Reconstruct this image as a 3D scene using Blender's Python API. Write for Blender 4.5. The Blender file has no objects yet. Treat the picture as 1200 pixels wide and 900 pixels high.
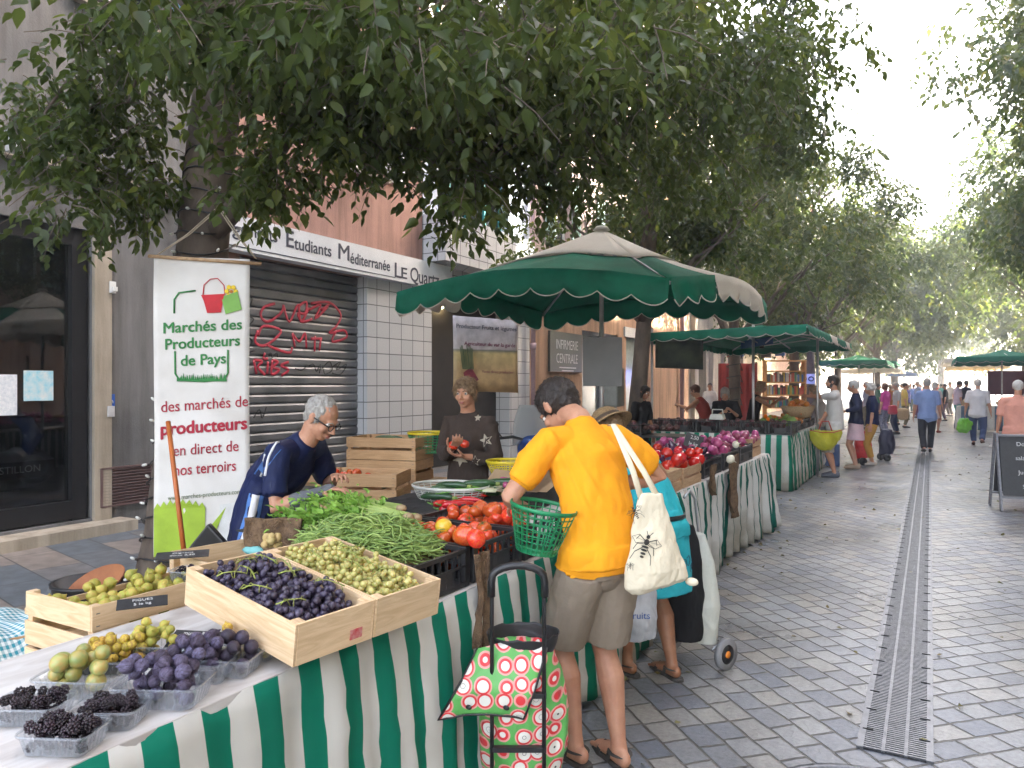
import bpy, bmesh, math, random
import numpy as np
from mathutils import Vector, Matrix, noise
from mathutils.bvhtree import BVHTree
from math import sin, cos, pi, radians as R, sqrt, atan2
EXPO = 3.75
random.seed(7); rng = np.random.default_rng(7)
S = bpy.context.scene
C = S.collection
FPX, TH, CAMZ = 870.0, R(29.4), 1.65
CF = Vector((-sin(TH), cos(TH), 0)); CR = Vector((cos(TH), sin(TH), 0)); UP = Vector((0, 0, 1))
CAM = Vector((0, 0, CAMZ))
def at(px, py, Z):            # measured image point at real distance Z in front of the camera
    return CAM + CF*Z + CR*((px-600)/FPX*Z) + UP*((450-py)/FPX*Z)
def ground(px, py, z=0.0):    # measured image point known to lie at height z
    return at(px, py, FPX*(CAMZ-z)/(py-450))
def U(a, b): return random.uniform(a, b)

# ---------------------------------------------------------------- materials
def newmat(name):
    m = bpy.data.materials.new(name); m.use_nodes = True
    nt = m.node_tree; b = nt.nodes['Principled BSDF']
    return m, nt, b
def N(nt, t, **kw):
    n = nt.nodes.new(t)
    for k, v in kw.items():
        if k.startswith('_'): setattr(n, k[1:], v)
        else: n.inputs[k.replace('__', ' ')].default_value = v
    return n
def rgba(c): return (c[0], c[1], c[2], 1)
def ramp(nt, fac, c1, c2, p1=.35, p2=.65, interp='LINEAR'):
    r = nt.nodes.new('ShaderNodeValToRGB'); r.color_ramp.interpolation = interp
    r.color_ramp.elements[0].position = p1; r.color_ramp.elements[1].position = p2
    r.color_ramp.elements[0].color = rgba(c1); r.color_ramp.elements[1].color = rgba(c2)
    nt.links.new(fac, r.inputs[0]); return r.outputs[0]
def mixc(nt, fac, a, b, mode='MIX'):
    m = nt.nodes.new('ShaderNodeMix'); m.data_type = 'RGBA'; m.blend_type = mode
    for i, v in ((0, fac), (6, a), (7, b)):
        if hasattr(v, 'links'): nt.links.new(v, m.inputs[i])
        else: m.inputs[i].default_value = v if i == 0 else rgba(v)
    return m.outputs[2]
def bump(nt, b, h, strength=.3, dist=.01):
    n = nt.nodes.new('ShaderNodeBump'); n.inputs['Strength'].default_value = strength; n.inputs['Distance'].default_value = dist
    nt.links.new(h, n.inputs['Height']); nt.links.new(n.outputs[0], b.inputs['Normal'])
def mat(name, c, c2=None, scale=8, rough=.6, metal=0, bs=0, bscale=30, rnd=0, spec=.5, stretch=None, sss=0, coat=0, detail=4, transl=0):
    """two-tone noise material; rnd = brightness variation between objects"""
    m, nt, b = newmat(name)
    b.inputs['Roughness'].default_value = rough; b.inputs['Metallic'].default_value = metal
    b.inputs['Specular IOR Level'].default_value = spec
    if coat: b.inputs['Coat Weight'].default_value = coat
    if c2 is None: c2 = tuple(x*.8 for x in c)
    tc = nt.nodes.new('ShaderNodeTexCoord'); src = tc.outputs['Object']
    if stretch:
        mp = nt.nodes.new('ShaderNodeMapping'); mp.inputs['Scale'].default_value = stretch
        nt.links.new(src, mp.inputs[0]); src = mp.outputs[0]
    no = N(nt, 'ShaderNodeTexNoise', Scale=scale, Detail=detail, Roughness=.6); nt.links.new(src, no.inputs['Vector'])
    col = ramp(nt, no.outputs[0], c2, c)
    if rnd:
        oi = nt.nodes.new('ShaderNodeObjectInfo')
        mr = N(nt, 'ShaderNodeMapRange'); mr.inputs[3].default_value = 1-rnd; mr.inputs[4].default_value = 1+rnd
        nt.links.new(oi.outputs['Random'], mr.inputs[0])
        hs = nt.nodes.new('ShaderNodeHueSaturation'); nt.links.new(mr.outputs[0], hs.inputs['Value']); nt.links.new(col, hs.inputs['Color'])
        mh = N(nt, 'ShaderNodeMapRange'); mh.inputs[3].default_value = .5+rnd*.06; mh.inputs[4].default_value = .5-rnd*.06
        nt.links.new(oi.outputs['Random'], mh.inputs[0]); nt.links.new(mh.outputs[0], hs.inputs['Hue'])
        col = hs.outputs[0]
    nt.links.new(col, b.inputs['Base Color'])
    if bs:
        nb = N(nt, 'ShaderNodeTexNoise', Scale=bscale, Detail=3); nt.links.new(src, nb.inputs['Vector'])
        bump(nt, b, nb.outputs[0], bs)
    if sss:
        b.inputs['Subsurface Weight'].default_value = sss; b.inputs['Subsurface Radius'].default_value = (.02, .008, .004); b.inputs['Subsurface Scale'].default_value = .5
    if transl:
        tr = nt.nodes.new('ShaderNodeBsdfTranslucent'); nt.links.new(col, tr.inputs[0])
        mx = nt.nodes.new('ShaderNodeMixShader'); mx.inputs[0].default_value = transl
        nt.links.new(b.outputs[0], mx.inputs[1]); nt.links.new(tr.outputs[0], mx.inputs[2])
        nt.links.new(mx.outputs[0], nt.nodes['Material Output'].inputs[0])
    return m

# ---------------------------------------------------------------- mesh builder
class MB:
    def __init__(s): s.v = []; s.f = []; s.sm = []; s.uv = None
    def add(s, v, f, smooth=True):
        o = len(s.v); s.v.extend(Vector(p) for p in v); s.f.extend(tuple(i+o for i in q) for q in f); s.sm.extend([smooth]*len(f)); return s
    def box(s, c, d, rot=0, M=None, taper=1.0):
        x, y, z = d[0]/2, d[1]/2, d[2]/2
        v = [Vector((a*x*(taper if e > 0 else 1), b*y*(taper if e > 0 else 1), e*z)) for e in (-1, 1) for a, b in ((-1, -1), (1, -1), (1, 1), (-1, 1))]
        if rot: v = [Matrix.Rotation(rot, 3, 'Z') @ p for p in v]
        if M is not None: v = [M @ p for p in v]
        c = Vector(c)
        return s.add([p+c for p in v], [(0,3,2,1),(4,5,6,7),(0,1,5,4),(1,2,6,5),(2,3,7,6),(3,0,4,7)], False)
    def bar(s, p0, p1, w, h=None, side=None):
        p0, p1 = Vector(p0), Vector(p1); h = h or w; t = (p1-p0); L = t.length
        if L < 1e-6: return s
        t.normalize(); r = Vector(side) if side else (Vector((0, 0, 1)) if abs(t.z) < .9 else Vector((1, 0, 0)))
        a = t.cross(r).normalized(); b = a.cross(t).normalized()
        v = [q + a*(i*w/2) + b*(j*h/2) for q in (p0, p1) for i, j in ((-1, -1), (1, -1), (1, 1), (-1, 1))]
        return s.add(v, [(0,3,2,1),(4,5,6,7),(0,1,5,4),(1,2,6,5),(2,3,7,6),(3,0,4,7)], False)
    def tube(s, pts, rad, n=8, side=None, cap=True, round_=False, closed=False):
        pts = [Vector(p) for p in pts]
        if not isinstance(rad, (list, tuple)) or (isinstance(rad, tuple)): rad = [rad]*len(pts)
        rad = [(r, r) if not isinstance(r, (tuple, list)) else r for r in rad]
        if round_ and not closed:
            a, b = pts[0], pts[1]; t = (a-b).normalized(); P = []; Q = []
            for k in (.96, .7, .38):
                m = min(rad[0]); P.append(a+t*m*k*.95); q = sqrt(max(.01, 1-k*k)); Q.append((rad[0][0]*q, rad[0][1]*q))
            a2, b2 = pts[-1], pts[-2]; t2 = (a2-b2).normalized(); P2 = []; Q2 = []
            for k in (.38, .7, .96):
                m = min(rad[-1]); P2.append(a2+t2*m*k*.95); q = sqrt(max(.01, 1-k*k)); Q2.append((rad[-1][0]*q, rad[-1][1]*q))
            pts = P+pts+P2; rad = Q+rad+Q2
        n_ = len(pts); o = len(s.v); prev = None
        for i, p in enumerate(pts):
            if closed: t = pts[(i+1) % n_]-pts[i-1]
            elif i == 0: t = pts[1]-p
            elif i == n_-1: t = p-pts[-2]
            else: t = (pts[i+1]-p).normalized()+(p-pts[i-1]).normalized()
            if t.length < 1e-9: t = Vector((0, 0, 1))
            t.normalize()
            r = Vector(side) if side is not None else (prev if prev is not None else (Vector((1, 0, 0)) if abs(t.x) < .8 else Vector((0, 1, 0))))
            a = r - t*r.dot(t)
            if a.length < 1e-4: a = t.orthogonal()
            a.normalize(); b = t.cross(a); prev = a
            for k in range(n):
                w = 2*pi*k/n; s.v.append(p + a*(cos(w)*rad[i][0]) + b*(sin(w)*rad[i][1]))
        m = n_ if closed else n_-1
        for i in range(m):
            i2 = (i+1) % n_
            for k in range(n):
                k2 = (k+1) % n
                s.f.append((o+i*n+k, o+i*n+k2, o+i2*n+k2, o+i2*n+k)); s.sm.append(True)
        if cap and not closed:
            s.f.append(tuple(o+k for k in reversed(range(n)))); s.sm.append(False)
            s.f.append(tuple(o+(n_-1)*n+k for k in range(n))); s.sm.append(False)
        return s
    def ell(s, c, r, M=None, seg=12, rings=8, nz=0, nf=3):
        if not isinstance(r, (tuple, list)): r = (r, r, r)
        c = Vector(c); v = []; f = []
        def pt(th, ph):
            p = Vector((sin(th)*cos(ph), sin(th)*sin(ph), cos(th)))
            k = 1 + (nz*noise.noise(p*nf + c*7) if nz else 0)
            q = Vector((p.x*r[0]*k, p.y*r[1]*k, p.z*r[2]*k))
            return (M @ q if M is not None else q) + c
        v.append(pt(0, 0))
        for i in range(1, rings):
            for k in range(seg): v.append(pt(pi*i/rings, 2*pi*k/seg))
        v.append(pt(pi, 0))
        for k in range(seg): f.append((0, 1+k, 1+(k+1) % seg))
        for i in range(rings-2):
            for k in range(seg):
                a = 1+i*seg+k; b = 1+i*seg+(k+1) % seg; f.append((a, a+seg, b+seg, b))
        e = len(v)-1; o = 1+(rings-2)*seg
        for k in range(seg): f.append((o+k, e, o+(k+1) % seg))
        return s.add(v, f)
    def lathe(s, prof, c=(0, 0, 0), n=20, M=None, sx=1, sy=1):
        c = Vector(c); v = []; f = []
        for r, z in prof:
            for k in range(n):
                p = Vector((r*cos(2*pi*k/n)*sx, r*sin(2*pi*k/n)*sy, z)); v.append((M @ p if M is not None else p)+c)
        for i in range(len(prof)-1):
            for k in range(n):
                k2 = (k+1) % n; f.append((i*n+k, i*n+k2, (i+1)*n+k2, (i+1)*n+k))
        return s.add(v, f)
    def poly(s, pts, th=(0, 0, .002)):     # extruded flat outline
        th = Vector(th); pts = [Vector(p) for p in pts]; n = len(pts)
        f = [tuple(range(n)), tuple(reversed(range(n, 2*n)))]+[(i, n+i, n+(i+1) % n, (i+1) % n) for i in range(n)]
        return s.add([p+th for p in pts]+pts, f, False)
    def grid(s, fn, nu, nv, uvfn=None):
        o = len(s.v)
        for j in range(nv+1):
            for i in range(nu+1): s.v.append(Vector(fn(i/nu, j/nv)))
        for j in range(nv):
            for i in range(nu):
                a = o+j*(nu+1)+i; s.f.append((a, a+1, a+nu+2, a+nu+1)); s.sm.append(True)
        if uvfn: s.uv = [uvfn(i/nu, j/nv) for j in range(nv+1) for i in range(nu+1)]
        return s
    def mesh(s, name='m', mt=None):
        me = bpy.data.meshes.new(name); me.from_pydata([tuple(p) for p in s.v], [], s.f)
        me.polygons.foreach_set('use_smooth', s.sm)
        if s.uv:
            l = me.uv_layers.new(name='UVMap'); 
            for lp in me.loops: l.data[lp.index].uv = s.uv[lp.vertex_index]
        if mt: me.materials.append(mt)
        me.validate(); me.update(); return me
    def build(s, name, mt, parent=None, loc=None, bevel=0, solid=0):
        return link(name, s.mesh(name, mt), parent, loc, bevel, solid)
def link(name, me, parent=None, loc=None, bevel=0, solid=0):
    o = bpy.data.objects.new(name, me); C.objects.link(o)
    if parent: o.parent = parent
    if loc is not None: o.location = loc
    if solid:
        m = o.modifiers.new('s', 'SOLIDIFY'); m.thickness = solid; m.offset = 0
    if bevel:
        m = o.modifiers.new('b', 'BEVEL'); m.width = bevel; m.segments = 2; m.limit_method = 'ANGLE'; m.angle_limit = R(40)
    return o
def tag(o, label=None, cat=None, group=None, kind=None):
    if label: o['label'] = label
    if cat: o['category'] = cat
    if group: o['group'] = group
    if kind: o['kind'] = kind
    return o
def empty(name, loc, label, cat, group=None, rz=0, sc=1):
    o = bpy.data.objects.new(name, None); C.objects.link(o); o.location = loc; o.rotation_euler = (0, 0, rz); o.scale = (sc, sc, sc)
    o.empty_display_size = .1
    return tag(o, label, cat, group)
KIDS = {}
def copy_tree(o, parent=None):
    c = o.copy(); C.objects.link(c)
    if parent: c.parent = parent
    for ch in [x for x in KIDSRC if x.parent == o] if False else list(o.children): copy_tree(ch, c)
    return c
def put(me, name, loc, rot=(0, 0, 0), sc=1, parent=None, label=None, cat=None, group=None):
    o = bpy.data.objects.new(name, me); C.objects.link(o); o.location = loc; o.rotation_euler = rot
    o.scale = (sc, sc, sc) if not isinstance(sc, (tuple, list)) else sc
    if parent: o.parent = parent
    return tag(o, label, cat, group)
def evalmesh(o, name):
    dg = bpy.context.evaluated_depsgraph_get(); me = bpy.data.meshes.new_from_object(o.evaluated_get(dg)); me.name = name
    return me
def remesh(mb, voxel, mt, smooth=4, name='body', disp=0, dfreq=9, dz=None):
    me0 = mb.mesh('tmp'); o = bpy.data.objects.new('tmp', me0); C.objects.link(o)
    m = o.modifiers.new('r', 'REMESH'); m.mode = 'VOXEL'; m.voxel_size = voxel
    if smooth: m2 = o.modifiers.new('s', 'SMOOTH'); m2.factor = .5; m2.iterations = smooth
    me = evalmesh(o, name); bpy.data.objects.remove(o); bpy.data.meshes.remove(me0)
    if disp:
        nn = [v.normal.copy() for v in me.vertices]
        for v, n in zip(me.vertices, nn):
            p = v.co; q = Vector((p.x*dfreq, p.y*dfreq, p.z*dfreq*.55))
            q3 = Vector((p.x*11+p.z*5, p.y*11-p.z*4, p.z*5+p.x*6)); h = noise.noise(q) + .5*abs(noise.noise(q*2.3+Vector((5, 1, 3)))) - .2 + (.75*max(0, 1-3.2*abs(noise.noise(q3*.8)))**1.5*max(0, noise.noise(q*.6+Vector((9, 2, 1)))+.35) if dfreq < 12 else 0)
            v.co = p + n*(disp*h)
    me.polygons.foreach_set('use_smooth', [True]*len(me.polygons)); me.materials.clear(); me.materials.append(mt); me.update()
    return me
def text(s, size, mt, parent, M, name='lettering', bold=0, ext=.0008, align='CENTER', sx=1, shear=0):
    cu = bpy.data.curves.new('t', 'FONT'); cu.body = s; cu.size = size; cu.align_x = align; cu.align_y = 'CENTER'; cu.extrude = ext; cu.shear = shear
    cu.resolution_u = 3
    o = bpy.data.objects.new('t', cu); C.objects.link(o); me = evalmesh(o, name); bpy.data.objects.remove(o)
    if bold:
        bmm = bmesh.new(); src = me.copy()
        for k, (dx, dy) in enumerate(((0, 0), (-1, .3), (1, -.3), (-.5, -.8), (.5, .8))):
            n0 = len(bmm.verts); bmm.from_mesh(src); bmm.verts.ensure_lookup_table()
            for v in bmm.verts[n0:]: v.co += Vector((dx*bold, dy*bold, k*.00012))
        bmm.to_mesh(me); bmm.free(); bpy.data.meshes.remove(src)
    me.materials.clear(); me.materials.append(mt)
    o = bpy.data.objects.new(name, me); C.objects.link(o); o.parent = parent; o.matrix_basis = M @ Matrix.Diagonal((sx, 1, 1, 1))
    return o
def frame_at(p, right, up):   # 4x4 placing local xy in the plane (right, up)
    right = Vector(right).normalized(); up = Vector(up).normalized(); n = right.cross(up)
    m = Matrix((right, up, n)).transposed().to_4x4(); m.translation = Vector(p); return m
def wood(name, c, c2, stretch=(2, 2, 30), rnd=.1):
    m, nt, b = newmat(name); b.inputs['Roughness'].default_value = .7
    tc = nt.nodes.new('ShaderNodeTexCoord'); mp = nt.nodes.new('ShaderNodeMapping'); mp.inputs['Scale'].default_value = stretch
    nt.links.new(tc.outputs['Object'], mp.inputs[0])
    no = N(nt, 'ShaderNodeTexNoise', Scale=1.6, Detail=5, Distortion=1.6); nt.links.new(mp.outputs[0], no.inputs['Vector'])
    c_ = ramp(nt, no.outputs[0], c2, c, .3, .62)
    n2 = N(nt, 'ShaderNodeTexNoise', Scale=5, Detail=2); nt.links.new(tc.outputs['Object'], n2.inputs['Vector'])
    c_ = mixc(nt, ramp(nt, n2.outputs[0], (.75, .72, .68), (1, 1, 1), .3, .5), c_, c_, 'MULTIPLY') if False else c_
    oi = nt.nodes.new('ShaderNodeObjectInfo'); mr = N(nt, 'ShaderNodeMapRange'); mr.inputs[3].default_value = 1-rnd; mr.inputs[4].default_value = 1+rnd
    nt.links.new(oi.outputs['Random'], mr.inputs[0]); hs = nt.nodes.new('ShaderNodeHueSaturation')
    nt.links.new(mr.outputs[0], hs.inputs['Value']); nt.links.new(c_, hs.inputs['Color']); nt.links.new(hs.outputs[0], b.inputs['Base Color'])
    bump(nt, b, no.outputs[0], .25, .003); return m

skin_m = mat('skin', (.52, .27, .17), (.44, .21, .13), 14, .55, bs=.08, bscale=90, sss=.12)
skin_pale = mat('skin_pale', (.58, .35, .25), (.52, .28, .2), 14, .5, bs=.08, bscale=90, sss=.12)
skin_dark = mat('skin_tanned', (.36, .17, .095), (.29, .13, .07), 12, .42, bs=.08, bscale=90, sss=.1)
eye_m = mat('eye', (.7, .68, .65), rough=.2); black_m = mat('black_plastic', (.018, .018, .02), (.012, .012, .013), 20, .4, bs=.05, bscale=60)
iris_m = mat('iris', (.02, .015, .01), rough=.15); lip_m = mat('lip', (.38, .13, .1), (.33, .11, .09), 20, .45)
# ---------------------------------------------------------------- people
def ik(a, t, l1, l2, pole):
    d = t-a; L = min(d.length, (l1+l2)*.999); u = d.normalized(); p = pole - u*pole.dot(u); p.normalize()
    c = (l1*l1 - l2*l2 + L*L)/(2*L); h = sqrt(max(1e-6, l1*l1-c*c))
    return a+u*c+p*h, a+u*L
def along(pts, f):      # polyline from the start to fraction f of its length
    L = [(pts[i+1]-pts[i]).length for i in range(len(pts)-1)]; T = sum(L)*f; out = [pts[0]]
    for i, l in enumerate(L):
        if T <= l+1e-6: out.append(pts[i].lerp(pts[i+1], max(.01, T/l))); return out
        out.append(pts[i+1]); T -= l
    return out
def resample(pts, n):
    out = []
    L = [0]
    for i in range(len(pts)-1): L.append(L[-1]+(pts[i+1]-pts[i]).length)
    for k in range(n):
        t = L[-1]*k/(n-1)
        for i in range(len(pts)-1):
            if t <= L[i+1]+1e-9: break
        out.append(pts[i].lerp(pts[i+1], (t-L[i])/max(1e-9, L[i+1]-L[i])))
    return out
def person(label, loc, face, H=1.72, lean=0, curl=0, twist=0, head=(0, 0), hands=None, feet=None, skin=None, hair=None, hairst='short',
           top=None, bottom=None, shoes=None, vox=.007, w=1.0, fem=False, fingers=.6, group=None, ebow=None, cat='person', palm=None, scale_head=1.0, belly=0, nk=(.02, .04)):
    """all measures inside are for a 1.75 m figure, x right, y forward"""
    f = Vector((face[0], face[1], 0)).normalized(); rz = atan2(-f.x, f.y); sc = H/1.75
    root = empty('person', loc, label, cat, group, rz, sc)
    Wm = Matrix.Translation(Vector(loc)) @ Matrix.Rotation(rz, 4, 'Z') @ Matrix.Scale(sc, 4); Wi = Wm.inverted()
    skin = skin or skin_m; hands = hands or {}; feet = feet or {}; ebow = ebow or {}; palm = palm or {}
    X = Vector((1, 0, 0))
    # spine
    fy = {k: Vector(feet.get(k, (sx*.11, 0.0, .085))) for k, sx in (('L', -1), ('R', 1))}
    midf = (fy['L']+fy['R'])/2; back = -sin(R(lean))*.14
    p = Vector((midf.x*.8, midf.y*.8+back, .93 - .03*abs(fy['L'].y-fy['R'].y)*2)); sp = [p.copy()]; tilt = R(lean); tw = R(twist)
    for seg, dl in ((.12, .35), (.13, .7), (.15, 1.0), (.14, 1.0)):
        a = tilt*dl + R(curl)*dl; p = p+Vector((0, sin(a), cos(a)))*seg; sp.append(p.copy())
    pel, waist, rib, chest, nb = sp
    td = (nb-chest).normalized(); Rx = Vector((cos(tw), sin(tw), 0)); fw = td.cross(Rx)*-1
    if fw.y < 0 and abs(lean) < 80: fw = -fw
    hp, hy = R(head[0])+tilt*.55+R(curl)*.4, R(head[1])
    Hm = Matrix.Rotation(hy, 3, 'Z') @ Matrix.Rotation(-hp, 3, 'X')     # head pitch forward
    ntop = nb + td*.045 + Vector((0, nk[0], nk[1])); hc = ntop + Hm @ Vector((0, .022, .098))
    a_ = 1.0 if not fem else .9
    sh = {}
    for k, sx in (('L', -1), ('R', 1)): sh[k] = nb - td*.055 + Rx*(sx*.172*w*a_)
    hip = {k: pel+Vector((sx*.088*w, 0, -.04)) for k, sx in (('L', -1), ('R', 1))}
    elb, wri, kne, ank = {}, {}, {}, {}
    for k, sx in (('L', -1), ('R', 1)):
        t = hands.get(k)
        if t is None: t = sh[k]+Vector((sx*.09, .05, -.53))
        else: t = Wi @ Vector(t)
        po = Vector(ebow.get(k, (sx*.5, -.8, -.3)))
        elb[k], wri[k] = ik(sh[k], t, .29, .25, po)
        kne[k], ank[k] = ik(hip[k], fy[k], .43, .415, Vector((sx*.12, 1, 0)))
    n = 14 if vox < .01 else 10
    b = MB()
    TW = [(pel-Vector((0, 0, .09)), .12*w, .085), (pel, .155*w, .108), (waist, .135*w*(.93 if fem else 1), .098+belly*.5), (rib, .145*w*a_, .105+belly*.6), (chest, .163*w*a_, .112), (nb-td*.05, .14*w*a_, .08), (nb, .075, .066), (nb+td*.05+Vector((0, .01, 0)), .056, .058), (hc-Hm @ Vector((0, .02, .05)), .054, .058)]
    b.tube([t[0] for t in TW], [(t[1], t[2]) for t in TW], 18, side=Rx, round_=True)
    for k, sx in (('L', -1), ('R', 1)):
        S_, E, W_ = sh[k], elb[k], wri[k]; g = .92 if fem else 1.04
        b.tube([chest.lerp(nb, .6)+Rx*(sx*.1), S_, S_.lerp(E, .3), S_.lerp(E, .7), E, E.lerp(W_, .25), E.lerp(W_, .6), W_], [.062*g, .057*g, .052*g, .043*g, .038*g, .042*g, .034*g, .0245*g], n, round_=True)
        Hh, K, A = hip[k], kne[k], ank[k]; g = 1.0*w**.5
        cb = Vector((0, -.018, 0))
        b.tube([Hh+Vector((0, 0, .03)), Hh.lerp(K, .2), Hh.lerp(K, .65), K, K.lerp(A, .12)+cb*.3, K.lerp(A, .32)+cb, K.lerp(A, .65)+cb*.5, K.lerp(A, .93), A-Vector((0, 0, .02))], [.088*g, .087*g, .068*g, .055*g, .051*g, .059*g, .044*g, .033*g, .036*g], n, round_=True)
        fd = Vector((sx*.12, 1, 0)).normalized(); zz = A.z-.085
        o_ = Vector((A.x, A.y, zz)); fd2 = fd
        b.tube([o_+fd2*-.045+UP*.045, o_+UP*.05, o_+fd2*.07+UP*.042, o_+fd2*.13+UP*.03, o_+fd2*.175+UP*.022], [(.028, .036), (.034, .046), (.038, .034), (.042, .024), (.032, .016)], 12, side=fd.cross(UP), round_=True)
        for q in range(5): b.tube([o_+fd2*.15+fd.cross(UP)*(-sx)*(.028-q*.014)+UP*.018, o_+fd2*(.2-q*.008)+fd.cross(UP)*(-sx)*(.03-q*.0145)+UP*.014], .0115 if q == 0 else .0085, 8, round_=True)
        # hand
        d = (W_-E).normalized(); pn = Vector(palm.get(k, (-sx*1, 0, -.3))); pn = (pn-d*pn.dot(d)).normalized(); sd = d.cross(pn)   # sd: across the palm
        if sd.dot(Vector((0, 1, 0))) < 0: sd = -sd
        b.tube([W_, W_+d*.03, W_+d*.075], [(.026, .018), (.036, .016), (.038, .014)], 10, side=sd, round_=True)
        if fingers is not None:
            for q in range(4):
                base = W_+d*.078+sd*(.03-q*.0195); L_ = (.040, .045, .042, .033)[q]; fdv = (d+sd*(.14-.09*q)).normalized(); pp = [base-d*.02, base]; ang = 0
                for j, lf in enumerate((1, .65, .5)):
                    ang += fingers*(.5+.25*j); dirr = fdv*cos(ang)+pn*sin(ang); pp.append(pp[-1]+dirr*L_*lf)
                b.tube(pp, [.0095, .009, .0085, .008, .007], 8, round_=True)
            tb = W_+d*.022+sd*.026; t1 = (d*.55+sd*.75+pn*.35).normalized(); b.tube([tb-sd*.01, tb+t1*.035, tb+t1*.035+(d*.8+sd*.3+pn*.5).normalized()*.032, tb+t1*.035+(d*.8+sd*.1+pn*.6).normalized()*.055], [.014, .0115, .0095, .008], 8, round_=True)
    # head
    sH = scale_head
    def hv(x, y, z): return hc + Hm @ (Vector((x, y, z))*sH)
    def he(c, r, **kw): b.ell(hv(*c), tuple(q*sH for q in r), Hm, **kw)
    he((0, -.014, .03), (.075, .094, .084), seg=18, rings=12)
    he((0, .022, -.03), (.057, .068, .082), seg=16, rings=10)
    he((0, .052, -.088), (.03, .028, .022)); he((0, .0, -.062), (.056, .06, .045))
    he((0, .075, .022), (.05, .018, .012)); he((-.035, .062, -.028), (.024, .022, .024)); he((.035, .062, -.028), (.024, .022, .024))
    b.tube([hv(0, .083, .018), hv(0, .1, -.008), hv(0, .113, -.026), hv(0, .092, -.034)], [.007, .0085, .0125, .01], 8, round_=True)
    he((-.011, .097, -.031), (.0085, .01, .008)); he((.011, .097, -.031), (.0085, .01, .008))
    he((0, .084, -.058), (.024, .014, .007)); he((0, .083, -.067), (.02, .013, .008))
    for sx in (-1, 1): he((sx*.076, -.008, -.006), (.01, .02, .032)); he((sx*.082, -.014, .006), (.008, .016, .02))
    body = link('body', remesh(b, vox, skin, 3 if vox < .01 else 2), root)
    if vox < .02:
        for sx in (-1, 1):
            ey = MB().ell(hv(sx*.03, .071, .004), .0125*sH, seg=10, rings=6).build('eye', eye_m, root)
            MB().ell(hv(sx*.03, .0815, .003), (.0068*sH, .0035*sH, .0068*sH), seg=8, rings=6).build('iris', iris_m, ey)
            if hair: MB().tube([hv(sx*.014, .09, .021), hv(sx*.03, .09, .028), hv(sx*.047, .078, .022)], [(.003, .004), (.003, .0045), (.002, .003)], 6, round_=True).build('eyebrow', hair, root)
        remesh_l = MB().ell(hv(0, .0945, -.060), (.0225*sH, .006*sH, .0055*sH), Hm, 10, 6).ell(hv(0, .0925, -.067), (.018*sH, .006*sH, .0055*sH), Hm, 10, 6); remesh_l.build('lips', lip_m, root)
    if hair:
        h = MB()
        if hairst in ('short', 'crop', 'balding'):
            t_ = {'short': .012, 'crop': .007, 'balding': .005}[hairst]
            h.ell(hv(0, -.024, .034), tuple((q+t_)*sH for q in (.076, .088, .084)), Hm, 20, 14)
            if hairst != 'balding': h.ell(hv(0, .03, .078), (.058*sH, .045*sH, .038*sH), Hm, 16, 10)
            h.ell(hv(0, -.06, -.02), (.058*sH, .042*sH, .05*sH), Hm, 16, 10)
            for sx in (-1, 1): h.ell(hv(sx*.072, .014, .012), (.008*sH, .012*sH, .03*sH), Hm)
        elif hairst == 'curly':
            for q in range(46):
                th = U(0, 2*pi); ph = U(-.5, 1.5); rr = Vector((cos(th)*cos(ph)*.085, sin(th)*cos(ph)*.095-.025, sin(ph)*.085+.035))
                if rr.y > .045 and rr.z < .06: continue
                h.ell(hv(*rr), U(.022, .034)*sH)
            h.ell(hv(0, -.025, .035), (.088*sH, .095*sH, .09*sH), Hm)
        elif hairst in ('bun', 'bob', 'updo'):
            h.ell(hv(0, -.02, .036), (.087*sH, .1*sH, .09*sH), Hm, 20, 14); h.ell(hv(0, .035, .082), (.062*sH, .045*sH, .035*sH), Hm, 16, 10)
            h.ell(hv(0, -.055, -.03), (.07*sH, .05*sH, .06*sH), Hm)
            for sx in (-1, 1): h.ell(hv(sx*.074, .02, .02), (.015*sH, .028*sH, .05*sH), Hm)
            if hairst == 'bun' or hairst == 'updo': h.ell(hv(0, -.105, .06), (.045*sH, .04*sH, .045*sH), Hm)
            if hairst == 'bob':
                for sx in (-1, 1): h.ell(hv(sx*.07, -.01, -.05), (.024*sH, .05*sH, .065*sH), Hm)
                h.ell(hv(0, -.07, -.07), (.07*sH, .035*sH, .06*sH), Hm)
        link('hair', remesh(h, vox*.9, hair, 2, 'hair', disp=.006, dfreq=60), root)
    # clothes
    bme_ = body.data; tree_ = BVHTree.FromPolygons([v.co for v in bme_.vertices], [tuple(p.vertices) for p in bme_.polygons])
    trees_ = [tree_]; zcut_ = [9]
    def fit(me, mg):
        for tr_, zc_ in zip(trees_, zcut_):
            for v in me.vertices:
                if v.co.z > zc_: continue
                l, n_, i_, d_ = tr_.find_nearest(v.co, .07)
                if l is not None:
                    s_ = (v.co-l).dot(n_)
                    if s_ < mg: v.co = l+n_*mg
        me.update(); return me
    mg0 = .006 if vox < .01 else .010
    I = dict(root=root, hv=hv, Hm=Hm, sh=sh, elb=elb, wri=wri, hip=hip, kne=kne, ank=ank, nb=nb, td=td, chest=chest, rib=rib, waist=waist, pel=pel, Rx=Rx, Wi=Wi, Wm=Wm, fw=fw, body=body)
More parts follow.
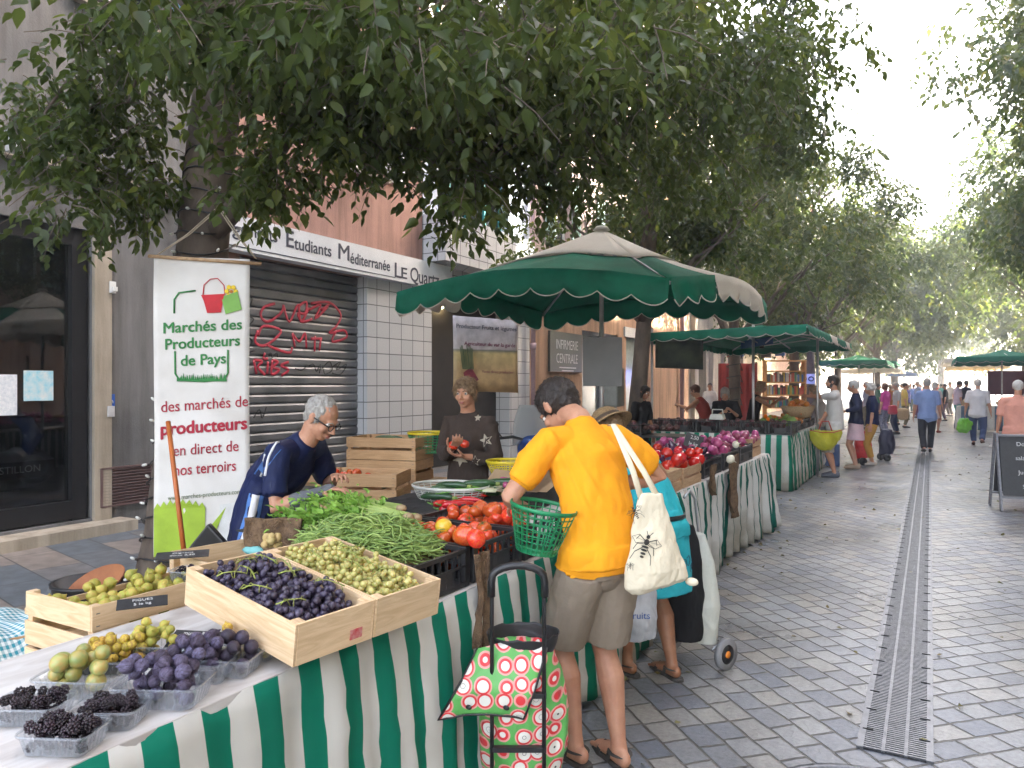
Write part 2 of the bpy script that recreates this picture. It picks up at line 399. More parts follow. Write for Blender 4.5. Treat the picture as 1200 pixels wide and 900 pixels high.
    if bottom:
        kind, mt, ln = bottom; t = MB()
        if kind in ('shorts', 'trousers'):
            t.tube([pel-Vector((0, 0, .1)), pel-Vector((0, 0, .04)), pel+Vector((0, 0, .01)), pel+Vector((0, 0, .05))], [(.14*w, .11), (.172*w, .124), (.162*w, .117), (.152*w, .106+belly*.3)], 22, side=X)
            for k in ('L', 'R'):
                q = resample(along([hip[k]+Vector((0, 0, -.02)), kne[k], ank[k]], ln), 6); wd = .032 if kind == 'shorts' else .014
                rr = [.1, .1+wd*.2, .094+wd*.4, .09+wd*.5, .088+wd*.6, .088+wd*.6] if kind == 'shorts' else [.1, .096, .082, .072, .066, .062]
                t.tube(q, [r_*w**.5 for r_ in rr], 18)
        elif kind == 'skirt':
            hz = ln; t.tube([waist-Vector((0, 0, .02)), pel, pel.lerp(Vector((pel.x, pel.y, hz)), .5), Vector((pel.x, pel.y+.01, hz))], [(.142*w, .108), (.182*w, .135), (.2*w, .15), (.22*w, .17)], 28, side=X)
        bo_ = link(kind, fit(remesh(t, vox, mt, 3, kind, disp=.010 if vox < .01 else .005, dfreq=9), mg0), root)
        zt_ = max(v.co.z for v in bo_.data.vertices)-.035; fp_ = [tuple(p.vertices) for p in bo_.data.polygons if p.center.z < zt_ and abs(p.normal.z) < .6]; trees_.append(BVHTree.FromPolygons([v.co for v in bo_.data.vertices], fp_)); zcut_.append(zt_)
    if top:
        kind, mt, sl, hem = top; t = MB(); ex = .016 if kind != 'sweater' else .026
        hemz = pel+Vector((0, 0, hem)); flare = 1.12 if not fem else 1.05
        TS = [(hemz, .186*w*flare/1.08, .138+belly*.5), (pel.lerp(waist, .5) if hem < .02 else waist, .165*w, .122+belly*.7), (rib, (.158*w*a_+.012), .118+belly*.7), (chest, .172*w*a_+ex*.6, .118+ex*.4), (nb-td*.06, .158*w*a_+ex*.3, .088), (nb-td*.012, .098, .076), (nb+td*.018, .076, .07)]
        if kind == 'tank': TS = TS[:4]+[(nb-td*.05, .12*w*a_, .086), (nb-td*.015, .1, .07)]
        if kind == 'tube': TS = TS[:4]; TS[-1] = (chest-td*.02, .17*w*a_, .122)
        t.tube([q[0] for q in TS], [(q[1], q[2]) for q in TS], 24, side=Rx)
        if sl:
            for k, sx in (('L', -1), ('R', 1)):
                ln = along([sh[k], elb[k], wri[k]], sl); ln = resample(ln, 5); r0 = .066+(.006 if kind != 'sweater' else .012)
                r1 = max(.066-(.028*sl*1.2), .036)+(.012 if sl < .6 else .006)+(.01 if kind == 'sweater' else 0)
                t.tube([chest.lerp(nb, .55)+Rx*(sx*.09)]+ln, [.07]+[r0+(r1-r0)*q/4 for q in range(5)], 16)
        tm = remesh(t, vox if vox < .01 else vox*.9, mt, 3, 'shirt', disp=.016 if vox < .01 else .012, dfreq=8 if vox < .01 else 11)
        fit(tm, mg0+.004)
        bmm = bmesh.new(); bmm.from_mesh(tm); [bmesh.ops.smooth_vert(bmm, verts=bmm.verts, factor=.5, use_axis_x=True, use_axis_y=True, use_axis_z=True) for _ in range(3)]; bmm.to_mesh(tm); bmm.free(); fit(tm, mg0)
        link({'sweater': 'sweater', 'tank': 'tank_top', 'tube': 'dress_bodice'}.get(kind, 'shirt'), tm, root)
    if shoes:
        kind, mt = shoes
        for k, sx in (('L', -1), ('R', 1)):
            A = ank[k]; fd = Vector((sx*.12, 1, 0)).normalized(); sd = fd.cross(UP); o_ = Vector((A.x, A.y, A.z-.085)); t = MB()
            if kind == 'shoe':
                t.tube([o_+fd*-.055+UP*.045, o_+UP*.05, o_+fd*.08+UP*.042, o_+fd*.15+UP*.03, o_+fd*.2+UP*.024], [(.034, .044), (.04, .052), (.046, .042), (.048, .032), (.036, .024)], 14, side=sd, round_=True)
                link('shoe', remesh(t, max(vox, .006), mt, 2, 'shoe'), root)
            else:
                pl = [o_+fd*a+sd*c for a, c in ((-.09, -.02), (-.09, .02), (-.06, .037), (.04, .036), (.12, .048), (.19, .036), (.222, 0), (.19, -.036), (.12, -.048), (.04, -.036), (-.06, -.037))]
                sl_ = MB(); sl_.poly([q+UP*-.004 for q in pl], (0, 0, .022)); so = sl_.build('sandal', mt, root, bevel=.004)
                for a, hh, ww in ((.115, .056, .046), (.03, .085, .043)):
                    t.tube([o_+fd*a+sd*(-ww)+UP*.012, o_+fd*a+sd*(-ww*.75)+UP*hh*.7, o_+fd*a+UP*hh, o_+fd*a+sd*(ww*.75)+UP*hh*.7, o_+fd*a+sd*ww+UP*.012], [(.003, .014)]*5, 8, side=None)
                pts = [o_+fd*(.02-.075*cos(q))*1 + sd*(.042*sin(q))+UP*.062 for q in [i*pi/6-pi/2*0 for i in range(-3, 4)]]
                t.tube([o_+fd*(.0-.056*cos(q))+sd*(.043*sin(q))+UP*.06 for q in [i*pi/8 for i in range(-5, 6)]], [(.003, .011)]*11, 8, side=UP)
                t.build('strap', mt, so)
    return I
# ---------------------------------------------------------------- the people
def cloth(n, c, c2=None, **k):
    return mat(n, c, c2 or tuple(x*.86 for x in c), k.pop('scale', 5), k.pop('rough', .85), bs=k.pop('bs', .25), bscale=k.pop('bscale', 55), spec=.2, **k)
h_dark = mat('hair_dark_brown', (.02, .014, .012), (.035, .025, .02), 60, .5, bs=.5, bscale=120); h_grey = mat('hair_grey', (.42, .40, .37), (.28, .26, .24), 60, .6, bs=.5, bscale=120)
h_blond = mat('hair_dark_blond', (.33, .22, .12), (.18, .11, .06), 50, .55, bs=.6, bscale=100); h_white = mat('hair_white', (.6, .58, .54), (.45, .43, .4), 60, .6, bs=.5, bscale=110); h_auburn = mat('hair_auburn', (.14, .05, .03), (.08, .03, .02), 60, .6, bs=.5)
# 1 man in the yellow t-shirt
Y1 = at(701, 450, 3.22); Y1.z = 0; yf = (-.80, .52); 
yl = at(608, 590, 3.42); yr = at(712, 572, 3.5)
Pm = person('man in orange-yellow t-shirt and khaki shorts, back turned, head bowed', Y1, yf, 1.76, lean=9, curl=12, head=(38, 14), nk=(.06, .0), hands={'L': yl, 'R': yr}, feet={'L': (-.075, .06, .085), 'R': (.075, -.05, .085)}, scale_head=1.06, skin=skin_m, hair=h_dark, hairst='short',
            top=('tshirt', cloth('tshirt_yellow', (.88, .375, .018), (.82, .32, .015), bscale=16, bs=.35), .40, -.06), bottom=('shorts', cloth('khaki', (.30, .245, .19), (.25, .2, .15)), .44), shoes=('sandal', mat('sandal_grey', (.05, .045, .04), rough=.7)), vox=.0055, w=1.04, ebow={'L': (-.75, -.2, -.6), 'R': (1.0, -.25, -.35)}, palm={'L': (.3, .3, -1), 'R': (-.2, .2, -1)})
# canvas tote
tm_ = cloth('canvas_cream', (.74, .66, .50), (.68, .60, .45), bs=.3)
tc_ = at(763, 632, 3.03)
tote = empty('tote_bag', tc_, 'cream canvas tote bag printed with black bees, hanging behind the yellow t-shirt man', 'bag')
rgt = CR*.96+CF*.2; rgt.normalize(); tote.scale = (.94, .94, .94); fwd_ = UP.cross(rgt); b = MB()
prof = [(.2, .055, .02, .0), (.13, .072, .026, .003), (.04, .095, .04, .008), (-.05, .12, .055, .014), (-.13, .14, .062, .02), (-.19, .148, .05, .026), (-.215, .12, .02, .03)]
b.tube([rgt*o+UP*z for z, a, c, o in prof], [(a, c) for z, a, c, o in prof], 26, side=rgt)
link('bag_body', remesh(b, .006, tm_, 3, 'bag', disp=.012, dfreq=13), tote)
b = MB().ell(rgt*.19-UP*.195, (.03, .02, .018)); b.build('bag_corner', tm_, tote)
shp = at(714, 492, 3.14)-tc_; b = MB()
for dx, dz in ((-.045, .0), (.035, .0)):
    e_ = rgt*dx+UP*.17-fwd_*.005; b.tube([e_, e_.lerp(shp, .4)+fwd_*-.045, e_.lerp(shp, .8)+fwd_*-.045, shp+UP*.012-fwd_*.02, shp+UP*.004+fwd_*.03], [(.014, .003)]*5, 8, side=rgt)
b.build('strap', tm_, tote)
bee_m = mat('print_black', (.03, .028, .025), rough=.7)
def bee(px, py, s, rot):
    c = at(px, py, 2.962)-tc_; M_ = Matrix.Rotation(0, 3, 'X'); g = MB(); ex, ey = rgt*cos(rot)+UP*sin(rot), UP*cos(rot)-rgt*sin(rot)
    Q = lambda x, y: c+(ex*x+ey*y)*s
    Fm = Matrix((ex, ey, -fwd_)).transposed()
    g.ell(Q(0, .5), (.24*s, .26*s, .002), Fm); g.ell(Q(0, .95), (.17*s, .17*s, .002), Fm); 
    for q in range(4): g.ell(Q(0, .1-q*.28), ((.34-.05*q)*s, .1*s, .002), Fm)
    for sx in (-1, 1):
        for q in range(3): g.bar(Q(sx*.2, .6-q*.3), Q(sx*.75, .9-q*.7), .003, .05*s); g.bar(Q(sx*.75, .9-q*.7), Q(sx*.95, .5-q*.85), .003, .035*s)
        g.tube([Q(sx*.15, .6), Q(sx*.8, .95), Q(sx*1.35, .6), Q(sx*.9, .2), Q(sx*.15, .45)], [(.0015, .022*s)]*5, 6, side=fwd_); 
        g.bar(Q(sx*.2, .55), Q(sx*1.2, .65), .0015, .02*s); g.bar(Q(sx*.1, 1.1), Q(sx*.3, 1.4), .002, .04*s)
    g.build('printed_bee', bee_m, tote)
bee(755, 643, .052, -.35); bee(744, 600, .028, .5); bee(737, 666, .014, 0)
# 2 market trader in navy track top
V1 = at(316, 450, 4.05); V1.z = 0
navy = cloth('navy_track_top', (.012, .02, .075), (.009, .014, .05), rough=.6)
vP = person('grey haired trader in navy striped sports top and glasses leaning over the celery', V1, (.93, .18), 1.69, lean=27, curl=14, head=(14, -3), hands={'R': at(376, 578, 3.72), 'L': at(392, 560, 4.1)}, skin=skin_m, hair=h_grey, hairst='balding',
            top=('tshirt', navy, .42, -.10), bottom=('trousers', cloth('navy_trousers', (.02, .025, .05)), .95), shoes=('shoe', black_m), vox=.0055, w=1.06, belly=.03, ebow={'R': (.4, -.6, -.9), 'L': (-.4, .2, -1)}, palm={'R': (0, 0, -1), 'L': (0, 0, -1)})
def patch(I, pts, wdt, m, name, off=.006, n=14, taper=None):
    """strip of fabric laid on the garment: project measured points on the shirt"""
    sh = [o for o in I['root'].children if o.name.startswith(('shirt', 'sweater'))][0]; rt = I['root']; bpy.context.view_layer.update()
    Mi = rt.matrix_world.inverted(); P = []
    for px, py in pts:
        o_ = Mi @ CAM; d = (Mi @ at(px, py, 5)-o_).normalized(); ok, loc, nn, _ = sh.ray_cast(o_, d, distance=12)
        if ok: P.append((loc, nn))
    if len(P) < 2: return None
    P2 = []
    for i in range(len(P)-1):
        for k in range(4): t = k/4; P2.append((P[i][0].lerp(P[i+1][0], t), P[i][1].lerp(P[i+1][1], t).normalized()))
    P2.append(P[-1]); g = MB(); v = []; f = []
    for i, (p, nn) in enumerate(P2):
        t = (P2[min(i+1, len(P2)-1)][0]-P2[max(0, i-1)][0]).normalized(); s_ = t.cross(nn).normalized()*(wdt/2)*(taper(i/len(P2)) if taper else 1)
        for q in (p-s_, p+s_):
            ok, loc, n2, _ = sh.closest_point_on_mesh(q); v.append(loc+n2*off); v.append(loc-n2*.004)
    for i in range(len(P2)-1):
        a = i*4; f += [(a, a+2, a+6, a+4), (a+1, a+5, a+7, a+3), (a, a+4, a+5, a+1), (a+2, a+3, a+7, a+6)]
    f += [(0, 1, 3, 2), (len(v)-4, len(v)-2, len(v)-1, len(v)-3)]
    g.add(v, f, True); o = g.build(name, m, rt); return o
whitec = cloth('stripe_white', (.72, .72, .74)); bluec = cloth('stripe_blue', (.10, .22, .52), (.08, .18, .45))
patch(vP, [(333, 508), (322, 520), (312, 535), (305, 560)], .13, bluec, 'shoulder_panel', .0035)
for dx in (-5, 0, 5): patch(vP, [(333+dx*.9, 504+dx*.35), (322+dx, 516+dx*.5), (311+dx, 533+dx*.3), (306+dx, 558)], .010, whitec, 'sleeve_stripe', .008)
patch(vP, [(300, 580), (296, 600), (290, 622), (284, 640)], .085, bluec, 'side_panel', .004); patch(vP, [(300, 580), (296, 600), (290, 622), (284, 640)], .04, whitec, 'side_stripe', .0055)
def child_tube(I, pts, r, m, name, n=12):
    return link(name, remesh(MB().tube(pts, r, n, round_=True), .005, m, 2, name), I['root'])
wr = vP['wri']['R']; el = vP['elb']['R']; child_tube(vP, [el.lerp(wr, .42), el.lerp(wr, .7), wr, wr+(wr-el).normalized()*.05], [.045, .04, .034, .036], cloth('wrist_wrap', (.13, .135, .15)), 'wrist_support')
hv = vP['hv']; g = MB()
for sx in (-1, 1):
    g.tube([hv(sx*.032+.024*cos(q), .104-.006*abs(cos(q)), .004+.018*sin(q)) for q in [i*pi/6 for i in range(12)]], .0028, 6, closed=True); g.tube([hv(sx*.056, .1, .01), hv(sx*.077, .05, .012), hv(sx*.081, -.01, .008)], [(.0025, .004)]*3, 6)
g.tube([hv(-.01, .107, .008), hv(.01, .107, .008)], .0022, 6); g.build('glasses', black_m, vP['root'])
# 3 woman trader
h_wt = mat('hair_brown_blond', (.22, .14, .07), (.11, .065, .035), 50, .55, bs=.6, bscale=100)
W1 = at(549, 450, 5.5); W1.z = 0
brownc = cloth('brown_knit', (.065, .048, .04), (.05, .036, .03), bs=.5, bscale=120)
wP = person('blond woman trader in a dark brown sweater with pale stars, holding tomatoes', W1, (.05, -1), 1.68, head=(6, 8), hands={'R': at(531, 524, 5.22), 'L': at(545, 535, 5.25)}, skin=skin_m, hair=h_wt, hairst='updo', fem=True, w=1.08,
            top=('sweater', brownc, .9, -.16), bottom=('trousers', cloth('dark_trousers', (.03, .03, .035)), .95), shoes=('shoe', black_m), vox=.0065, ebow={'R': (.6, -.3, -.8), 'L': (-.6, -.3, -.8)}, palm={'R': (0, 0, 1), 'L': (0, 0, 1)})
starm = cloth('star_cream', (.5, .45, .36))
def star(I, px, py, s, rot=0):
    sh = [o for o in I['root'].children if o.name.startswith('sweater')][0]; bpy.context.view_layer.update(); Mi = I['root'].matrix_world.inverted(); v = []; v2 = []; n = 0
    for i in range(10):
        a = rot+i*pi/5+pi/2; r = s if i % 2 == 0 else s*.42; o_ = Mi @ CAM; d = (Mi @ at(px+cos(a)*r, py-sin(a)*r, 5)-o_).normalized(); ok, loc, nn, _ = sh.ray_cast(o_, d, distance=12)
        if not ok: return
        v.append(loc+nn*.006); v2.append(loc-nn*.01)
    c = sum(v, Vector())/10; MB().add(v+v2+[c], [(i, (i+1) % 10, 20) for i in range(10)]+[(i, 10+i, 10+(i+1) % 10, (i+1) % 10) for i in range(10)], False).build('star', starm, I['root'])
for a in ((570, 516, 8, .3), (521, 496, 7, .2), (540, 538, 9, .5), (557, 540, 6, 0), (560, 490, 4, 0)): star(wP, *a)
b = MB()
for k, sx in (('R', 1),):
    E, W_ = wP['elb'][k], wP['wri'][k]
tomato_m = None
# 4 woman in turquoise
W2 = at(764, 450, 4.2); W2.z = 0; tq = cloth('turquoise', (.03, .42, .48), (.025, .36, .42))
tP = person('tanned woman in a turquoise strapped dress and straw hat bending over the stall', W2, (-.85, .5), 1.62, lean=34, curl=15, head=(14, 10), hands={'L': at(722, 560, 4.5), 'R': at(745, 590, 4.55)}, feet={'L': (-.11, .1, .085), 'R': (.09, -.08, .085)}, skin=skin_dark, hair=h_blond, hairst='bob', fem=True, w=1.1,
            top=('tube', tq, 0, -.04), bottom=('skirt', None or cloth('turquoise_print', (.03, .40, .46), (.02, .3, .37), scale=14), .55), shoes=('sandal', mat('sandal_brown', (.06, .055, .05), rough=.7)), vox=.0065, ebow={'R': (.8, -.3, -.5), 'L': (-.6, -.3, -.6)}, palm={'R': (0, 0, -1), 'L': (0, 0, -1)})
I = tP; g = MB()
for sx, e in ((-1, .09), (1, .09)):
    a_ = I['chest']-I['td']*.02+I['Rx']*sx*.1; n_ = I['nb']+I['Rx']*sx*.105; bk_ = -I['fw'] if I['fw'].y > 0 else I['fw']; ft = -bk_
    g.tube([a_+bk_*.122-I['td']*.04, a_.lerp(n_, .5)+bk_*.116, n_+bk_*.06-I['td']*.01, n_+ft*.03, a_+ft*.12], [(.011, .003)]*5, 8, side=I['Rx'])
g.build('strap', tq, I['root'])
hp_ = [I['pel']+UP*.07+Vector((cos(q)*.158*1.1, sin(q)*.128, 0)) for q in [i*pi/12 for i in range(24)]]
MB().tube(hp_, [(.005, .016)]*24, 6, side=UP if False else None, closed=True).build('belt', black_m, I['root'])
rr = random.Random(3); swm = mat('print_navy', (.01, .05, .09), rough=.7)
skt = [o for o in I['root'].children if o.name.startswith('skirt')][0]
for k in range(46):
    a = rr.uniform(0, 6.28); z = rr.uniform(.58, .92); c_ = Vector((I['pel'].x+cos(a)*.3, I['pel'].y+sin(a)*.3, z)); s0 = rr.uniform(0, 6)
    pts = [];
    for q in range(7):
        w_ = s0+q*.8; p = c_+Vector((-sin(a)*cos(w_)*.03, cos(a)*cos(w_)*.03, sin(w_)*.025)); ok, loc, nn, _ = skt.closest_point_on_mesh(p); pts.append(loc+nn*.001)
    MB().tube(pts, .0022, 4).build('printed_swirl', swm, I['root'])
hc_ = tP['hv'](0, -.02, .07); straw = mat('straw', (.33, .22, .11), (.2, .13, .06), 90, .8, bs=.6, bscale=120)
hat = empty('straw_hat', tP['Wm'] @ hc_, 'brown straw sun hat worn by the woman in turquoise', 'hat'); hm = Matrix.Rotation(atan2(.85, .5), 3, 'Z') @ tP['Hm']
MB().lathe([(0, .085), (.06, .08), (.09, .05), (.1, 0), (.13, -.012), (.155, -.03), (.153, -.036), (.1, -.008), (.09, .0)], n=28, M=hm).build('crown_and_brim', straw, hat); MB().lathe([(.097, .02), (.1015, .02), (.104, -.0), (.1, -.002)], n=28, M=hm).build('band', mat('hatband', (.08, .05, .03), rough=.7), hat)
# trader behind the second stall etc.
far_people = [
 ('woman trader in a red tank top bending over the crates of the second stall', at(826, 450, 14.2), (-.95, .2), 1.66, dict(lean=26, head=(5, 0), hands={'L': at(796, 475, 14.2), 'R': at(797, 482, 13.9)}, hair=h_auburn, hairst='short', fem=True, w=1.08, skin=skin_m, top=('tank', cloth('red_tank', (.36, .06, .05)), 0, -.05), bottom=('trousers', cloth('denim_dark', (.04, .05, .08)), .95), shoes=('shoe', black_m))),
 ('grey haired trader in a black t-shirt looking down behind the kitchen scale', at(850, 450, 13.5), (.2, -1), 1.6, dict(lean=12, head=(25, 0), hands={'L': at(858, 482, 13.2), 'R': at(846, 484, 13.2)}, hair=h_grey, hairst='bob', fem=True, w=1.25, skin=skin_m, top=('tshirt', cloth('black_tee', (.018, .018, .022)), .55, -.06), bottom=('trousers', cloth('black_trousers', (.02, .02, .02)), .95), shoes=('shoe', black_m))),
 ('trader in a sleeveless black top reaching out to serve across the second stall', at(884, 450, 14.6), (.96, .3), 1.7, dict(lean=12, head=(5, 0), hands={'L': at(916, 467, 14.9), 'R': at(912, 469, 14.5)}, hair=h_blond, hairst='bob', fem=True, w=1.12, skin=skin_dark, top=('tank', cloth('black_top', (.015, .015, .018)), 0, -.05), bottom=('trousers', cloth('black_trousers2', (.02, .02, .02)), .95), shoes=('shoe', black_m))),
 ('person with dark hair in black standing in the shade left of the second tree', at(750, 450, 12.2), (.9, -.4), 1.62, dict(lean=8, head=(15, 0), hair=h_dark, hairst='bob', fem=True, skin=skin_dark, top=('tshirt', cloth('black_shirt3', (.015, .015, .016)), .5, -.05), bottom=('trousers', cloth('black_trousers3', (.02, .02, .02)), .95), shoes=('shoe', black_m))),
 ('man in a white shirt facing the camera far behind the stall', at(832, 450, 25), (.2, -1), 1.66, dict(hair=h_dark, hairst='crop', top=('tshirt', cloth('white_shirt4', (.7, .7, .72)), .5, -.05), bottom=('trousers', cloth('tr4', (.1, .1, .12)), .95), shoes=('shoe', black_m))),
 ('bearded man in a white t-shirt and beige shorts pointing across the stall', ground(978, 559), (-1, -.1), 1.78, dict(hands={'L': at(938, 464, 13.6), 'R': at(961, 497, 13.1)}, hair=h_dark, hairst='short', w=1.08, belly=.03, skin=skin_m, top=('tshirt', cloth('white_tee5', (.66, .64, .62)), .42, -.1), bottom=('shorts', cloth('beige5', (.5, .44, .38)), .55), shoes=('shoe', cloth('canvas_grey', (.13, .14, .17))))),
 ('older woman behind the bearded man looking at the produce', at(962, 450, 14.9), (-1, -.05), 1.62, dict(lean=12, head=(15, 0), hands={'L': at(938, 476, 14.7), 'R': at(944, 478, 14.5)}, hair=h_blond, hairst='bob', fem=True, skin=skin_m, top=('tshirt', cloth('beige6', (.4, .36, .32)), .5, -.06), bottom=('trousers', cloth('tr6', (.2, .2, .24)), .95), shoes=('shoe', black_m))),
 ('woman in a navy top and pale pink skirt standing at the stall', ground(1003, 549), (-1, .0), 1.7, dict(head=(8, 0), hands={'L': at(990, 482, 14.3)}, hair=h_white, hairst='short', fem=True, w=1.05, skin=skin_m, top=('tshirt', cloth('navy7', (.015, .02, .055)), .95, -.02), bottom=('skirt', cloth('pink7', (.72, .5, .56)), .58), shoes=('shoe', cloth('sandal7', (.4, .3, .22))))),
 ('curly white haired woman in a navy t-shirt and mustard trousers', ground(1022, 545), (-1, -.15), 1.64, dict(head=(5, 0), hands={'R': at(1022, 508, 14.9)}, hair=h_white, hairst='curly', fem=True, w=1.1, skin=skin_m, top=('tshirt', cloth('navy8', (.015, .022, .07)), .5, -.03), bottom=('trousers', cloth('mustard8', (.5, .27, .06)), .88), shoes=('shoe', cloth('shoe8', (.5, .45, .4))))),
 ('woman in a magenta top and plaid trousers with a red bag', ground(1038, 511), (-.8, .4), 1.66, dict(hair=h_auburn, hairst='bob', fem=True, skin=skin_m, top=('tshirt', cloth('magenta9', (.55, .06, .3)), .5, -.05), bottom=('trousers', cloth('plaid9', (.12, .12, .22), (.3, .3, .36), scale=20), .93), shoes=('shoe', cloth('shoe9', (.5, .5, .5))))),
 ('grey haired person in a pale grey t-shirt and dark trousers holding a basket', ground(1051, 509), (-.9, -.3), 1.68, dict(hair=h_grey, hairst='short', skin=skin_m, top=('tshirt', cloth('grey10', (.42, .44, .46)), .5, -.06), bottom=('trousers', cloth('tr10', (.02, .03, .08)), .95), shoes=('shoe', black_m))),
 ('man in a light blue shirt and black trousers walking away down the middle', ground(1087, 531), (-.06, 1), 1.79, dict(head=(4, 0), feet={'L': (-.08, -.22, .12), 'R': (.06, .2, .09)}, hair=h_grey, hairst='crop', w=1.08, skin=skin_m, top=('tshirt', cloth('blue11', (.23, .32, .58)), .48, -.1), bottom=('trousers', cloth('black11', (.025, .026, .034)), .97), shoes=('shoe', black_m))),
 ('woman in a pale striped dress partly hidden behind the blue shirt man', ground(1095, 507), (.3, 1), 1.7, dict(hair=h_white, hairst='bob', fem=True, skin=skin_m, top=('tshirt', cloth('pale12', (.6, .48, .46)), .4, -.05), bottom=('skirt', cloth('pale12b', (.6, .46, .42)), .5), shoes=('shoe', cloth('s12', (.3, .05, .04))))),
 ('white haired man in a white shirt and jeans walking away with a green bag', ground(1146, 522), (.1, 1), 1.78, dict(head=(4, 0), feet={'L': (-.1, .12, .085), 'R': (.1, -.25, .16)}, hair=h_white, hairst='short', w=1.15, skin=skin_m, top=('tshirt', cloth('white13', (.66, .65, .68)), .5, -.12), bottom=('trousers', cloth('jeans13', (.05, .075, .17)), .97), shoes=('shoe', cloth('brown13', (.08, .04, .03))))),
 ('man in a lilac t-shirt and teal shorts stopping at the right-hand stalls', ground(1122, 501), (.8, .3), 1.76, dict(head=(25, 0), hair=h_dark, hairst='short', skin=skin_m, top=('tshirt', cloth('lilac14', (.55, .47, .6)), .5, -.05), bottom=('shorts', cloth('teal14', (.02, .30, .26)), .55), shoes=('shoe', black_m))),
 ('white haired person in a salmon pink shirt with a shoulder strap, at the right edge', at(1193, 450, 12.6), (.1, 1), 1.69, dict(head=(10, 0), hair=h_white, hairst='short', w=1.25, skin=skin_m, top=('tshirt', cloth('salmon15', (.72, .33, .25)), .5, -.12), bottom=('shorts', cloth('grey15', (.32, .3, .26)), .6), shoes=('shoe', cloth('s15', (.2, .2, .2))))),
]
pnt = []
for lb, loc, fc_, H, kw in far_people:
    loc = Vector(loc); loc.z = 0; Zd = loc.dot(CF); pnt.append(person(lb, loc, fc_, H, vox=.0105 if Zd < 16 else .0145, fingers=.5, **kw))
    if lb.startswith('bearded'): hb_ = pnt[-1]; MB().ell(hb_['hv'](0, .045, -.085), (.042, .042, .03), hb_['Hm'], nz=.1).ell(hb_['hv'](.045, .01, -.05), (.014, .03, .045), hb_['Hm']).ell(hb_['hv'](-.045, .01, -.05), (.014, .03, .045), hb_['Hm']).build('beard', h_dark, hb_['root'])
# distant shoppers at the end of the street
dist = [(1064, 470, 34, (.1, .1, .3), 'dark'), (1058, 472, 38, (.5, .5, .55), 'grey'), (1071, 470, 42, (.12, .2, .5), 'dark'), (1078, 470, 45, (.6, .2, .15), 'blond'), (1067, 470, 48, (.65, .65, .65), 'grey'), (1108, 472, 33, (.02, .02, .03), 'dark'), (1114, 470, 38, (.6, .6, .65), 'grey'), (1103, 470, 44, (.1, .35, .35), 'dark'), (1052, 470, 30, (.35, .1, .15), 'dark'), (1132, 470, 31, (.03, .03, .05), 'dark'), (1016, 470, 27, (.3, .3, .35), 'grey'), (1043, 470, 30, (.4, .15, .05), 'blond'), (1029, 470, 33, (.05, .2, .1), 'dark'), (1060, 470, 28, (.6, .45, .1), 'dark'), (1076, 470, 36, (.25, .3, .5), 'grey'), (1098, 470, 50, (.5, .1, .1), 'dark'), (1083, 470, 55, (.1, .1, .12), 'dark')]
names = ('indigo', 'pale grey', 'deep blue', 'brick red', 'white', 'black', 'off-white', 'teal', 'wine red', 'near-black', 'slate grey', 'rust orange', 'bottle green', 'ochre', 'faded denim', 'scarlet', 'charcoal'); H_ = dict(dark=h_dark, grey=h_grey, blond=h_blond)
for (px, py, Z, c, hh), nm_ in zip(dist, names):
    loc = at(px, 450, Z); loc.z = 0
    person('distant shopper in a %s top at the far end of the market' % nm_, loc, (U(-1, 1), U(-.6, 1)), U(1.6, 1.78), vox=.02, fingers=None, hair=H_[hh], hairst='short', skin=skin_m, top=('tshirt', cloth('far_'+nm_, c), .5, -.06), bottom=('trousers', cloth('fart_'+nm_, tuple(U(.02, .15) for _ in range(3))), .95), shoes=('shoe', black_m), group='distant shoppers')
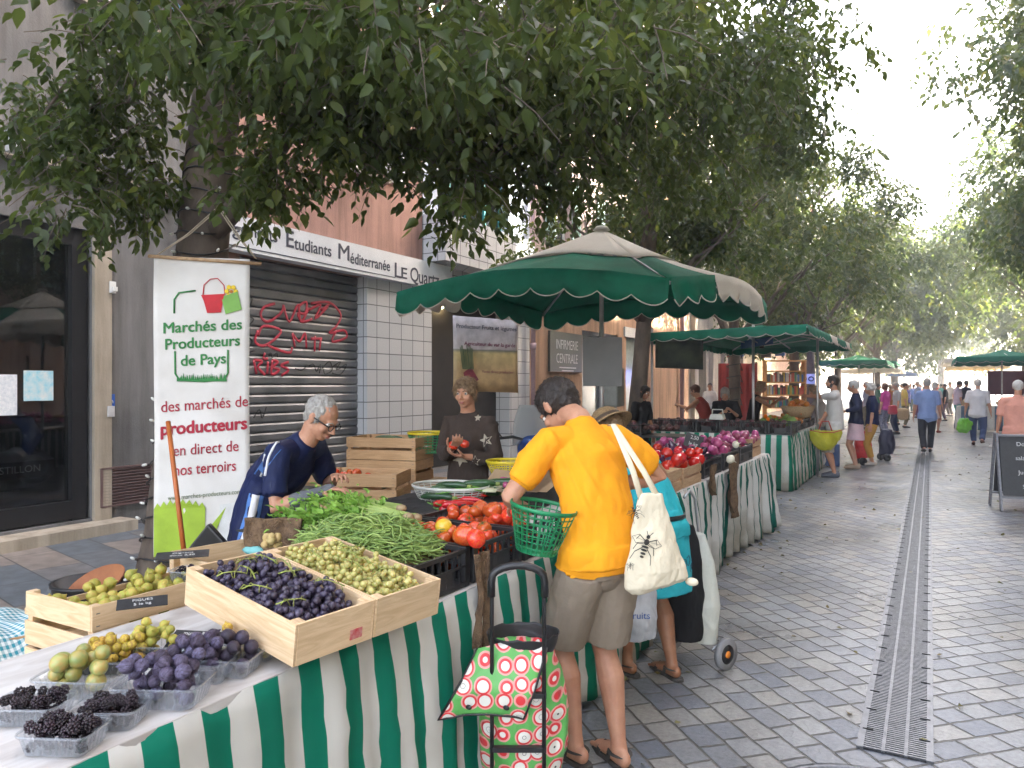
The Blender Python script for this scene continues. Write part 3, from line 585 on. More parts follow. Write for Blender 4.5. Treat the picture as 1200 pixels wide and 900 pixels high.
# ---------------------------------------------------------------- ground
def setts_mat():
    m, nt, b = newmat('stone_setts'); L = nt.links.new
    g = nt.nodes.new('ShaderNodeNewGeometry'); sx = nt.nodes.new('ShaderNodeSeparateXYZ'); L(g.outputs['Position'], sx.inputs[0])
    def mth(op, a, c=None):
        n = nt.nodes.new('ShaderNodeMath'); n.operation = op
        for i, v in enumerate((a, c)):
            if v is None: continue
            if hasattr(v, 'links'): L(v, n.inputs[i])
            else: n.inputs[i].default_value = v
        return n.outputs[0]
    ma = mth('ABSOLUTE', mth('ADD', sx.outputs[0], .14))
    u = mth('MULTIPLY', mth('ADD', ma, sx.outputs[1]), .7071); v = mth('MULTIPLY', mth('SUBTRACT', ma, sx.outputs[1]), .7071)
    cb = nt.nodes.new('ShaderNodeCombineXYZ'); L(u, cb.inputs[0]); L(v, cb.inputs[1])
    nz = N(nt, 'ShaderNodeTexNoise', Scale=3.0, Detail=3); L(cb.outputs[0], nz.inputs['Vector'])
    vm = nt.nodes.new('ShaderNodeVectorMath'); vm.operation = 'SCALE'; vm.inputs['Scale'].default_value = .04
    vs = nt.nodes.new('ShaderNodeVectorMath'); vs.operation = 'SUBTRACT'; L(nz.outputs['Color'], vs.inputs[0]); vs.inputs[1].default_value = (.5, .5, .5); L(vs.outputs[0], vm.inputs[0])
    va = nt.nodes.new('ShaderNodeVectorMath'); L(cb.outputs[0], va.inputs[0]); L(vm.outputs[0], va.inputs[1])
    br = N(nt, 'ShaderNodeTexBrick', Scale=1.0); br.offset = .43; br.squash = .82; br.squash_frequency = 3
    br.inputs['Color1'].default_value = (0, 0, 0, 1); br.inputs['Color2'].default_value = (1, 1, 1, 1); br.inputs['Mortar'].default_value = (.5, .5, .5, 1)
    br.inputs['Mortar Size'].default_value = .009; br.inputs['Mortar Smooth'].default_value = .8; br.inputs['Bias'].default_value = 0
    br.inputs['Brick Width'].default_value = .2; br.inputs['Row Height'].default_value = .14; L(va.outputs[0], br.inputs['Vector'])
    r = nt.nodes.new('ShaderNodeValToRGB'); L(br.outputs['Color'], r.inputs[0]); e = r.color_ramp.elements
    e[0].position = 0; e[0].color = (.15, .17, .21, 1); e[1].position = 1; e[1].color = (.27, .25, .225, 1)
    for p, c in ((.3, (.21, .225, .255, 1)), (.6, (.265, .275, .29, 1)), (.88, (.31, .305, .29, 1)), (.96, (.32, .30, .27, 1))):
        q = e.new(p); q.color = c
    n2 = N(nt, 'ShaderNodeTexNoise', Scale=38.0, Detail=6, Roughness=.7); L(g.outputs['Position'], n2.inputs['Vector'])
    n3 = N(nt, 'ShaderNodeTexNoise', Scale=.9, Detail=4); L(g.outputs['Position'], n3.inputs['Vector'])
    c1 = mixc(nt, 1.0, r.outputs[0], ramp(nt, n2.outputs[0], (.62, .62, .62), (1.2, 1.2, 1.2), .3, .7), 'MULTIPLY')
    c2 = mixc(nt, 1.0, c1, ramp(nt, n3.outputs[0], (.78, .76, .74), (1.1, 1.1, 1.1), .3, .7), 'MULTIPLY')
    vg = nt.nodes.new('ShaderNodeTexVoronoi'); vg.inputs['Scale'].default_value = 1.3; L(g.outputs['Position'], vg.inputs['Vector']); c2 = mixc(nt, ramp(nt, vg.outputs['Distance'], (1, 1, 1), (0, 0, 0), .018, .03), c2, (.07, .068, .065))
    n5 = N(nt, 'ShaderNodeTexNoise', Scale=.35, Detail=6, Roughness=.7); L(g.outputs['Position'], n5.inputs['Vector']); c2 = mixc(nt, 1.0, c2, ramp(nt, n5.outputs[0], (.68, .66, .63), (1.08, 1.08, 1.08), .4, .56), 'MULTIPLY')
    mc = mixc(nt, n3.outputs[0], (.035, .033, .032), (.13, .115, .095))
    col = mixc(nt, br.outputs['Fac'], c2, mc); L(col, b.inputs['Base Color'])
    ro = nt.nodes.new('ShaderNodeMapRange'); L(n3.outputs[0], ro.inputs[0]); ro.inputs[1].default_value = .3; ro.inputs[2].default_value = .7; ro.inputs[3].default_value = .25; ro.inputs[4].default_value = .42
    L(ro.outputs[0], b.inputs['Roughness']); b.inputs['Specular IOR Level'].default_value = .6
    h = mth('ADD', mth('MULTIPLY', mth('SUBTRACT', 1.0, br.outputs['Fac']), 1.0), mth('MULTIPLY', n2.outputs[0], .35))
    n4 = N(nt, 'ShaderNodeTexNoise', Scale=9.0, Detail=2); L(g.outputs['Position'], n4.inputs['Vector'])
    h = mth('ADD', h, mth('MULTIPLY', n4.outputs[0], .5))
    bump(nt, b, h, .9, .009); return m
gm = setts_mat()
tag(MB().add([(-60, -40, 0), (60, -40, 0), (60, 220, 0), (-60, 220, 0)], [(0, 1, 2, 3)], False).build('ground', gm), kind='structure')
def slab_mat():
    m, nt, b = newmat('pavement_slabs'); L = nt.links.new
    g = nt.nodes.new('ShaderNodeNewGeometry'); mp = nt.nodes.new('ShaderNodeMapping'); mp.inputs['Rotation'].default_value = (0, 0, R(12)); L(g.outputs['Position'], mp.inputs[0])
    br = N(nt, 'ShaderNodeTexBrick', Scale=1.0); br.inputs['Color1'].default_value = (.10, .115, .13, 1); br.inputs['Color2'].default_value = (.27, .21, .165, 1); br.inputs['Mortar'].default_value = (.04, .04, .04, 1)
    br.inputs['Mortar Size'].default_value = .006; br.inputs['Brick Width'].default_value = .75; br.inputs['Row Height'].default_value = .42; br.inputs['Bias'].default_value = -.25; L(mp.outputs[0], br.inputs['Vector'])
    n2 = N(nt, 'ShaderNodeTexNoise', Scale=7.0, Detail=6); L(g.outputs['Position'], n2.inputs['Vector'])
    L(mixc(nt, 1.0, br.outputs[0], ramp(nt, n2.outputs[0], (.7, .7, .7), (1.2, 1.2, 1.2), .3, .7), 'MULTIPLY'), b.inputs['Base Color']); b.inputs['Roughness'].default_value = .55
    bump(nt, b, br.outputs['Fac'], -.3, .003); return m
tag(MB().box((-6.7, 30, .0), (3.6, 80, .008)).build('pavement', slab_mat()), kind='structure')
steel = mat('galvanised_steel', (.17, .175, .19), (.11, .115, .125), 14, .4, metal=.7, bs=.1)
iron = mat('worn_iron', (.15, .155, .17), (.09, .095, .105), 25, .38, metal=.6, bs=.2, bscale=60)
slot_m = mat('drain_shade_and_clips', (.02, .02, .022), rough=.9)  # black that paints the drain's unlit depth; the clips share it
dg = empty('drain_grate', (-.14, 3.7, 0), 'long narrow slotted metal drain grate running down the middle of the paved street', 'drain')
MB().box((0, 16, .003), (.25, 32, .004)).build('painted_slot_shade', slot_m, dg)  # flat black sheet stands in for the shade under the bars
for sx in (-1, 1): MB().box((sx*.139, 16, .004), (.028, 32, .016)).build('side_rail', steel, dg)
g = MB(); y = .015
while y < 32:
    g.box((0, y, .007), (.25, .011 if y < 12 else .014, .008)); y += .0215 if y < 12 else .03
g.build('slotted_bars', iron, dg)
for x in (-.045, .045): MB().box((x, 16, .0085), (.014, 32, .009)).build('cross_bar', iron, dg)
g = MB(); y = .2
while y < 14:
    for sx in (-1, 1): g.box((sx*.118, y, .013), (.045, .007, .004)); 
    y += .25
g.build('clips', slot_m, dg)
mh = empty('manhole_cover', (-.2, 3.12, 0), 'round patterned iron manhole cover at the near end of the drain', 'manhole cover')
MB().lathe([(.0, .006), (.34, .006), (.34, .002)], n=40).build('lid', iron, mh); MB().lathe([(.355, .001), (.355, .009), (.40, .009), (.41, .001)], n=40).build('ring', steel, mh)
g = MB()
for i in range(-6, 7):
    for j in range(-6, 7):
        if i*i+j*j < 38: g.box((i*.05, j*.05, .008), (.03, .03, .006), rot=R(45))
g.build('studs', iron, mh)

# ---------------------------------------------------------------- sky and light
w = bpy.data.worlds.new('World'); S.world = w; w.use_nodes = True; nt = w.node_tree
SUN_EL, SUN_AZ = 33, 50       # azimuth measured from the street direction towards the right
sky = nt.nodes.new('ShaderNodeTexSky'); sky.sky_type = 'NISHITA'; sky.sun_disc = False; sky.sun_elevation = R(SUN_EL); sky.sun_rotation = R(SUN_AZ)
sky.air_density = 1.0; sky.dust_density = 3.5; sky.ozone_density = 1.0
hs_ = N(nt, 'ShaderNodeHueSaturation', Saturation=.72); nt.links.new(sky.outputs[0], hs_.inputs['Color']); wm_ = mixc(nt, 1.0, hs_.outputs[0], (1.13, 1.0, .89), 'MULTIPLY'); nt.links.new(wm_, nt.nodes['Background'].inputs[0]); nt.nodes['Background'].inputs[1].default_value = .15
sl = bpy.data.lights.new('sun', 'SUN'); sl.energy = 3.2; sl.angle = R(.6); sl.color = (1, .93, .82)
so = bpy.data.objects.new('sun', sl); C.objects.link(so)
sd = Vector((sin(R(SUN_AZ))*cos(R(SUN_EL)), cos(R(SUN_AZ))*cos(R(SUN_EL)), sin(R(SUN_EL))))
so.rotation_euler = sd.to_track_quat('Z', 'Y').to_euler()

# ---------------------------------------------------------------- facades
WX = -8.15
def fY(px): return 1/(1.0916-.001001*px)*8.15*(.5324+.0005644*px)
def fZ(px, y): return 1.65+(450-y)*8.15/(1.0916-.001001*px)/870
def plaster(n, c, c2, sc=1.2):
    m = mat(n, c, c2, sc, .85, bs=.3, bscale=45, detail=8); nt = m.node_tree; b = nt.nodes['Principled BSDF']; src = b.inputs['Base Color'].links[0].from_socket
    tc = nt.nodes.new('ShaderNodeTexCoord'); mp = nt.nodes.new('ShaderNodeMapping'); mp.inputs['Scale'].default_value = (3, 3, .22); nt.links.new(tc.outputs['Object'], mp.inputs[0])
    no = N(nt, 'ShaderNodeTexNoise', Scale=1.6, Detail=7, Roughness=.65); nt.links.new(mp.outputs[0], no.inputs[0]); col = mixc(nt, 1.0, src, ramp(nt, no.outputs[0], (.62, .6, .57), (1.05, 1.05, 1.05), .32, .58), 'MULTIPLY')
    nt.links.new(col, b.inputs['Base Color']); return m
grey_pl = plaster('grey_render', (.17, .168, .165), (.11, .11, .112)); salmon = plaster('salmon_render', (.36, .20, .155), (.27, .15, .115))
lblue = plaster('pale_blue_render', (.5, .56, .66), (.42, .48, .58)); brown_pl = plaster('mauve_render', (.36, .28, .26), (.3, .22, .2))
orange_pl = plaster('orange_render', (.50, .31, .19), (.42, .25, .15)); peach = plaster('peach_render', (.68, .44, .27), (.6, .37, .22))
cream = plaster('cream_stone', (.58, .52, .43), (.42, .37, .3)); stonem = plaster('beige_stone', (.4, .35, .28), (.3, .26, .2)); white_m = mat('white_paint', (.72, .72, .7), (.62, .62, .6), 3, .5)
glass_dk = mat('dark_window_glass', (.012, .014, .016), (.02, .022, .025), .8, .06, spec=.8); dark_in = mat('dark_interior', (.015, .014, .014), (.03, .025, .022), 2, .9)  # dark_in: near-black colour stands for the unlit depth behind openings and slats
teal = mat('teal_paint', (.03, .26, .25), rough=.5); blue_sh = mat('blue_shutter_paint', (.22, .45, .68), rough=.5); grn_sh = mat('pale_green_shutter_paint', (.42, .6, .53), rough=.55); grey_sh = mat('white_shutter_paint', (.66, .68, .66), rough=.6)
frame_dk = mat('black_metal_frame', (.012, .012, .014), rough=.35); pinkp = mat('pink_drainpipe', (.45, .3, .32), rough=.5); greyp = mat('grey_drainpipe', (.4, .42, .45), rough=.45)
def tiles_mat():
    m, nt, b = newmat('white_wall_tiles'); L = nt.links.new
    tc = nt.nodes.new('ShaderNodeTexCoord'); mp = nt.nodes.new('ShaderNodeMapping'); mp.inputs['Rotation'].default_value = (R(90), 0, R(90)); 
    sx = nt.nodes.new('ShaderNodeSeparateXYZ'); L(tc.outputs['Object'], sx.inputs[0]); cb = nt.nodes.new('ShaderNodeCombineXYZ')
    ad = nt.nodes.new('ShaderNodeMath'); ad.operation = 'ADD'; L(sx.outputs[0], ad.inputs[0]); L(sx.outputs[1], ad.inputs[1]); L(ad.outputs[0], cb.inputs[0]); L(sx.outputs[2], cb.inputs[1])
    br = N(nt, 'ShaderNodeTexBrick', Scale=1.0); br.offset = 0; br.inputs['Color1'].default_value = (.5, .51, .52, 1); br.inputs['Color2'].default_value = (.44, .455, .47, 1); br.inputs['Mortar'].default_value = (.12, .12, .125, 1)
    br.inputs['Mortar Size'].default_value = .008; br.inputs['Mortar Smooth'].default_value = .1; br.inputs['Brick Width'].default_value = .33; br.inputs['Row Height'].default_value = .27; L(cb.outputs[0], br.inputs['Vector'])
    L(br.outputs[0], b.inputs['Base Color']); b.inputs['Roughness'].default_value = .25; bump(nt, b, br.outputs['Fac'], -.4, .004); return m
tilem = tiles_mat()
def wall(name, parent, y0, y1, z0, z1, mt, ops=(), x=WX, th=.35):
    ys = sorted({y0, y1, *[q for o in ops for q in o[:2] if y0 < q < y1]}); zs = sorted({z0, z1, *[q for o in ops for q in o[2:4] if z0 < q < z1]})
    b = MB()
    for a, c in zip(ys, ys[1:]):
        run = None
        for d, e in zip(zs, zs[1:]):
            cy, cz = (a+c)/2, (d+e)/2
            if any(o[0] < cy < o[1] and o[2] < cz < o[3] for o in ops): continue
            b.box((x-th/2, cy, cz), (th, c-a, e-d))
    return b.build(name, mt, parent)
def window(par, y0, y1, z0, z1, fm, sh=None, x=WX, openw=True, closed=False):
    wn = MB(); t = .06; xi = x-.2
    for (a, c, d, e) in ((y0, y0+t, z0, z1), (y1-t, y1, z0, z1), (y0+t, y1-t, z0, z0+t), (y0+t, y1-t, z1-t, z1), ((y0+y1)/2-.03, (y0+y1)/2+.03, z0+t, z1-t)):
        wn.box((xi, (a+c)/2, (d+e)/2), (.05, c-a, e-d))
    f = wn.build('window', fm, par)
    MB().box((xi-.03, (y0+y1)/2, (z0+z1)/2), (.012, y1-y0-.02, z1-z0-.02)).build('pane', glass_dk, f)
    MB().box((x+.03, (y0+y1)/2, z0-.035), (.14, y1-y0+.16, .06)).build('sill', stonem, f)
    if sh:
        for s in (-1, 1):
            wd = (y1-y0)/2; b = MB()
            yc = (y0-wd/2-.02 if s < 0 else y1+wd/2+.02) if not closed else ((y0+wd/2) if s < 0 else (y1-wd/2)); xx = x+.035 if not closed else x-.06
            H_ = z1-z0
            for (a, c, d, e) in ((-wd/2, -wd/2+.06, 0, H_), (wd/2-.06, wd/2, 0, H_), (-wd/2+.06, wd/2-.06, 0, .08), (-wd/2+.06, wd/2-.06, H_-.08, H_), (-wd/2+.06, wd/2-.06, H_/2-.04, H_/2+.04)): b.box((xx, yc+(a+c)/2, z0+(d+e)/2), (.04, c-a, e-d))
            n = int(H_/.055)
            for i in range(n): b.box((xx, yc, z0+.05+(H_-.1)*(i+.5)/n), (.008, wd-.12, .05), M=Matrix.Rotation(R(28), 3, 'Y'))
            b.build('shutter', sh, par)
    return f
def block(name, label, y0, y1, top, mt, ops_win, ops_open=(), sh=None, fm=None, x=WX, base=None, basetop=3.9, depth=7):
    r = empty(name, (0, 0, 0), label, 'building')
    ops = list(ops_win)+list(ops_open)
    if base: wall('ground_storey', r, y0, y1, 0, basetop, base, ops, x); wall('wall', r, y0, y1, basetop, top, mt, ops, x)
    else: wall('wall', r, y0, y1, 0, top, mt, ops, x)
    MB().box((x-.35-depth/2, (y0+y1)/2, top/2), (depth, y1-y0-.01, top-.01)).build('core', dark_in, r)
    MB().box((x-depth/2+.15, (y0+y1)/2, top+.15), (depth+.9, y1-y0-.004, .3)).build('roof', mat(name+'_roof', (.35, .17, .1), rough=.8), r)
    for o in ops_win: window(r, *o, fm or white_m, sh, x)
    return r
def upper(y0, y1, n, zs, wd=1.0, h=1.7):
    st = (y1-y0)/n; return [(y0+st*(i+.5)-wd/2, y0+st*(i+.5)+wd/2, z, z+h) for i in range(n) for z in zs]
# grey shop
A = block('shop_building', 'dark grey rendered shop building with a big black framed display window, far left', -6, 6.7, 15, grey_pl, [(1.6, 2.6, 5.1, 6.8), (4.75, 5.75, 5.9, 7.6)]+upper(-6, 6.7, 4, (8.9, 12.1)), [(-2.2, 4.92, .15, 3.36)], blue_sh)
b = MB()
for q in (-2.14, 1.3, 4.8): b.box((WX-.1, q, 1.75), (.12, .16, 3.2))
b.box((WX-.1, 1.33, .27), (.12, 6.8, .2)); b.box((WX-.1, 1.33, 3.27), (.12, 6.8, .18)); dw = b.build('display_window', frame_dk, A)
def shopglass():
    m, nt, b = newmat('shop_glass'); g = nt.nodes.new('ShaderNodeBsdfGlossy'); g.inputs['Roughness'].default_value = .02; t = nt.nodes.new('ShaderNodeBsdfTransparent'); t.inputs[0].default_value = (.5, .52, .52, 1)
    f = N(nt, 'ShaderNodeFresnel', IOR=1.9); mx = nt.nodes.new('ShaderNodeMixShader')
    for a, c in ((f.outputs[0], mx.inputs[0]), (t.outputs[0], mx.inputs[1]), (g.outputs[0], mx.inputs[2]), (mx.outputs[0], nt.nodes['Material Output'].inputs[0])): nt.links.new(a, c)
    return m
sgl = shopglass()
for a, c in ((-2.06, 1.22), (1.38, 4.72)): MB().box((WX-.12, (a+c)/2, 1.77), (.012, c-a, 2.82)).build('pane', sgl, dw)
MB().box((WX+.12, 1.4, .06), (.42, 7.7, .12)).build('step', stonem, A); MB().box((WX+.05, 0.3, 3.99), (.2, 12.6, .1)).build('ledge', stonem, A)
MB().box((WX+.165, .3, 4.06), (.02, 12.6, .05)).build('gutter_strip', steel, A)
MB().box((WX+.02, 5.02, 1.75), (.05, .2, 3.5)).build('door_surround', stonem, A)
pc = [mat('poster_white', (.7, .72, .74), (.5, .55, .6), 30, .6), mat('poster_cyan', (.25, .55, .65), (.6, .65, .65), 12, .6)]
for px, y, w_, h_, q in ((10, 463, .27, .42, 0), (52, 452, .3, .32, 1)): tag(MB().box((WX-.105, fY(px), fZ(px, y)), (.006, w_, h_)).build('poster', pc[q]), 'small %s poster taped inside the left shop window' % ('white', 'blue and white')[q], 'poster')
flw = empty('window_flower_display', (WX-.5, fY(30), .9), 'crescent arrangement of colourful paper flowers behind the left shop window', 'decoration')
fc = [mat('flower%d' % i, c, rough=.6) for i, c in enumerate(((.7, .7, .65), (.6, .15, .2), (.15, .35, .6), (.65, .5, .1), (.3, .5, .2), (.4, .2, .5)))]
for i in range(90):
    t = U(-1.2, 1.5); r_ = U(.42, .68); me = MB().lathe([(0, .012), (.02, .006), (.035, .014), (.05, 0)], n=7).mesh('flower', fc[i % 6])
    put(me, 'flower', (U(-.03, .03), -.25+cos(t)*r_, sin(t)*r_+.1), (0, R(90), U(0, 6)), U(.5, 1.1), flw)
text('ESPACE CASTILLON', .105, white_m, tag(MB().box((WX-.14, 4.0, fZ(25, 552)), (.03, 1.15, .17)).build('name_board', frame_dk), 'black board reading ESPACE CASTILLON inside the left shop window', 'sign'), frame_at((WX-.122, 3.97, fZ(25, 552)), (0, 1, 0), (0, 0, 1)))
bk = empty('shelf_display', (WX-1.0, 3.0, .15), 'low lit shelves with orange and yellow books inside the left shop', 'shelf')
MB().box((0, 0, .3), (.4, 3, .04)).box((0, 0, .75), (.4, 3, .04)).build('shelves', stonem, bk); b = MB()
for i in range(40): b.box((.1, -1.4+i*.07, .32+.17+(i % 2)*.45), (.2, U(.02, .05), U(.2, .32)))
b.build('books', mat('shelf_books', (.6, .3, .06), (.3, .1, .05), 9, .6), bk)
# push-button plate, disabled sign, vent, floodlight
pl = MB().box((WX+.012, fY(127), fZ(127, 469)), (.02, .13, .14)).build('accessibility_sign', mat('sign_blue', (.03, .12, .5), rough=.4)); tag(pl, 'small blue wheelchair access sign on the grey shop wall', 'sign')
g = MB(); cy, cz = fY(127), fZ(127, 469)
g.ell((WX+.025, cy+.005, cz+.045), (.004, .009, .009)); g.bar((WX+.025, cy+.005, cz+.03), (WX+.025, cy+.01, cz-.005), .004, .01); g.bar((WX+.025, cy+.01, cz-.005), (WX+.025, cy+.035, cz-.005), .004, .01); g.bar((WX+.025, cy+.035, cz-.005), (WX+.025, cy+.04, cz-.035), .004, .01)
g.tube([(WX+.025, cy+cos(q)*.028-.003, cz-.02+sin(q)*.028) for q in [i*.4+2 for i in range(11)]], .004, 6); g.build('wheelchair_symbol', white_m, pl)
tag(MB().box((WX+.03, fY(127), fZ(127, 482)), (.06, .08, .12)).build('door_intercom', mat('plastic_grey', (.5, .5, .5), rough=.4)), 'small grey call button box just below the blue access sign', 'intercom')
tag(MB().box((WX+.03, fY(129), fZ(129, 337)), (.06, .07, .13)).box((WX+.07, fY(129)+.01, fZ(129, 337)-.02), (.04, .05, .05)).build('alarm_box', white_m), 'small white sensor box high on the grey shop wall', 'sensor')
vt = empty('wall_vent', (WX, fY(147), fZ(147, 568)), 'brown slatted ventilation grille low on the grey wall', 'vent'); vb = mat('brown_metal', (.13, .08, .075), rough=.5)
MB().box((.015, 0, 0), (.02, .62, .42)).build('backing', dark_in, vt); g = MB()
for i in range(12): g.box((.035, 0, -.19+i*.034), (.006, .6, .03), M=Matrix.Rotation(R(35), 3, 'Y'))
for s in (-1, 1): g.box((.035, s*.31, 0), (.03, .03, .44)); g.box((.035, 0, s*.215), (.03, .62, .02))
g.build('slats', vb, vt)
fl = empty('floodlight', at(28, 168, 7.2), 'pale boxy floodlight on an arm above the left shop window', 'lamp')
MB().box((0, 0, 0), (.2, .26, .2), taper=.7).build('housing', mat('lamp_grey', (.45, .45, .43), rough=.5), fl); MB().tube([(0, 0, .1), (-.2, -.05, .14), (-.62, -.1, .05)], .02, 8).ell((0, 0, .13), .045).build('arm', greyp, fl)

# salmon building with the shuttered shop and its sign
B = block('shuttered_shop_building', 'salmon pink building with a closed roller shutter and white tiled pillar', 6.72, 11.1, 16.5, salmon, [(9.0, 10.0, 5.15, 6.9), (7.2, 8.0, 8.9, 10.7), (9.6, 10.4, 8.9, 10.7), (7.2, 8.0, 12.4, 14.2), (9.6, 10.4, 12.4, 14.2)], [(6.95, 9.5, 0, 3.42)], grey_sh)
sh_m, nt, pb = newmat('shutter_metal'); tcn = nt.nodes.new('ShaderNodeTexCoord'); no = N(nt, 'ShaderNodeTexNoise', Scale=1.5, Detail=6); nt.links.new(tcn.outputs['Object'], no.inputs[0]); nt.links.new(ramp(nt, no.outputs[0], (.12, .125, .13), (.24, .24, .245)), pb.inputs['Base Color']); pb.inputs['Roughness'].default_value = .45; pb.inputs['Metallic'].default_value = .5
rs = MB(); n = 25
for i in range(n):
    z = 3.42*i/n; h = 3.42/n; rs.add([(WX-.17+dx, yy, z+dz) for dx, dz in ((0, 0), (.028, .012), (.035, .03), (.035, h-.035), (.02, h-.012), (0, h)) for yy in (6.97, 9.48)], [(2*k, 2*k+1, 2*k+3, 2*k+2) for k in range(5)], False)
rsh = rs.build('roller_shutter', sh_m, B)
graf = mat('red_spray_paint', (.5, .03, .06), rough=.5); grafk = mat('black_spray_paint', (.02, .02, .022), rough=.5)
def spray(pts, m, nm='graffiti', r=.02):
    P = []
    for x, y in pts:
        px = 250+x/3; py = 200+y/3; P.append(Vector((WX-.128, fY(px), fZ(px, py))))
    # smooth through the points
    q = []
    for i in range(len(P)-1):
        a, b_, c, d = P[max(0, i-1)], P[i], P[i+1], P[min(len(P)-1, i+2)]
        for k in range(4):
            t = k/4; q.append(.5*((2*b_)+(c-a)*t+(2*a-5*b_+4*c-d)*t*t+(3*b_-a-3*c+d)*t**3))
    q.append(P[-1]); MB().tube(q, [(.003, r)]*len(q), 8, side=(1, 0, 0)).build(nm, m, rsh)
for l in ([(240, 465), (200, 480), (190, 510), (215, 530), (260, 500), (270, 470)], [(270, 475), (290, 530), (320, 470), (330, 530), (360, 480)], [(320, 475), (350, 460), (345, 500), (320, 500), (335, 530), (370, 520)], [(355, 490), (400, 470), (380, 520), (430, 470), (400, 490)], [(365, 465), (430, 462), (470, 505), (455, 545), (430, 570), (480, 560), (490, 585), (440, 600), (455, 560)],
          [(180, 560), (170, 600), (200, 615), (240, 590), (260, 560), (200, 545), (180, 580)], [(210, 610), (240, 625), (290, 640), (300, 620)], [(300, 570), (310, 620)], [(300, 570), (325, 600), (345, 570), (350, 625)], [(365, 590), (405, 590)], [(380, 580), (378, 635)], [(400, 592), (395, 632)],
          [(165, 665), (175, 715)], [(165, 665), (195, 670), (180, 690), (205, 718)], [(215, 670), (212, 715)], [(230, 665), (228, 715), (255, 700), (232, 690), (250, 672), (230, 665)], [(288, 672), (260, 685), (288, 700), (262, 720)], [(205, 640), (200, 660), (215, 660)]): spray(l, graf)
for l in ([(310, 695), (335, 700), (350, 685)], [(360, 685), (375, 680), (385, 705), (400, 680), (395, 712)], [(405, 695), (430, 670), (440, 700), (415, 715), (410, 695)], [(440, 690), (470, 670), (455, 700), (490, 680), (470, 715), (440, 712)], [(205, 640), (205, 655), (225, 640), (230, 655), (245, 640), (250, 655)], [(130, 430), (160, 450), (140, 500), (165, 520), (150, 540)], [(140, 580), (160, 600), (135, 640), (170, 630)], [(165, 870), (185, 840), (195, 870), (210, 830)]): spray(l, grafk, r=.01)
wall('tiled_pillar', B, 9.49, 11.31, 0, 3.42, tilem, x=WX+.06, th=.4)
sb = MB().box((WX+.12, (6.3+11.75)/2, 3.64), (.2, 11.75-6.3, .46)).build('shop_sign', mat('sign_white', (.66, .68, .7), (.6, .62, .64), 2, .4)); tag(sb, 'long white shop sign reading Logements Etudiants Méditerranée Le Quartz above the roller shutter', 'sign')
ink = mat('sign_ink', (.03, .035, .06), rough=.5)
def stx(s_, px0, px1, py, big=None, size=.2):
    y0, y1 = fY(px0), fY(px1); o = text(s_, size, ink, sb, frame_at((WX+.2235, (y0+y1)/2, fZ((px0+px1)/2, py)), (0, 1, 0), (0, 0, 1)), bold=.004)
    w_ = max(1e-3, o.dimensions.x if o.dimensions.x else 1); vs = [v.co.x for v in o.data.vertices]; w_ = max(vs)-min(vs)
    o.matrix_basis = o.matrix_basis @ Matrix.Diagonal(((y1-y0)/w_, 1, 1, 1))
for s_, a, c, py, sz in (('Log', 235, 268, 268, .25), ('ements', 269, 312, 275, .25), ('E', 322, 331, 283, .34), ('tudiants', 332, 376, 292, .25), ('M', 384, 397, 298, .34), ('éditerranée', 398, 445, 309, .25), ('L', 450, 458, 319, .36), ('E', 458, 465, 322, .27), ('Q', 469, 479, 324, .36), ('uartz', 479, 503, 328, .36)): stx(s_, a, c, py, size=sz)
MB().box((WX+.2225, fY(350), 3.46), (.006, 4.0, .012)).build('underline', ink, sb)

# tiled / pale blue building with doorway
Cb = block('tiled_building', 'pale blue building with white wall tiles, teal framed glazing and a dark doorway', 11.12, 15.3, 15.5, lblue, [(11.3, 12.5, 7.6, 9.6), (13.3, 14.4, 7.6, 9.6), (11.3, 12.5, 11.3, 13.2), (13.3, 14.4, 11.3, 13.2)], [(11.32, 14.35, 0, 3.3), (11.6, 14.3, 4.75, 6.6)], None, teal, base=tilem, basetop=4.75)
window(Cb, 11.6, 12.9, 4.75, 6.6, teal); window(Cb, 12.9, 14.3, 4.75, 6.6, teal)
wall('tiled_parapet', Cb, 11.12, 14.6, 3.9, 4.78, tilem, x=WX+.5, th=.5)
MB().box((WX-1.2, 12.8, 1.65), (.05, 3.2, 3.3)).build('back_door', mat('dark_door', (.03, .028, .026), rough=.5), Cb); MB().box((WX-1.15, 12.4, 1.5), (.04, .5, .6)).build('door_poster', pc[0], Cb)
def lampglow():
    m, nt, b = newmat('lamp_glow'); b.inputs['Emission Color'].default_value = (1, .75, .4, 1); b.inputs['Emission Strength'].default_value = 12; return m
tag(MB().ell((WX-.3, fY(532), 3.2), .06).build('ceiling_spot', lampglow()), 'small lit spotlight in the dark doorway ceiling', 'lamp')
tag(MB().tube([(WX+.12, 15.25, 0), (WX+.12, 15.25, 15)], .055, 10).tube([(WX+.12, 15.25, 2.45), (WX+.12, 15.25, 2.6)], .075, 10).build('drainpipe', pinkp), 'pink grey drainpipe beside the tiled doorway', 'drainpipe')
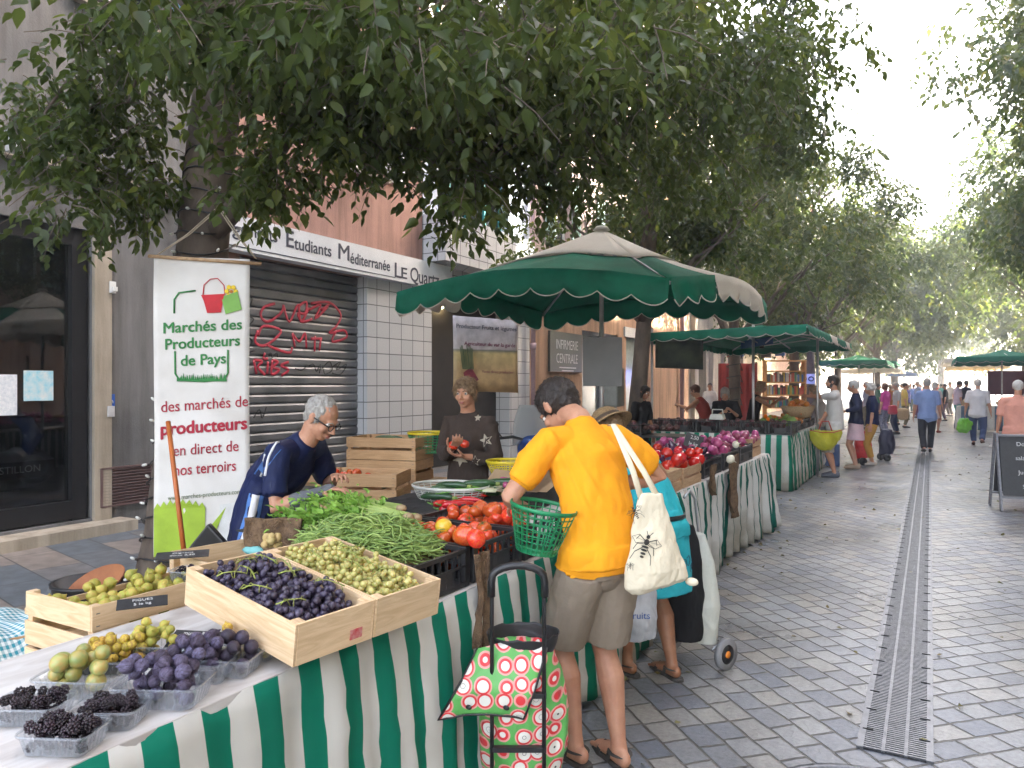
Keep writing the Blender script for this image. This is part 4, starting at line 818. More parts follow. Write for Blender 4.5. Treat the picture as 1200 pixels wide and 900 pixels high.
# producers' banner in the doorway
def photo_banner():
    m, nt, b = newmat('printed_banner'); L = nt.links.new; tc = nt.nodes.new('ShaderNodeTexCoord'); sx = nt.nodes.new('ShaderNodeSeparateXYZ'); L(tc.outputs['Generated'], sx.inputs[0])
    r = nt.nodes.new('ShaderNodeValToRGB'); L(sx.outputs[2], r.inputs[0]); e = r.color_ramp.elements; e[0].position = 0; e[0].color = (.42, .27, .13, 1); e[1].position = 1; e[1].color = (.5, .47, .5, 1)
    for p, c in ((.3, (.52, .36, .18, 1)), (.52, (.55, .43, .2, 1)), (.56, (.2, .2, .16, 1)), (.58, (.5, .46, .46, 1))): q = e.new(p); q.color = c
    no = N(nt, 'ShaderNodeTexNoise', Scale=8.0, Detail=4); L(tc.outputs['Object'], no.inputs[0]); L(mixc(nt, 1.0, r.outputs[0], ramp(nt, no.outputs[0], (.75, .75, .75), (1.1, 1.1, 1.1)), 'MULTIPLY'), b.inputs['Base Color']); b.inputs['Roughness'].default_value = .5; return m
p0 = at(531, 414, 9.6); p1 = at(607, 418, 10.1); rt = (p1-p0).normalized(); wd = (p1-p0).length; ce = (p0+p1)/2
bn = MB().grid(lambda u, v: ce+rt*(u-.5)*wd+UP*((v-.5)*.98)+rt.cross(UP)*(.012*sin(u*9+v*4)), 14, 8).build('producer_banner', photo_banner(), solid=.003); tag(bn, 'hanging printed banner reading Producteur Fruits et légumes beside the dark doorway', 'banner')
nrm = rt.cross(UP)
redk = mat('banner_dark_red', (.17, .02, .06), rough=.5); 
text('Producteur Fruits et légumes', .078, ink, bn, frame_at(ce+nrm*.02+UP*.36, rt, UP), bold=.001); text('Agriculteur du var la garde', .072, redk, bn, frame_at(ce+nrm*.02+UP*.14+rt*.05, rt, UP), bold=.001); text('Vente direct producteur', .05, redk, bn, frame_at(ce+nrm*.02-UP*.22+rt*.17, rt, UP))
MB().box((0, 0, 0), (.18, .004, .2)).build('printed_radishes', mat('radish_red', (.28, .05, .07), (.15, .03, .05), 20, .5), bn).matrix_basis = frame_at(ce+nrm*.008-UP*.3-rt*.25, rt, UP) @ Matrix.Rotation(R(90), 4, 'X') @ Matrix.Rotation(R(35), 4, 'Y')
g = MB()
for i in range(12): g.bar(ce+nrm*.024-rt*(.36-i*.014)-UP*.2, ce+nrm*.024-rt*(.40-i*.016)+UP*U(.06, .12), .012, .004)
g.build('printed_asparagus', mat('asparagus_print', (.12, .16, .08), rough=.6), bn)

# mauve / orange building
D = block('orange_building', 'mauve and orange building with pale green shutters and a glass clinic door', 15.32, 24.0, 16.5, brown_pl, [(16.6, 17.6, 5.15, 6.9), (19.8, 20.8, 5.15, 6.9), (16.6, 17.6, 8.7, 10.5), (19.8, 20.8, 8.7, 10.5), (16.6, 17.6, 12.2, 14), (19.8, 20.8, 12.2, 14)], [(18.3, 20.9, 0, 3.1), (21.6, 23.4, .8, 3.1)], grn_sh, base=orange_pl, basetop=3.9)
b = MB()
for q in (18.34, 19.6, 20.86): b.box((WX-.08, q, 1.55), (.1, .09, 3.1))
b.box((WX-.08, 19.6, 3.05), (.1, 2.5, .1)); gd = b.build('glass_door', steel, D)
MB().box((WX-.1, 19.6, 1.5), (.012, 2.5, 3.0)).build('pane', mat('pale_glass', (.22, .25, .24), (.3, .33, .32), 1.2, .12), gd)
b = MB().box((WX+.0, 22.5, 3.25), (.1, 2.2, .3)); b.build('lintel', white_m, D); MB().box((WX-.1, 22.5, 1.95), (.02, 1.8, 2.3)).build('window_pane', mat('greenish_glass', (.3, .36, .35), rough=.15), D)
sg = MB().box((WX+.05, fY(661), fZ(661, 413)), (.06, fY(680)-fY(643), 1.0)).build('clinic_sign', mat('sign_dark_green', (.05, .06, .05), rough=.35)); tag(sg, 'dark green sign reading INFIRMERIE CENTRALE on the orange wall', 'sign')
for s_, py in (('INFIRMERIE', 405), ('CENTRALE', 421)): text(s_, .34, white_m, sg, frame_at((WX+.085, fY(661.5), fZ(661, py)), (0, 1, 0), (0, 0, 1)), sx=.78)
MB().box((WX+.085, fY(662), fZ(661, 431)), (.01, 1.0, .03)).box((WX+.085, fY(662), fZ(661, 434.5)), (.01, .7, .025)).build('underline', white_m, sg)
E = block('peach_building', 'peach building with grey shutters beyond the orange one', 24.02, 28.4, 15.5, peach, upper(24, 28.4, 2, (5.2, 8.6, 12)), [], grey_sh)
tag(MB().tube([(WX+.12, 27.1, 0), (WX+.12, 27.1, 15)], .08, 10).build('drainpipe', pinkp), 'thick pink drainpipe on the peach wall', 'drainpipe')
F_ = block('stone_building', 'cream stone building with dressed pilasters behind the second stall', 28.42, 38, 14.5, cream, upper(28.4, 38, 3, (5.2, 8.6)), [(29.6, 31, 0, 3.2), (34.5, 36.5, 0, 3.4)], grey_sh)
for q in (28.9, 31.7, 33.8, 37.4): MB().box((WX+.08, q, 2.3), (.2, .5, 4.6)).build('pilaster', cream, F_)
cols = [(plaster('render%d' % i, c, tuple(q*.8 for q in c))) for i, c in enumerate(((.6, .5, .35), (.55, .35, .25), (.62, .58, .5), (.5, .42, .3)))]
for i, (y0, y1, h, lb) in enumerate(((38, 47, 15, 'sand coloured house at the far left of the street'), (47, 57, 13.5, 'terracotta rendered house at the far left of the street'), (57, 70, 14.5, 'off-white house at the far left end of the street'))):
    block('townhouse', lb, y0+.02, y1, h, cols[i], upper(y0, y1, 3, (4.6, 7.9, 11)), [], (grn_sh, grey_sh, blue_sh)[i])
# right-hand row, mostly out of view; near two made tall to block the sun
for i, (y0, y1, h, lb) in enumerate(((-8, 10, 22, 'plain house on the right side of the street, nearest the camera'), (10, 26, 22, 'ochre house on the right side of the street'), (26, 40, 15.5, 'pale house further along the right side of the street'))):
    q = block('townhouse', lb, -y1, -y0-.02, h, cols[i], upper(-y1, -y0, 4, (4.6, 7.9, 11)), [], grn_sh); q.rotation_euler = (0, 0, pi); q.location = (-1.3, 0, 0)
# ---------------------------------------------------------------- trees
def leaf_mat(name, c1, c2, c3, tl=.38):
    m, nt, b = newmat(name); L = nt.links.new; g = nt.nodes.new('ShaderNodeNewGeometry')
    r = nt.nodes.new('ShaderNodeValToRGB'); L(g.outputs['Random Per Island'], r.inputs[0]); e = r.color_ramp.elements
    e[0].position = 0; e[0].color = rgba(c1); e[1].position = 1; e[1].color = rgba(c3); q = e.new(.55); q.color = rgba(c2); q = e.new(.93); q.color = rgba(tuple(x*.9 for x in c2))
    tc = nt.nodes.new('ShaderNodeTexCoord'); no = N(nt, 'ShaderNodeTexNoise', Scale=.8, Detail=2); L(tc.outputs['Object'], no.inputs[0])
    col = mixc(nt, 1.0, r.outputs[0], ramp(nt, no.outputs[0], (.7, .75, .7), (1.2, 1.15, 1.0)), 'MULTIPLY')
    L(col, b.inputs['Base Color']); b.inputs['Roughness'].default_value = .42; b.inputs['Specular IOR Level'].default_value = .45
    hs = N(nt, 'ShaderNodeHueSaturation', Hue=.485, Value=1.7, Saturation=1.1); L(col, hs.inputs['Color'])
    tr = nt.nodes.new('ShaderNodeBsdfTranslucent'); L(hs.outputs[0], tr.inputs[0]); mx = nt.nodes.new('ShaderNodeMixShader'); mx.inputs[0].default_value = tl
    L(b.outputs[0], mx.inputs[1]); L(tr.outputs[0], mx.inputs[2]); L(mx.outputs[0], nt.nodes['Material Output'].inputs[0]); return m
leafm = leaf_mat('hackberry_leaves', (.042, .068, .018), (.072, .102, .03), (.15, .18, .045), .5)
leafm2 = leaf_mat('leaves_far', (.042, .072, .022), (.078, .11, .034), (.17, .18, .05), .5)
bark = mat('bark', (.15, .115, .085), (.07, .052, .042), 6, .85, bs=.6, bscale=14, stretch=(1, 1, .45), detail=7)
LV = np.array([(0, 0, 0), (-.19, .16, .03), (-.25, .42, .045), (-.13, .74, .01), (0, 1, -.09), (.13, .74, .01), (.25, .42, .045), (.19, .16, .03), (0, .5, -.035)])
LF = [(0, 8, 2, 1), (8, 4, 3, 2), (0, 7, 6, 8), (8, 6, 5, 4)]
LV2 = np.array([(0, 0, 0), (-.26, .42, .05), (0, 1, -.08), (.26, .42, .05)]); LF2 = [(0, 2, 1), (0, 3, 2)]
def norm(a): return a/np.maximum(1e-9, np.linalg.norm(a, axis=1, keepdims=True))
def leaf_obj(name, P, D, size, mt, parent, simple=False, nup=None):
    n = len(P); D = norm(D); up = rng.normal(0, .45, (n, 3)); up[:, 2] += 1.0
    X = norm(np.cross(D, up)); Z = np.cross(X, D); V, F = (LV2, LF2) if simple else (LV, LF)
    curl_ = rng.uniform(-.4, 3.6, (n, 1, 1)); size = size*rng.uniform(.7, 1.12, n)
    v = P[:, None, :] + size[:, None, None]*(V[None, :, 0:1]*X[:, None, :]*1.15 + V[None, :, 1:2]*D[:, None, :] + curl_*V[None, :, 2:3]*Z[:, None, :])
    v = v.reshape(-1, 3); k = len(V); fl = np.concatenate([np.array(f) for f in F]); loops = (np.arange(n)[:, None]*k + fl[None, :]).ravel()
    sz = np.array([len(f) for f in F]); tot = np.tile(sz, n); st = np.concatenate([[0], np.cumsum(tot)[:-1]])
    me = bpy.data.meshes.new(name); me.vertices.add(len(v)); me.vertices.foreach_set('co', v.astype(np.float32).ravel())
    me.loops.add(len(loops)); me.loops.foreach_set('vertex_index', loops.astype(np.int32)); me.polygons.add(len(tot))
    me.polygons.foreach_set('loop_start', st.astype(np.int32)); me.polygons.foreach_set('loop_total', tot.astype(np.int32)); me.update(calc_edges=True); me.materials.append(mt)
    return link(name, me, parent)
def twigs(C0, n, spread, ln, nl, size, droop=.55, out=None):
    """n drooping sprays round centre points C0 with nl leaves each -> P, D, size ; also twig polylines"""
    m = n; base = C0; d = rng.normal(0, 1, (m, 3)); d[:, 2] = d[:, 2]*.45-droop; 
    if out is not None: d += out
    d = norm(d); P = []; D = []; Z = []
    for j in range(nl):
        t = (j+.6)/nl; dd = d.copy(); dd[:, 2] -= droop*t*.9; dd = norm(dd)
        p = base + dd*(ln*t)[:, None]
        s = np.cross(dd, np.array([0, 0, 1.0])); s = norm(s)*(1 if j % 2 else -1); lf = dd*.55+s*.75+rng.normal(0, .22, (m, 3)); lf[:, 2] -= .45
        if j == nl-1: lf = dd.copy()
        P.append(p); D.append(lf); Z.append(size*rng.uniform(.65, 1.1, m))
    return np.concatenate(P), np.concatenate(D), np.concatenate(Z), d
def trunk(parent, base, top, r0, r1, limbs, n=14, lean=None):
    b = MB(); base = Vector(base); top = Vector(top); pts = []; rs = []
    for i in range(9):
        t = i/8; p = base.lerp(top, t); p += Vector((noise.noise(Vector((t*2.2, base.y, 1)))*.12*t, noise.noise(Vector((t*2.2, 5, base.y)))*.12*t, 0)) ; pts.append(p); rs.append(r0+(r1-r0)*t+(.35*r0*max(0, 1-t*9)))
    b.tube(pts, rs, n)
    for (t, d, L_, r) in limbs:
        p = pts[int(t*8)]; q = [p]; dd = Vector(d).normalized(); 
        for k in range(1, 7): q.append(q[-1]+(dd+Vector((U(-.2, .2), U(-.2, .2), .04*k))).normalized()*L_/6)
        b.tube(q, [r*(1-.13*k) for k in range(7)], 8)
        for k in (2, 3, 4, 5):
            dq = (dd+Vector((U(-1, 1), U(-1, 1), U(-.2, .7)))).normalized(); z = [q[k]]
            for _ in range(4): z.append(z[-1]+(dq+Vector((U(-.25, .25), U(-.25, .25), U(-.2, .1))))*L_*.12)
            b.tube(z, [r*.4*(1-.2*h) for h in range(5)], 6)
    return b.build('trunk', bark, parent)
# --- first tree, crown spreads over the camera
T1 = empty('street_tree', (-4.5, 3.2, 0), 'nearest street tree, fairy lights wound on its trunk, leaves hanging over the stalls', 'tree')
TB, TT = Vector((0, 0, -.02)), Vector((.42, .32, 5.2))
trunk(T1, TB, TT, .19, .14, [(.62, (1, -.1, .75), 3.6, .075), (.75, (.5, 1, .8), 3.6, .075), (.8, (-1, .2, .9), 3.0, .07), (.85, (.2, -1, .9), 3.2, .07), (1, (.5, .2, 1), 3.2, .09), (1, (-.4, .1, 1), 3.0, .08)])
# measured crown: (px, py, distance, radius, sprays)
near = [(40, 104, 4.9, .22, 22), (95, 94, 4.8, .36, 60), (60, 159, 4.6, .3, 55), (125, 164, 4.6, .4, 90), (135, 84, 4.6, .36, 70), (165, 214, 4.6, .22, 28), (165, 189, 4.9, .25, 30), (90, 219, 4.3, .25, 28), (60, 239, 4.2, .15, 10), (155, 239, 4.7, .15, 12),
        (130, 45, 4.3, .28, 40), (165, 35, 4.2, .28, 36), (325, 45, 4.0, .42, 100), (340, 82, 4.2, .5, 120), (300, 189, 4.3, .24, 45), (330, 174, 4.4, .25, 40), (310, 219, 4.4, .15, 18), (390, 60, 3.8, .5, 110), (400, 122, 4.2, .4, 100), (445, 137, 4.3, .35, 80),
        (480, 72, 4.1, .5, 130), (455, 60, 3.6, .4, 80), (520, 152, 4.4, .4, 100), (540, 207, 4.5, .2, 35), (525, 252, 4.4, .1, 9), (545, 227, 3.6, .1, 9), (560, 62, 4.2, .5, 130), (590, 162, 4.8, .4, 90), (600, 112, 4.6, .45, 100), (640, 90, 4.4, .5, 120), (650, 142, 5.2, .45, 100),
        (620, 197, 4.8, .25, 40), (690, 152, 5.6, .5, 100), (700, 90, 5.0, .6, 140), (760, 104, 5.6, .6, 140), (740, 60, 4.8, .5, 110), (810, 60, 5.5, .6, 140), (830, 124, 6.2, .55, 120), (800, 189, 6.8, .45, 80), (880, 70, 6.2, .6, 120), (900, 124, 7.0, .5, 90), (930, 60, 7.0, .6, 110), (850, 214, 7.5, .45, 60), (770, 214, 7.0, .4, 40),
        (950, 40, 8.0, .4, 40), (30, 20, 5.5, .1, 0), (250, 20, 3.6, .4, 60), (520, 30, 3.3, .35, 40), (430, 10, 3.2, .35, 36), (350, 10, 3.2, .3, 30), (620, 30, 3.5, .35, 40), (700, 20, 3.8, .4, 45), (215, 5, 3.4, .25, 20), (185, 5, 2.7, .2, 9), (440, 30, 2.6, .25, 16), (560, 30, 2.8, .25, 14), (515, 85, 3.0, .2, 12), (690, 15, 3.0, .25, 14), (720, 55, 3.2, .2, 10), (340, 20, 2.9, .2, 10)]
PP, DD, ZZ = [], [], []; tw_ = MB(); O = Vector(T1.location)
for px, py, Z, r, n in near:
    n = int(n*.9)
    if not n: continue
    c = at(px, py, Z)-O; c0 = np.array(c)[None, :] + np.clip(rng.normal(0, .55, (n, 3)), -1.1, 1.1)*np.array([r, r, r*.75]); ln = rng.uniform(.16, .34, n)
    p, d, z, dr = twigs(c0, n, r, ln, 7, np.full(n, .088), .6); PP.append(p); DD.append(d); ZZ.append(z)
    for k in range(0, n, 2):
        a = Vector(c0[k]); v = Vector(dr[k]); L_ = float(ln[k]); tw_.tube([a, a+v*L_*.5, a+v*L_*.95+Vector((0, 0, -.04))], [.0035, .0028, .0018], 4, cap=False)
# upper crown above the frame
n = 1300; u = norm(rng.normal(0, 1, (n, 3))); u[:, 2] = np.abs(u[:, 2]); rr = rng.uniform(.45, 1, n)[:, None]
c0 = np.array([1.5, 1.1, 4.6])+u*rr*np.array([2.0, 3.6, 3.4]); p, d, z, dr = twigs(c0, n, 1, rng.uniform(.3, .5, n), 7, np.full(n, .15), .4); PP.append(p); DD.append(d); ZZ.append(z)
crown1 = leaf_obj('crown', np.concatenate(PP), np.concatenate(DD), np.concatenate(ZZ), leafm, T1)
for px, py, Z in ((40, 150, 4.6), (150, 120, 4.4), (300, 190, 4.3), (445, 170, 4.3), (520, 200, 4.4), (640, 180, 4.9), (760, 130, 5.6), (880, 90, 6.2), (480, 60, 3.6), (300, 40, 3.9)):
    e_ = at(px, py, Z)-O; s_ = Vector((.35, .26, 3.6+U(0, 1))); mid = s_.lerp(e_, .5)+Vector((0, 0, .35)); tw_.tube([s_, s_.lerp(mid, .5)+Vector((0, 0, .1)), mid, mid.lerp(e_, .5)+Vector((0, 0, .08)), e_], [.045, .034, .024, .016, .007], 7)
tw_.build('twigs', bark, T1)
# fairy lights wound round the trunk
def trunk_pt(t): return Vector(T1.location)+TB.lerp(TT, t), .19+(.14-.19)*t+(.35*.19*max(0, 1-t*9))
flts = empty('fairy_lights', T1.location, 'black wire of small white fairy lights wound round the nearest tree trunk', 'fairy lights'); pts = []; wire = MB()
for i in range(420):
    t = i/419*.62; c, r = trunk_pt(t); a = i*.36; sl = c+Vector((cos(a), sin(a), 0))*(r+.016+.012*noise.noise(Vector((i*.2, 0, 0))))+UP*(.03*sin(i*.7)); pts.append(sl-T1.location)
wire.tube(pts, .006, 5); wire.build('wire', black_m, flts)
bm_ = MB().ell((0, 0, .014), (.0105, .0105, .019), seg=6, rings=5).mesh('bulb', mat('bulb_glass', (.75, .75, .7), rough=.2)); bs_ = MB().tube([(0, 0, -.02), (0, 0, .006)], .005, 5).mesh('socket', black_m)
k = 0
for i in range(3, 419, 4):
    c, r = trunk_pt(i/419*.62); p_ = pts[i]; d = (p_+T1.location-c); d.z = U(-.1, .2); d.normalize(); k += 1
    if k > 98: break
    b_ = put(bm_, 'bulb', p_+d*.018, d.to_track_quat('Z', 'Y').to_euler(), 1, flts); put(bs_, 'socket', (0, 0, 0), parent=b_)
# --- other trees
def big_tree(x, y, h, r, label, nsp=900, leaf=.17, cz=None, tr=.17, trunk_h=None, seed=1, group=None, dens=1, low=2.9, lean=(0, 0)):
    nsp = int(nsp*1.35); t = empty('street_tree', (x, y, 0), label, 'tree', group); th = h*.55
    trunk(t, (0, 0, 0), (lean[0], lean[1], th), tr, tr*.6, [(.6, (cos(a), sin(a), .9), r*.85, tr*.45) for a in (U(0, 1), U(1.5, 2.8), U(3.2, 4.4), U(4.8, 6))]+[(1, (.3, .1, 1), h*.3, tr*.5), (1, (-.4, -.3, 1), h*.25, tr*.4)], 10)
    nb = 30; u = norm(rng.normal(0, 1, (nb, 3))); cc = np.array([lean[0], lean[1], (h+low)/2])+u*rng.uniform(.35, .95, nb)[:, None]*np.array([r, r, (h-low)/2]); br = rng.uniform(.5, .95, nb)*r*.34
    k = rng.integers(0, nb, nsp); c0 = cc[k]+norm(rng.normal(0, 1, (nsp, 3)))*(br[k]*rng.uniform(.3, 1.05, nsp))[:, None]
    p, d, z, dr = twigs(c0, nsp, 1, rng.uniform(.3, .55, nsp)*leaf/.15, 7, np.full(nsp, leaf), .5)
    leaf_obj('crown', p, d, z, leafm2, t, True); return t
big_tree(-4.3, 11.6, 9.6, 3.3, 'street tree with a grey electric box on its trunk behind the big parasol', 3000, .14, tr=.16, low=3.1, lean=(.4, .2))
W3 = big_tree(-4.4, 19.5, 9.6, 3.5, 'street tree with pale lit trunk wound with dark wire, inside the second stall', 2200, .17, tr=.17, low=3.1)
big_tree(-4.0, 26.5, 9.8, 3.8, 'dark trunked street tree just beyond the second stall', 2000, .2, tr=.19, low=3.0)
big_tree(-4.4, 33.5, 11, 4.2, 'street tree behind the pale green awning on the left', 1700, .24, tr=.2, low=3.1)
big_tree(-4.2, 42, 12, 4.6, 'distant street tree on the left, past the white parasols', 1500, .3, tr=.2, low=3.0)
big_tree(-3.0, 53, 13, 5.2, 'tall tree low over the far end of the market, left side', 1500, .38, tr=.25, low=3.2)
big_tree(-2.5, 67, 15, 6.5, 'large crown closing the far end of the street, left of centre', 1500, .5, tr=.3, low=3.4)
big_tree(4.75, 8.6, 14, 4.5, 'nearest tree on the right, only its dark crown reaching into the upper right corner', 4600, .17, tr=.17, low=3.9)
big_tree(4.4, 15, 15, 4.6, 'second tree on the right with its crown over the chalkboard side', 3200, .2, tr=.17, low=3.3)
big_tree(5.2, 22, 14, 5.0, 'third tree on the right, before the right-hand stalls', 2600, .23, tr=.18, low=3.1)
big_tree(5.4, 31, 15, 5.4, 'tree above the green awning on the right', 1800, .24, tr=.18, low=3.0)
big_tree(5.2, 41, 16, 6.0, 'distant tree behind the cream awning on the right', 1600, .3, tr=.2, low=3.0)
big_tree(5.0, 54, 14.5, 6.8, 'large distant tree on the right at the end of the street', 1600, .4, tr=.25, low=3.0)
big_tree(8.5, 72, 15, 7, 'farthest tree on the right, closing the street', 1400, .5, tr=.3, low=3.2)
big_tree(1.0, 92, 19, 9, 'pale tree crown straight ahead at the very end of the street', 1500, .6, tr=.35, low=4.0)
t = MB()
for k in range(9): t.tube([W3.location+Vector((cos(a)*.195, sin(a)*.195, .5+k*.3+a*.03)) for a in [i*pi/6 for i in range(12)]], .014, 5, closed=True)
tag(t.build('light_cable', black_m), 'dark cable of lights coiled round the pale tree trunk in the second stall', 'fairy lights')
bx = empty('electric_box', (-4.3+.02, 11.22, 1.6), 'grey electric cabinet fixed to the second tree trunk', 'electric box')
MB().box((-.16, 0, 0), (.24, .3, .62)).build('cabinet', mat('cabinet_grey', (.22, .23, .21), rough=.5), bx, bevel=.01); MB().box((-.16, -.155, 0), (.2, .012, .56)).build('door', mat('cabinet_grey2', (.26, .27, .25), rough=.5), bx)

# hair strands for the four people nearest the camera
def strands(root, n, L_, mt, flat=.5):
    h = [o for o in root.children if o.name.startswith('hair')][0]; me = h.data; me.calc_loop_triangles(); vs = me.vertices; P = []; D = []
    tr = [t for t in me.loop_triangles]
    for _ in range(n):
        t = tr[random.randrange(len(tr))]; a, b, c = (vs[i].co for i in t.vertices); u, v = U(0, 1), U(0, 1)
        if u+v > 1: u, v = 1-u, 1-v
        p = a+(b-a)*u+(c-a)*v; nn = t.normal; d = Vector((U(-.3, .3), -.45+U(-.3, .3), -.9)); d = d-nn*d.dot(nn); d = d.normalized()+nn*U(.05, flat); P.append(p-nn*.002); D.append(d)
    P = np.array([tuple(p) for p in P]); D = norm(np.array([tuple(p) for p in D])); X = norm(np.cross(D, rng.normal(0, 1, D.shape))); n = len(P); w_ = .0011; L2 = rng.uniform(.5, 1, (n, 1))*L_
    v = np.stack([P-X*w_, P+X*w_, P+D*L2+X*w_*.3, P+D*L2-X*w_*.3], 1).reshape(-1, 3); me2 = bpy.data.meshes.new('hair_strands'); me2.from_pydata(v.tolist(), [], [(4*i, 4*i+1, 4*i+2, 4*i+3) for i in range(n)]); me2.materials.append(mt); link('hair_strands', me2, h)
strands(Pm['root'], 5000, .022, h_dark, .45); strands(vP['root'], 4200, .016, h_grey, .5); strands(wP['root'], 4500, .035, h_blond, .4); strands(tP['root'], 3000, .05, h_blond, .4)
# fallen leaves on the paving
dry = mat('dry_leaf', (.22, .15, .05), (.12, .14, .04), 3, .7, transl=.2); n = 420
P = np.stack([rng.uniform(-1.9, 3.4, n), rng.uniform(2.6, 26, n)**1.0, np.full(n, .012)], 1); k = rng.random(n) < .45; P[k, 0] = -1.62+rng.normal(0, .14, k.sum()); D = rng.normal(0, 1, (n, 3)); D[:, 2] = rng.normal(0, .12, n)
o = leaf_obj('fallen_leaves', P, D, rng.uniform(.03, .065, n), dry, None, True); tag(o, 'dry leaves scattered over the paving', 'leaves', kind='stuff')
# ---------------------------------------------------------------- market furniture
pine = wood('pine_crate', (.76, .56, .35), (.58, .39, .21), stretch=(3, 26, 26)); pine2 = wood('pine_crate_aged', (.52, .35, .2), (.38, .23, .12), stretch=(3, 26, 26)); ply = wood('worn_board', (.62, .6, .58), (.42, .38, .35), stretch=(6, 1.5, 3), rnd=0)
brownw = wood('brown_poplar', (.50, .31, .16), (.38, .22, .1), stretch=(3, 26, 26))
CROSS = {m_: wood(m_.name+'_cross', a_, b_, stretch=(26, 3, 26)) for m_, a_, b_ in ((pine, (.76, .56, .35), (.58, .39, .21)), (pine2, (.52, .35, .2), (.38, .23, .12)), (brownw, (.50, .31, .16), (.38, .22, .1)))}
blackpl = mat('crate_black_plastic', (.028, .028, .03), (.018, .018, .02), 10, .45, bs=.1); alu = mat('aluminium', (.55, .56, .58), (.45, .46, .48), 10, .35, metal=.8)
def stripes(name, green, white, period=.16, pale=0):
    m, nt, b = newmat(name); L = nt.links.new; uv = nt.nodes.new('ShaderNodeUVMap'); sx = nt.nodes.new('ShaderNodeSeparateXYZ'); L(uv.outputs[0], sx.inputs[0])
    a = nt.nodes.new('ShaderNodeMath'); a.operation = 'MODULO'; L(sx.outputs[0], a.inputs[0]); a.inputs[1].default_value = period
    c = nt.nodes.new('ShaderNodeMath'); c.operation = 'GREATER_THAN'; L(a.outputs[0], c.inputs[0]); c.inputs[1].default_value = period*.5
    g = nt.nodes.new('ShaderNodeTexCoord'); no = N(nt, 'ShaderNodeTexNoise', Scale=2.2, Detail=6); L(g.outputs['Object'], no.inputs[0])
    no2 = N(nt, 'ShaderNodeTexNoise', Scale=260.0, Detail=1); L(g.outputs['Object'], no2.inputs[0])
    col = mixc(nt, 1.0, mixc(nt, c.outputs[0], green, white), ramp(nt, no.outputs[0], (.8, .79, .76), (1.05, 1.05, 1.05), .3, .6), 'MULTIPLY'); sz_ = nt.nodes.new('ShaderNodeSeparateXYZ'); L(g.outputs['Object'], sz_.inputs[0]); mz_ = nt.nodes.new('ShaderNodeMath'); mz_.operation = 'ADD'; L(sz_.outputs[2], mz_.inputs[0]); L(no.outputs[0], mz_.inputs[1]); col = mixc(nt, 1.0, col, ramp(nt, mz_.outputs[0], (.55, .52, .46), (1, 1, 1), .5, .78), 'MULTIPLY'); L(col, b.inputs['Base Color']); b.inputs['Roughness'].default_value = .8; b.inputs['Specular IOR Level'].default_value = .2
    bump(nt, b, no2.outputs[0], .15, .002)
    tr = nt.nodes.new('ShaderNodeBsdfTranslucent'); L(col, tr.inputs[0]); mx = nt.nodes.new('ShaderNodeMixShader'); mx.inputs[0].default_value = .15; L(b.outputs[0], mx.inputs[1]); L(tr.outputs[0], mx.inputs[2]); L(mx.outputs[0], nt.nodes['Material Output'].inputs[0]); return m
str_g = stripes('green_white_stripes', (.004, .20, .125), (.66, .65, .61)); str_n = stripes('dark_green_stripes', (.006, .13, .10), (.6, .6, .58), .13); str_b = stripes('blue_white_stripes', (.09, .16, .24), (.7, .7, .68), .5)
def drape(label, path, ztop, zbot, mt, amp=.018, wl=.22, lip=.03, nv=14, group=None, sweep=None, name='striped_cloth'):
    """hanging cloth following a plan polyline; pleats deepen towards the hem"""
    P = [Vector((x, y, 0)) for x, y in path]; L = [0]
    for a, c in zip(P, P[1:]): L.append(L[-1]+(c-a).length)
    T = L[-1]; nu = int(T/.022); s0 = U(0, 50)
    def fn(u, v):
        s = u*T
        for i in range(len(P)-1):
            if s <= L[i+1]+1e-9: break
        t = (P[i+1]-P[i]).normalized(); nn = Vector((t.y, -t.x, 0)); p = P[i]+t*(s-L[i])
        if i+1 < len(P)-1 and L[i+1]-s < .04: t2 = (P[i+2]-P[i+1]).normalized(); nn = (nn+Vector((t2.y, -t2.x, 0))).normalized()
        k = v**.8; ph = s/wl*2*pi
        w_ = (sin(ph+2.2*noise.noise(Vector((s*1.1, s0, 0))))+.45*sin(2.3*ph+1.7)+.3*noise.noise(Vector((s*9, v*2, s0))))*amp*(.12+k) + .02*k*noise.noise(Vector((s*.7, 3, s0))) + .011*noise.noise(Vector((s*7+v*3, v*9-s*2, s0))) + .006*max(0, 1-4*abs(noise.noise(Vector((s*3.1+v*4, v*5-s*3, s0+4)))))
        q = p+nn*(w_+lip*min(1, v*5)+.05*k*(1 if sweep is None else sweep(s/T)))
        z = ztop+(zbot-ztop)*v + (.012*sin(s*3+s0) if v > .97 else 0); return (q.x, q.y, z)
    return tag(MB().grid(fn, nu, nv, lambda u, v: (u*T+(.012*noise.noise(Vector((u*T*2, v*3, s0)))*v), v)).build(name, mt, solid=.0025), label, 'tablecloth', group)
def table(label, x0, x1, y0, y1, z, m=None):
    t = empty('market_table', ((x0+x1)/2, (y0+y1)/2, 0), label, 'table'); w_, l_ = x1-x0, y1-y0
    MB().box((0, 0, z-.015), (w_, l_, .03)).build('table_top', m or ply, t, bevel=.003)
    for sx in (-1, 1):
        for sy in (-1, 1): MB().bar((sx*(w_/2-.12), sy*(l_/2-.3), 0), (sx*(w_/2-.2), sy*(l_/2-.3), z-.03), .035).build('leg', steel, t)
    return t
table('long trestle table with a worn white top carrying the punnets and grape crates, nearest', -2.34, -1.57, .25, 2.03, .85)
table('deep trestle table under the beans and tomatoes', -2.9, -1.57, 2.05, 4.55, .85)
drape('green and white striped cloth hanging along the nearest table front', [(-1.57, .1), (-1.57, 4.55), (-2.9, 4.56)], .848, .05, str_g, .017, .26, .012)
table('trestle table under the red onions and aubergines, second along', -2.75, -1.62, 5.0, 8.9, .85)
